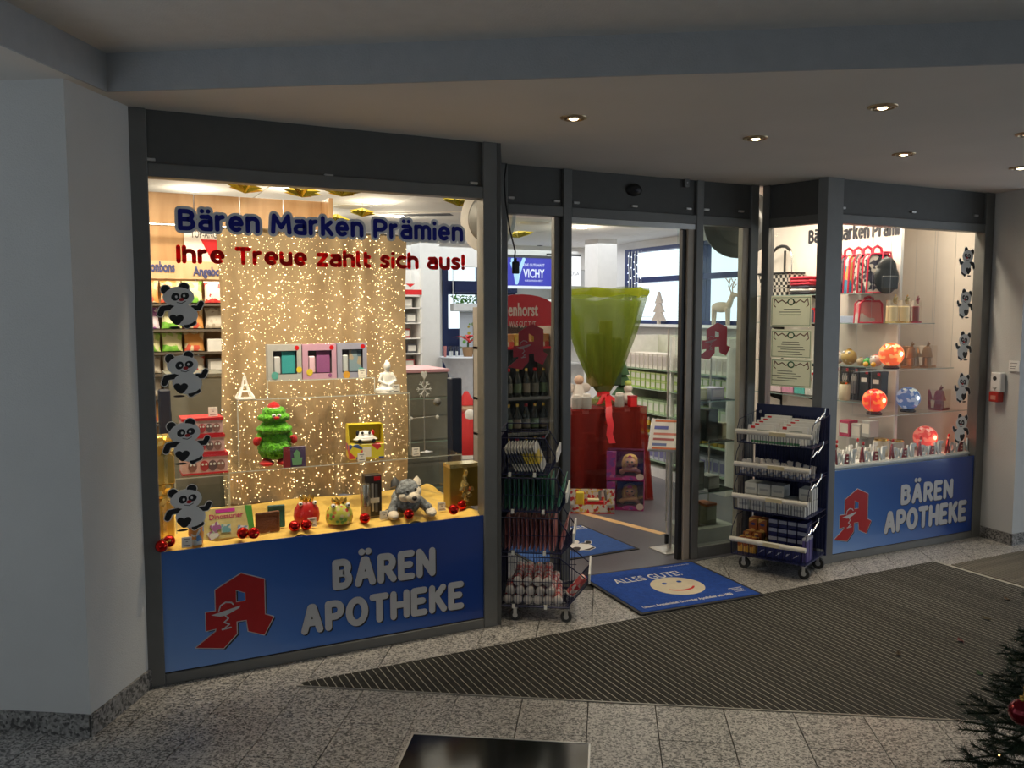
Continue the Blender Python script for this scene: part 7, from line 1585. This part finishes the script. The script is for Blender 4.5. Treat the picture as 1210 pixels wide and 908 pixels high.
# ---- rear of the room
def column(label, x0, x1, Y, m):
    a, b = W(x0, 400, Y).x, W(x1, 400, Y).x; o = struct(MB().box(a, b, Y, Y + .35, 0, ZS).build('wall_column', m)); return o
column('', 497, 520, 10.9, SW); column('', 706, 728, 9.9, SW)
struct(MB().box(2.4, 7.0, 11.4, 11.5, 2.42, ZS).build('wall_bulkhead', SW))
p, w, h = bb(596, 305, 656, 338, 11.3); t = T('wall_sign', 'violet blue illuminated sign with white hand shape and lettering', 'sign', (p.x, 11.3, p.z)); VB = mat((.03, .03, .30), .35, key='sign_violet', emit=(.04, .045, .42), es=.55); VW = mat((.7, .72, .85), .4, key='sign_white', emit=(.7, .75, 1), es=.35)
MB().box(-w / 2, w / 2, 0, .06, 0, h).build('panel', VB, t); MB().box(-w / 2, w / 2, -.01, .07, h, h + .04).build('top_rail', DKGREY, t); MB().box(-w / 2, w / 2, .0, .06, -.04, 0).build('lower_rail', VW, t)
text('sign_name', 'VICHY', VW, t, (w * .08, -.002, h * .30), w=w * .42, h=h * .32, off=.002); text('sign_line', 'EINE GUTE HAUT', VW, t, (w * .08, -.002, h * .70), w=w * .42, h=h * .10); text('sign_line', 'GESUNDHEIT', VW, t, (w * .08, -.002, h * .16), w=w * .36, h=h * .06)
for s_, P in ((0, [(-.34, .92), (-.30, .55), (-.26, .1)]), (1, [(-.12, .95), (-.20, .55), (-.26, .1)]), (2, [(-.37, .80), (-.33, .60)]), (3, [(-.31, .95), (-.31, .70)])): MB().stroke([(x * w, z * h) for x, z in P], w * (.03 if s_ < 2 else .016), -.006 - .001 * s_, 0, 10).build('hand_shape', mat((.35, .55, .8), .4, key='sign_pale', emit=(.4, .65, 1), es=.4), t)
p, w, h = bb(672, 303, 686, 338, 11.34); t = T('brand_panel', 'white lit panel with grey lettering beside the green tulle', 'sign', (p.x, 11.34, p.z)); MB().box(-w * 2.2, w / 2, 0, .05, 0, h).build('panel', mat((.8, .8, .78), .4, key='lit_white', emit=(.95, .97, 1), es=.5), t); MB().box(-w * 2.2, w / 2, -.01, .06, h, h + .03).build('top_rail', DKGREY, t); text('panel_name', 'POSA', mat((.35, .37, .4), .5, key='posa_ink'), t, (-w * .12, -.002, h * .35), w=w * 1.0, h=h * .14)
p = W(648, 372, 10.8); t = T('shelf_unit', 'white rear shelf unit with drink bottles behind the juice stand', 'shelf unit', (p.x + .35, 11.0, .004))
MB().box(-.9, 1.6, .25, .3, 0, 1.95).build('back_panel', WHITE, t)
for z in (.3, .65, 1.0, 1.35, 1.7): MB().box(-.9, 1.6, -.02, .25, z - .02, z).build('shelf_board', WHITE, t)
# wall camera
p = W(641, 285, 11.2); t = T('dome_camera', 'small dark dome camera on the rear wall above the violet sign', 'camera', (p.x, 11.38, p.z)); MB().ball((0, -.10, 0), (.10, .10, .07), 16, 10).build('dome', BLACK, t, True); MB().box(-.13, .13, -.12, .0, .03, .14).build('bracket', WHITE, t)
# white shelf unit left of the column
YS = 9.6; a, b = W(470, 400, YS).x, W(497, 400, YS).x; t = T('literature_rack', 'white rack with red header standing beside the white column', 'shelf unit', ((a + b) / 2, YS, .004)); w = (b - a) / 2; zt_ = W(485, 318, YS).z
MB().box(-w, w, .25, .28, 0, zt_).build('back_panel', WHITE, t); 
for s_ in (-w, w - .02): MB().box(s_, s_ + .02, -.05, .28, 0, zt_).build('side_panel', WHITE, t)
for py in (350, 364, 382, 400, 418, 436): z = W(485, py, YS).z; MB().box(-w, w, -.05, .25, z - .012, z).build('shelf_board', WHITE, t)
MB().box(-w, w, -.06, -.045, W(485, 349, YS).z, W(485, 343, YS).z).build('red_header', RED, t); MB().prism([(-w * .4, W(485, 336, YS).z), (0, W(485, 340, YS).z), (w * .4, W(485, 336, YS).z)], -.06, -.05).build('red_arrow', RED, t)
for i, (px, py, c, lab) in enumerate(((486, 363, (.5, .5, .5), 'grey pack on the upper rack shelf'), (487, 381, (.25, .25, .26), 'dark pack on the second rack shelf'), (485, 400, (.4, .06, .05), 'red pack on the third rack shelf'), (489, 418, (.1, .1, .12), 'black pack on the fourth rack shelf'), (486, 436, (.5, .1, .1), 'crimson pack on the lowest rack shelf'))): carton('rack_pack', lab, 'box', ((a + b) / 2 + (.0, .045, -.03, .05, .02)[i], YS + .10, W(485, py if py != 363 else 364, YS).z + .004 if py != 381 else W(485, 382, YS).z + .004), .12, .1, .11, mat(c, .5), front=WHITE)
# high table with cloth, glasses and poinsettia
YH = 11.0; c = W(540, 421, YH); zh = c.z; rh = (W(566, 421, YH).x - W(514, 421, YH).x) / 2
t = T('high_table', 'round bar table under a long white cloth at the rear', 'table', (c.x, YH - .25, .004)); WC = mat((.62, .64, .68), .85, key='white_cloth', bump=.2, bscale=12)
MB().grid(lambda u, v: ((rh if v < .01 else rh * (1 - .74 * min(1, (v * 1.6)) ** .7 + .34 * max(0, v - .62)) * (1 + .06 * math.sin(u * 38) * v)) * math.cos(2 * PI * u), (rh if v < .01 else rh * (1 - .74 * min(1, (v * 1.6)) ** .7 + .34 * max(0, v - .62))) * math.sin(2 * PI * u), zh * (1 - v)), 60, 14, cu=True).build('cloth_skirt', WC, t, True); MB().cyl((0, 0, zh - .012), (0, 0, zh), rh, n=40).build('cloth_top', WC, t); MB().cyl((0, 0, 0), (0, 0, .02), .2, n=24).build('foot_plate', STEEL, t)
ztb = zh + .004; yc_ = YH - .25
for i, (px, c_) in enumerate(((526, (.6, .5, .5)), (530, (.7, .72, .75)), (534, (.72, .74, .78)), (538, (.7, .72, .75)))):
    q = W(px, 421, yc_); g = T('drinking_glass', ['tumbler with red drink on the bar table', 'clear tumbler beside the red drink on the bar table', 'clear tumbler in the middle of the bar table', 'clear tumbler nearest the poinsettia'][i], 'glass', (q.x, yc_ - .05 * (i % 2), ztb)); MB().lathe([(.017, 0), (.022, .15), (.020, .15), (.015, .012)], 16).build('tumbler', ACRYL if i else mat((.5, .2, .2), .2, key='red_glass'), g, True); MB().lathe([(.0155, .013), (.018, .08)], 16).build('drink', mat((.45, .05, .05), .2, key='red_drink') if i == 0 else mat((.6, .62, .66), .1, key='water'), g, True)
q = W(553, 421, yc_); g = T('poinsettia', 'red poinsettia in a brown pot on the white bar table', 'plant', (q.x, yc_, ztb)); MB().lathe([(.06, 0), (.085, .13), (.08, .13)], 18).build('pot', mat((.30, .18, .09), .8, key='pot_brown'), g, True); MB().cyl((0, 0, .12), (0, 0, .2), .015, n=8).build('stem', FIRG, g)
for k in range(16):
    a = k * 2.4; rr_ = .08 + .07 * (k % 3); zz = .20 + .07 * ((k * 7) % 5) / 4
    MB().add([(0, 0, zz - .03), (rr_ * .6 * math.cos(a - .35), rr_ * .6 * math.sin(a - .35), zz + .03), (rr_ * 1.25 * math.cos(a), rr_ * 1.25 * math.sin(a), zz), (rr_ * .6 * math.cos(a + .35), rr_ * .6 * math.sin(a + .35), zz + .03)], [(0, 1, 2, 3)]).build('leaf', mat((.55, .03, .03), .6, key='bract_red') if k % 4 else FIRG, g)
q = W(519, 420, yc_ - .3); 
# santa figure on the floor
YSa = 9.3; q = F(551, 509); q = Vector((W(551, 470, YSa).x, YSa, .004)); hs = W(551, 463, YSa).z - W(551, 509, YSa).z; zb_ = W(551, 509, YSa).z
t = T('santa_figure', 'standing red santa figure with long white beard behind the blue post', 'figurine', (q.x, YSa, .004)); hs = W(551, 463, YSa).z
MB().lathe([(.22, 0), (.24, .05), (.20, hs * .4), (.13, hs * .68)], 24).build('robe', SANTA, t, True); MB().lathe([(.235, .0), (.25, .03), (.24, .07)], 24).build('fur_hem', FELT, t, True); MB().ball((0, -.01, hs * .76), (.09, .09, hs * .08), 16, 10).build('head', mat((.62, .40, .28), .7, key='felt_skin'), t, True); blobmesh('beard', [((0, -.10, hs * .62), (.08, .05, hs * .13)), ((.0, -.13, hs * .45), (.05, .04, hs * .10))], .012, FELT, t); MB().lathe([(.10, hs * .80), (.08, hs * .88), (.02, hs * 1.0)], 18).build('cap', SANTA, t, True)
# banner with butterflies by the rear door
YBn = 12.3; a, b = W(543, 400, YBn).x, W(562, 400, YBn).x; z0, z1 = W(553, 505, YBn).z, W(553, 369, YBn).z; t = T('roll_banner', 'tall white banner printed with butterflies and leaves near the rear door', 'banner', ((a + b) / 2, YBn, max(.004, z0))); h = z1 - t.location.z; w = b - a; BN = star_print('butterfly_print', (.62, .66, .72), [(.15, .40, .06), (.12, .14, .2), (.55, .42, .05), (.2, .3, .12)], 9, .26)
MB().box(-w / 2, w / 2, -.003, .003, .05, h).build('sheet', BN, t); MB().box(-w / 2 - .03, w / 2 + .03, -.08, .08, 0, .06).build('foot', ALU, t); MB().cyl((-w / 2, 0, h), (w / 2, 0, h), .012, n=8).build('top_bar', ALU, t)
p = W(548, 368, 12.2); t = T('planter', 'white planter with green leaves hanging in the rear door window', 'planter', (p.x + .1, 12.2, p.z)); MB().bbox(-.30, .30, -.08, .08, 0, .12, .01).build('trough', WHITE, t); MB().cyl((-.28, 0, .1), (-.28, 0, 2.62 - p.z), .006, n=6).build('hanger', WHITE, t); MB().cyl((.28, 0, .1), (.28, 0, 2.62 - p.z), .006, n=6).build('hanger', WHITE, t)
lf = MB()
for k in range(160):
    c = Vector((R_.uniform(-.28, .28), R_.uniform(-.07, .07), .12 + R_.random() * .12)); a = Vector((R_.uniform(-1, 1), R_.uniform(-1, 1), R_.uniform(-.5, 1))) * .035; b_ = Vector((R_.uniform(-1, 1), R_.uniform(-1, 1), R_.uniform(-.5, 1))) * .02; lf.add([c - a, c + b_, c + a, c - b_], [(0, 1, 2, 3)])
lf.build('foliage', mat((.08, .25, .05), .6, key='leaf_green'), t)['kind'] = 'stuff'
p = W(519, 342, 11.6); t = T('exit_sign', 'small red extinguisher sign on the grey strip by the rear door', 'sign', (p.x, 12.66, p.z)); MB().box(-.11, .11, 0, .02, -.13, .13).build('plate', mat((.45, .02, .03), .4, key='ext_red'), t); MB().cyl((.0, -.002, -.08), (0, -.002, .05), .03, n=10).build('symbol', WHITE, t)
# ================================================================ CHRISTMAS TREE at the edge of the arcade
def xmas_tree():
    bx = F(1205, 905, .40); base = Vector((2.70, 1.385, 0))
    t = T('christmas_tree', 'dark green christmas tree with red baubles at the edge of the ribbed mat', 'christmas tree', base)
    BARK = mat((.06, .04, .025), .9, key='bark'); NEED = mat((.010, .028, .012), .7, key='needles', var=.35, vscale=30)
    MB().cyl((0, 0, .10), (0, 0, 1.55), .03, .008, 10).build('trunk', BARK, t, True); MB().lathe([(.16, 0), (.18, .02), (.13, .14), (.12, .14)], 20).build('pot', DKGREY, t, True)
    rr = random.Random(11)
    tot = 0
    for lv in range(13):
        z = .28 + lv * .098; R0 = .47 * (1 - lv / 13.5) ** 1.15
        nb = 9 if lv < 8 else 6
        for k in range(nb):
            a = 2 * PI * (k + .5 * (lv % 2)) / nb + rr.uniform(-.15, .15); L_ = R0 * rr.uniform(.85, 1.06)
            P = [Vector((0, 0, z)), Vector((math.cos(a) * L_ * .5, math.sin(a) * L_ * .5, z + .03)), Vector((math.cos(a) * L_, math.sin(a) * L_, z - .02 + rr.uniform(-.02, .03)))]
            mb = MB(); segs = [(P[0].lerp(P[1], .3), P[1]), (P[1], P[2])]
            for s_ in (-1, 1):
                for f_ in (.45, .72):
                    q = P[0].lerp(P[2], f_); d = Vector((math.cos(a + s_ * .75), math.sin(a + s_ * .75), .06)) * L_ * (.42 if f_ < .6 else .28); segs.append((q, q + d))
            for A, B in segs:
                mb.cyl(A, B, .004, .002, 5); d = (B - A); n = max(6, int(d.length / .0042)); dn = d.normalized(); o1 = dn.orthogonal().normalized(); o2 = dn.cross(o1)
                for i in range(n):
                    for q_ in range(6):
                        th = rr.random() * 6.28; f_ = (i + rr.random()) / n; c = A + d * f_; out = (o1 * math.cos(th) + o2 * math.sin(th)) * .024 + dn * .014; sd = dn.cross(out).normalized() * .0013
                        mb.add([c - sd, c + sd, c + out], [(0, 1, 2)])
            mb.build('branch', NEED, t)
    MB()
    for i, (px, py, d) in enumerate(((1208, 842, 2.35), (1228, 770, 2.5), (1250, 860, 2.4))):
        rv = ray(px, py); c = EYE + rv * (d / FPX); b = T('bauble', ['dark red bauble hanging on the lower branches of the christmas tree', 'dark red bauble hanging higher on the christmas tree', 'dark red bauble hanging close to the trunk of the christmas tree'][i], 'bauble', c, 0, 'baubles on the christmas tree')
        MB().ball((0, 0, 0), .036, 24, 16).build('glass_ball', mat((.16, .006, .012), .12, .6, key='bauble_dark'), b, True); MB().lathe([(.009, .034), (.009, .044), (.002, .046)], 12).build('cap', GOLDF, b, True)
        MB().tube([(0, 0, .045), (.004, 0, .06), (0, 0, .075)], .001, 5).build('hanger', GOLDF, b)
    lb = MB(); rr = random.Random(4)
    LEDW = mat((1, .7, .3), .4, key='tree_led', emit=(1, .5, .14), es=5)
    for i in range(14):
        lv = rr.uniform(0, 11); z = .30 + lv * .098; r = .33 * (1 - lv / 13.5) ** .9; a = rr.random() * 6.28; MB().ball((r * math.cos(a), r * math.sin(a), z + .02), .003, 8, 6).build('led', LEDW, t)
    return t
xmas_tree()
# fallen needles and leaves on the mat
for i, (px, py, c, lab) in enumerate(((1062, 774, (.05, .035, .02), 'dry brown leaf on the ribbed mat nearest the plate'), (1135, 758, (.10, .03, .03), 'reddish dry leaf on the ribbed mat'), (1166, 732, (.05, .04, .02), 'small dry leaf on the ribbed mat near the tree tip'), (1158, 797, (.02, .05, .02), 'fallen green fir tip on the ribbed mat'), (1190, 709, (.08, .05, .03), 'dry leaf by the lighter mat strip'))):
    p = F(px, py, .008); t = T('dry_leaf', lab, 'leaf', (p.x, p.y, .0082), R_.random() * 6); n = 10
    MB().grid(lambda u, v: ((u - .5) * .055, (v - .5) * .030 * math.sin(PI * min(1, max(.02, u))), .003 + .008 * (u - .5) ** 2 * 4 + .004 * math.sin(9 * v)), 10, 4).build('blade', mat(c, .8), t, True); MB().tube([(-.028, 0, .010), (-.042, .004, .004)], .0012, 5).build('stalk', mat(c, .8), t)
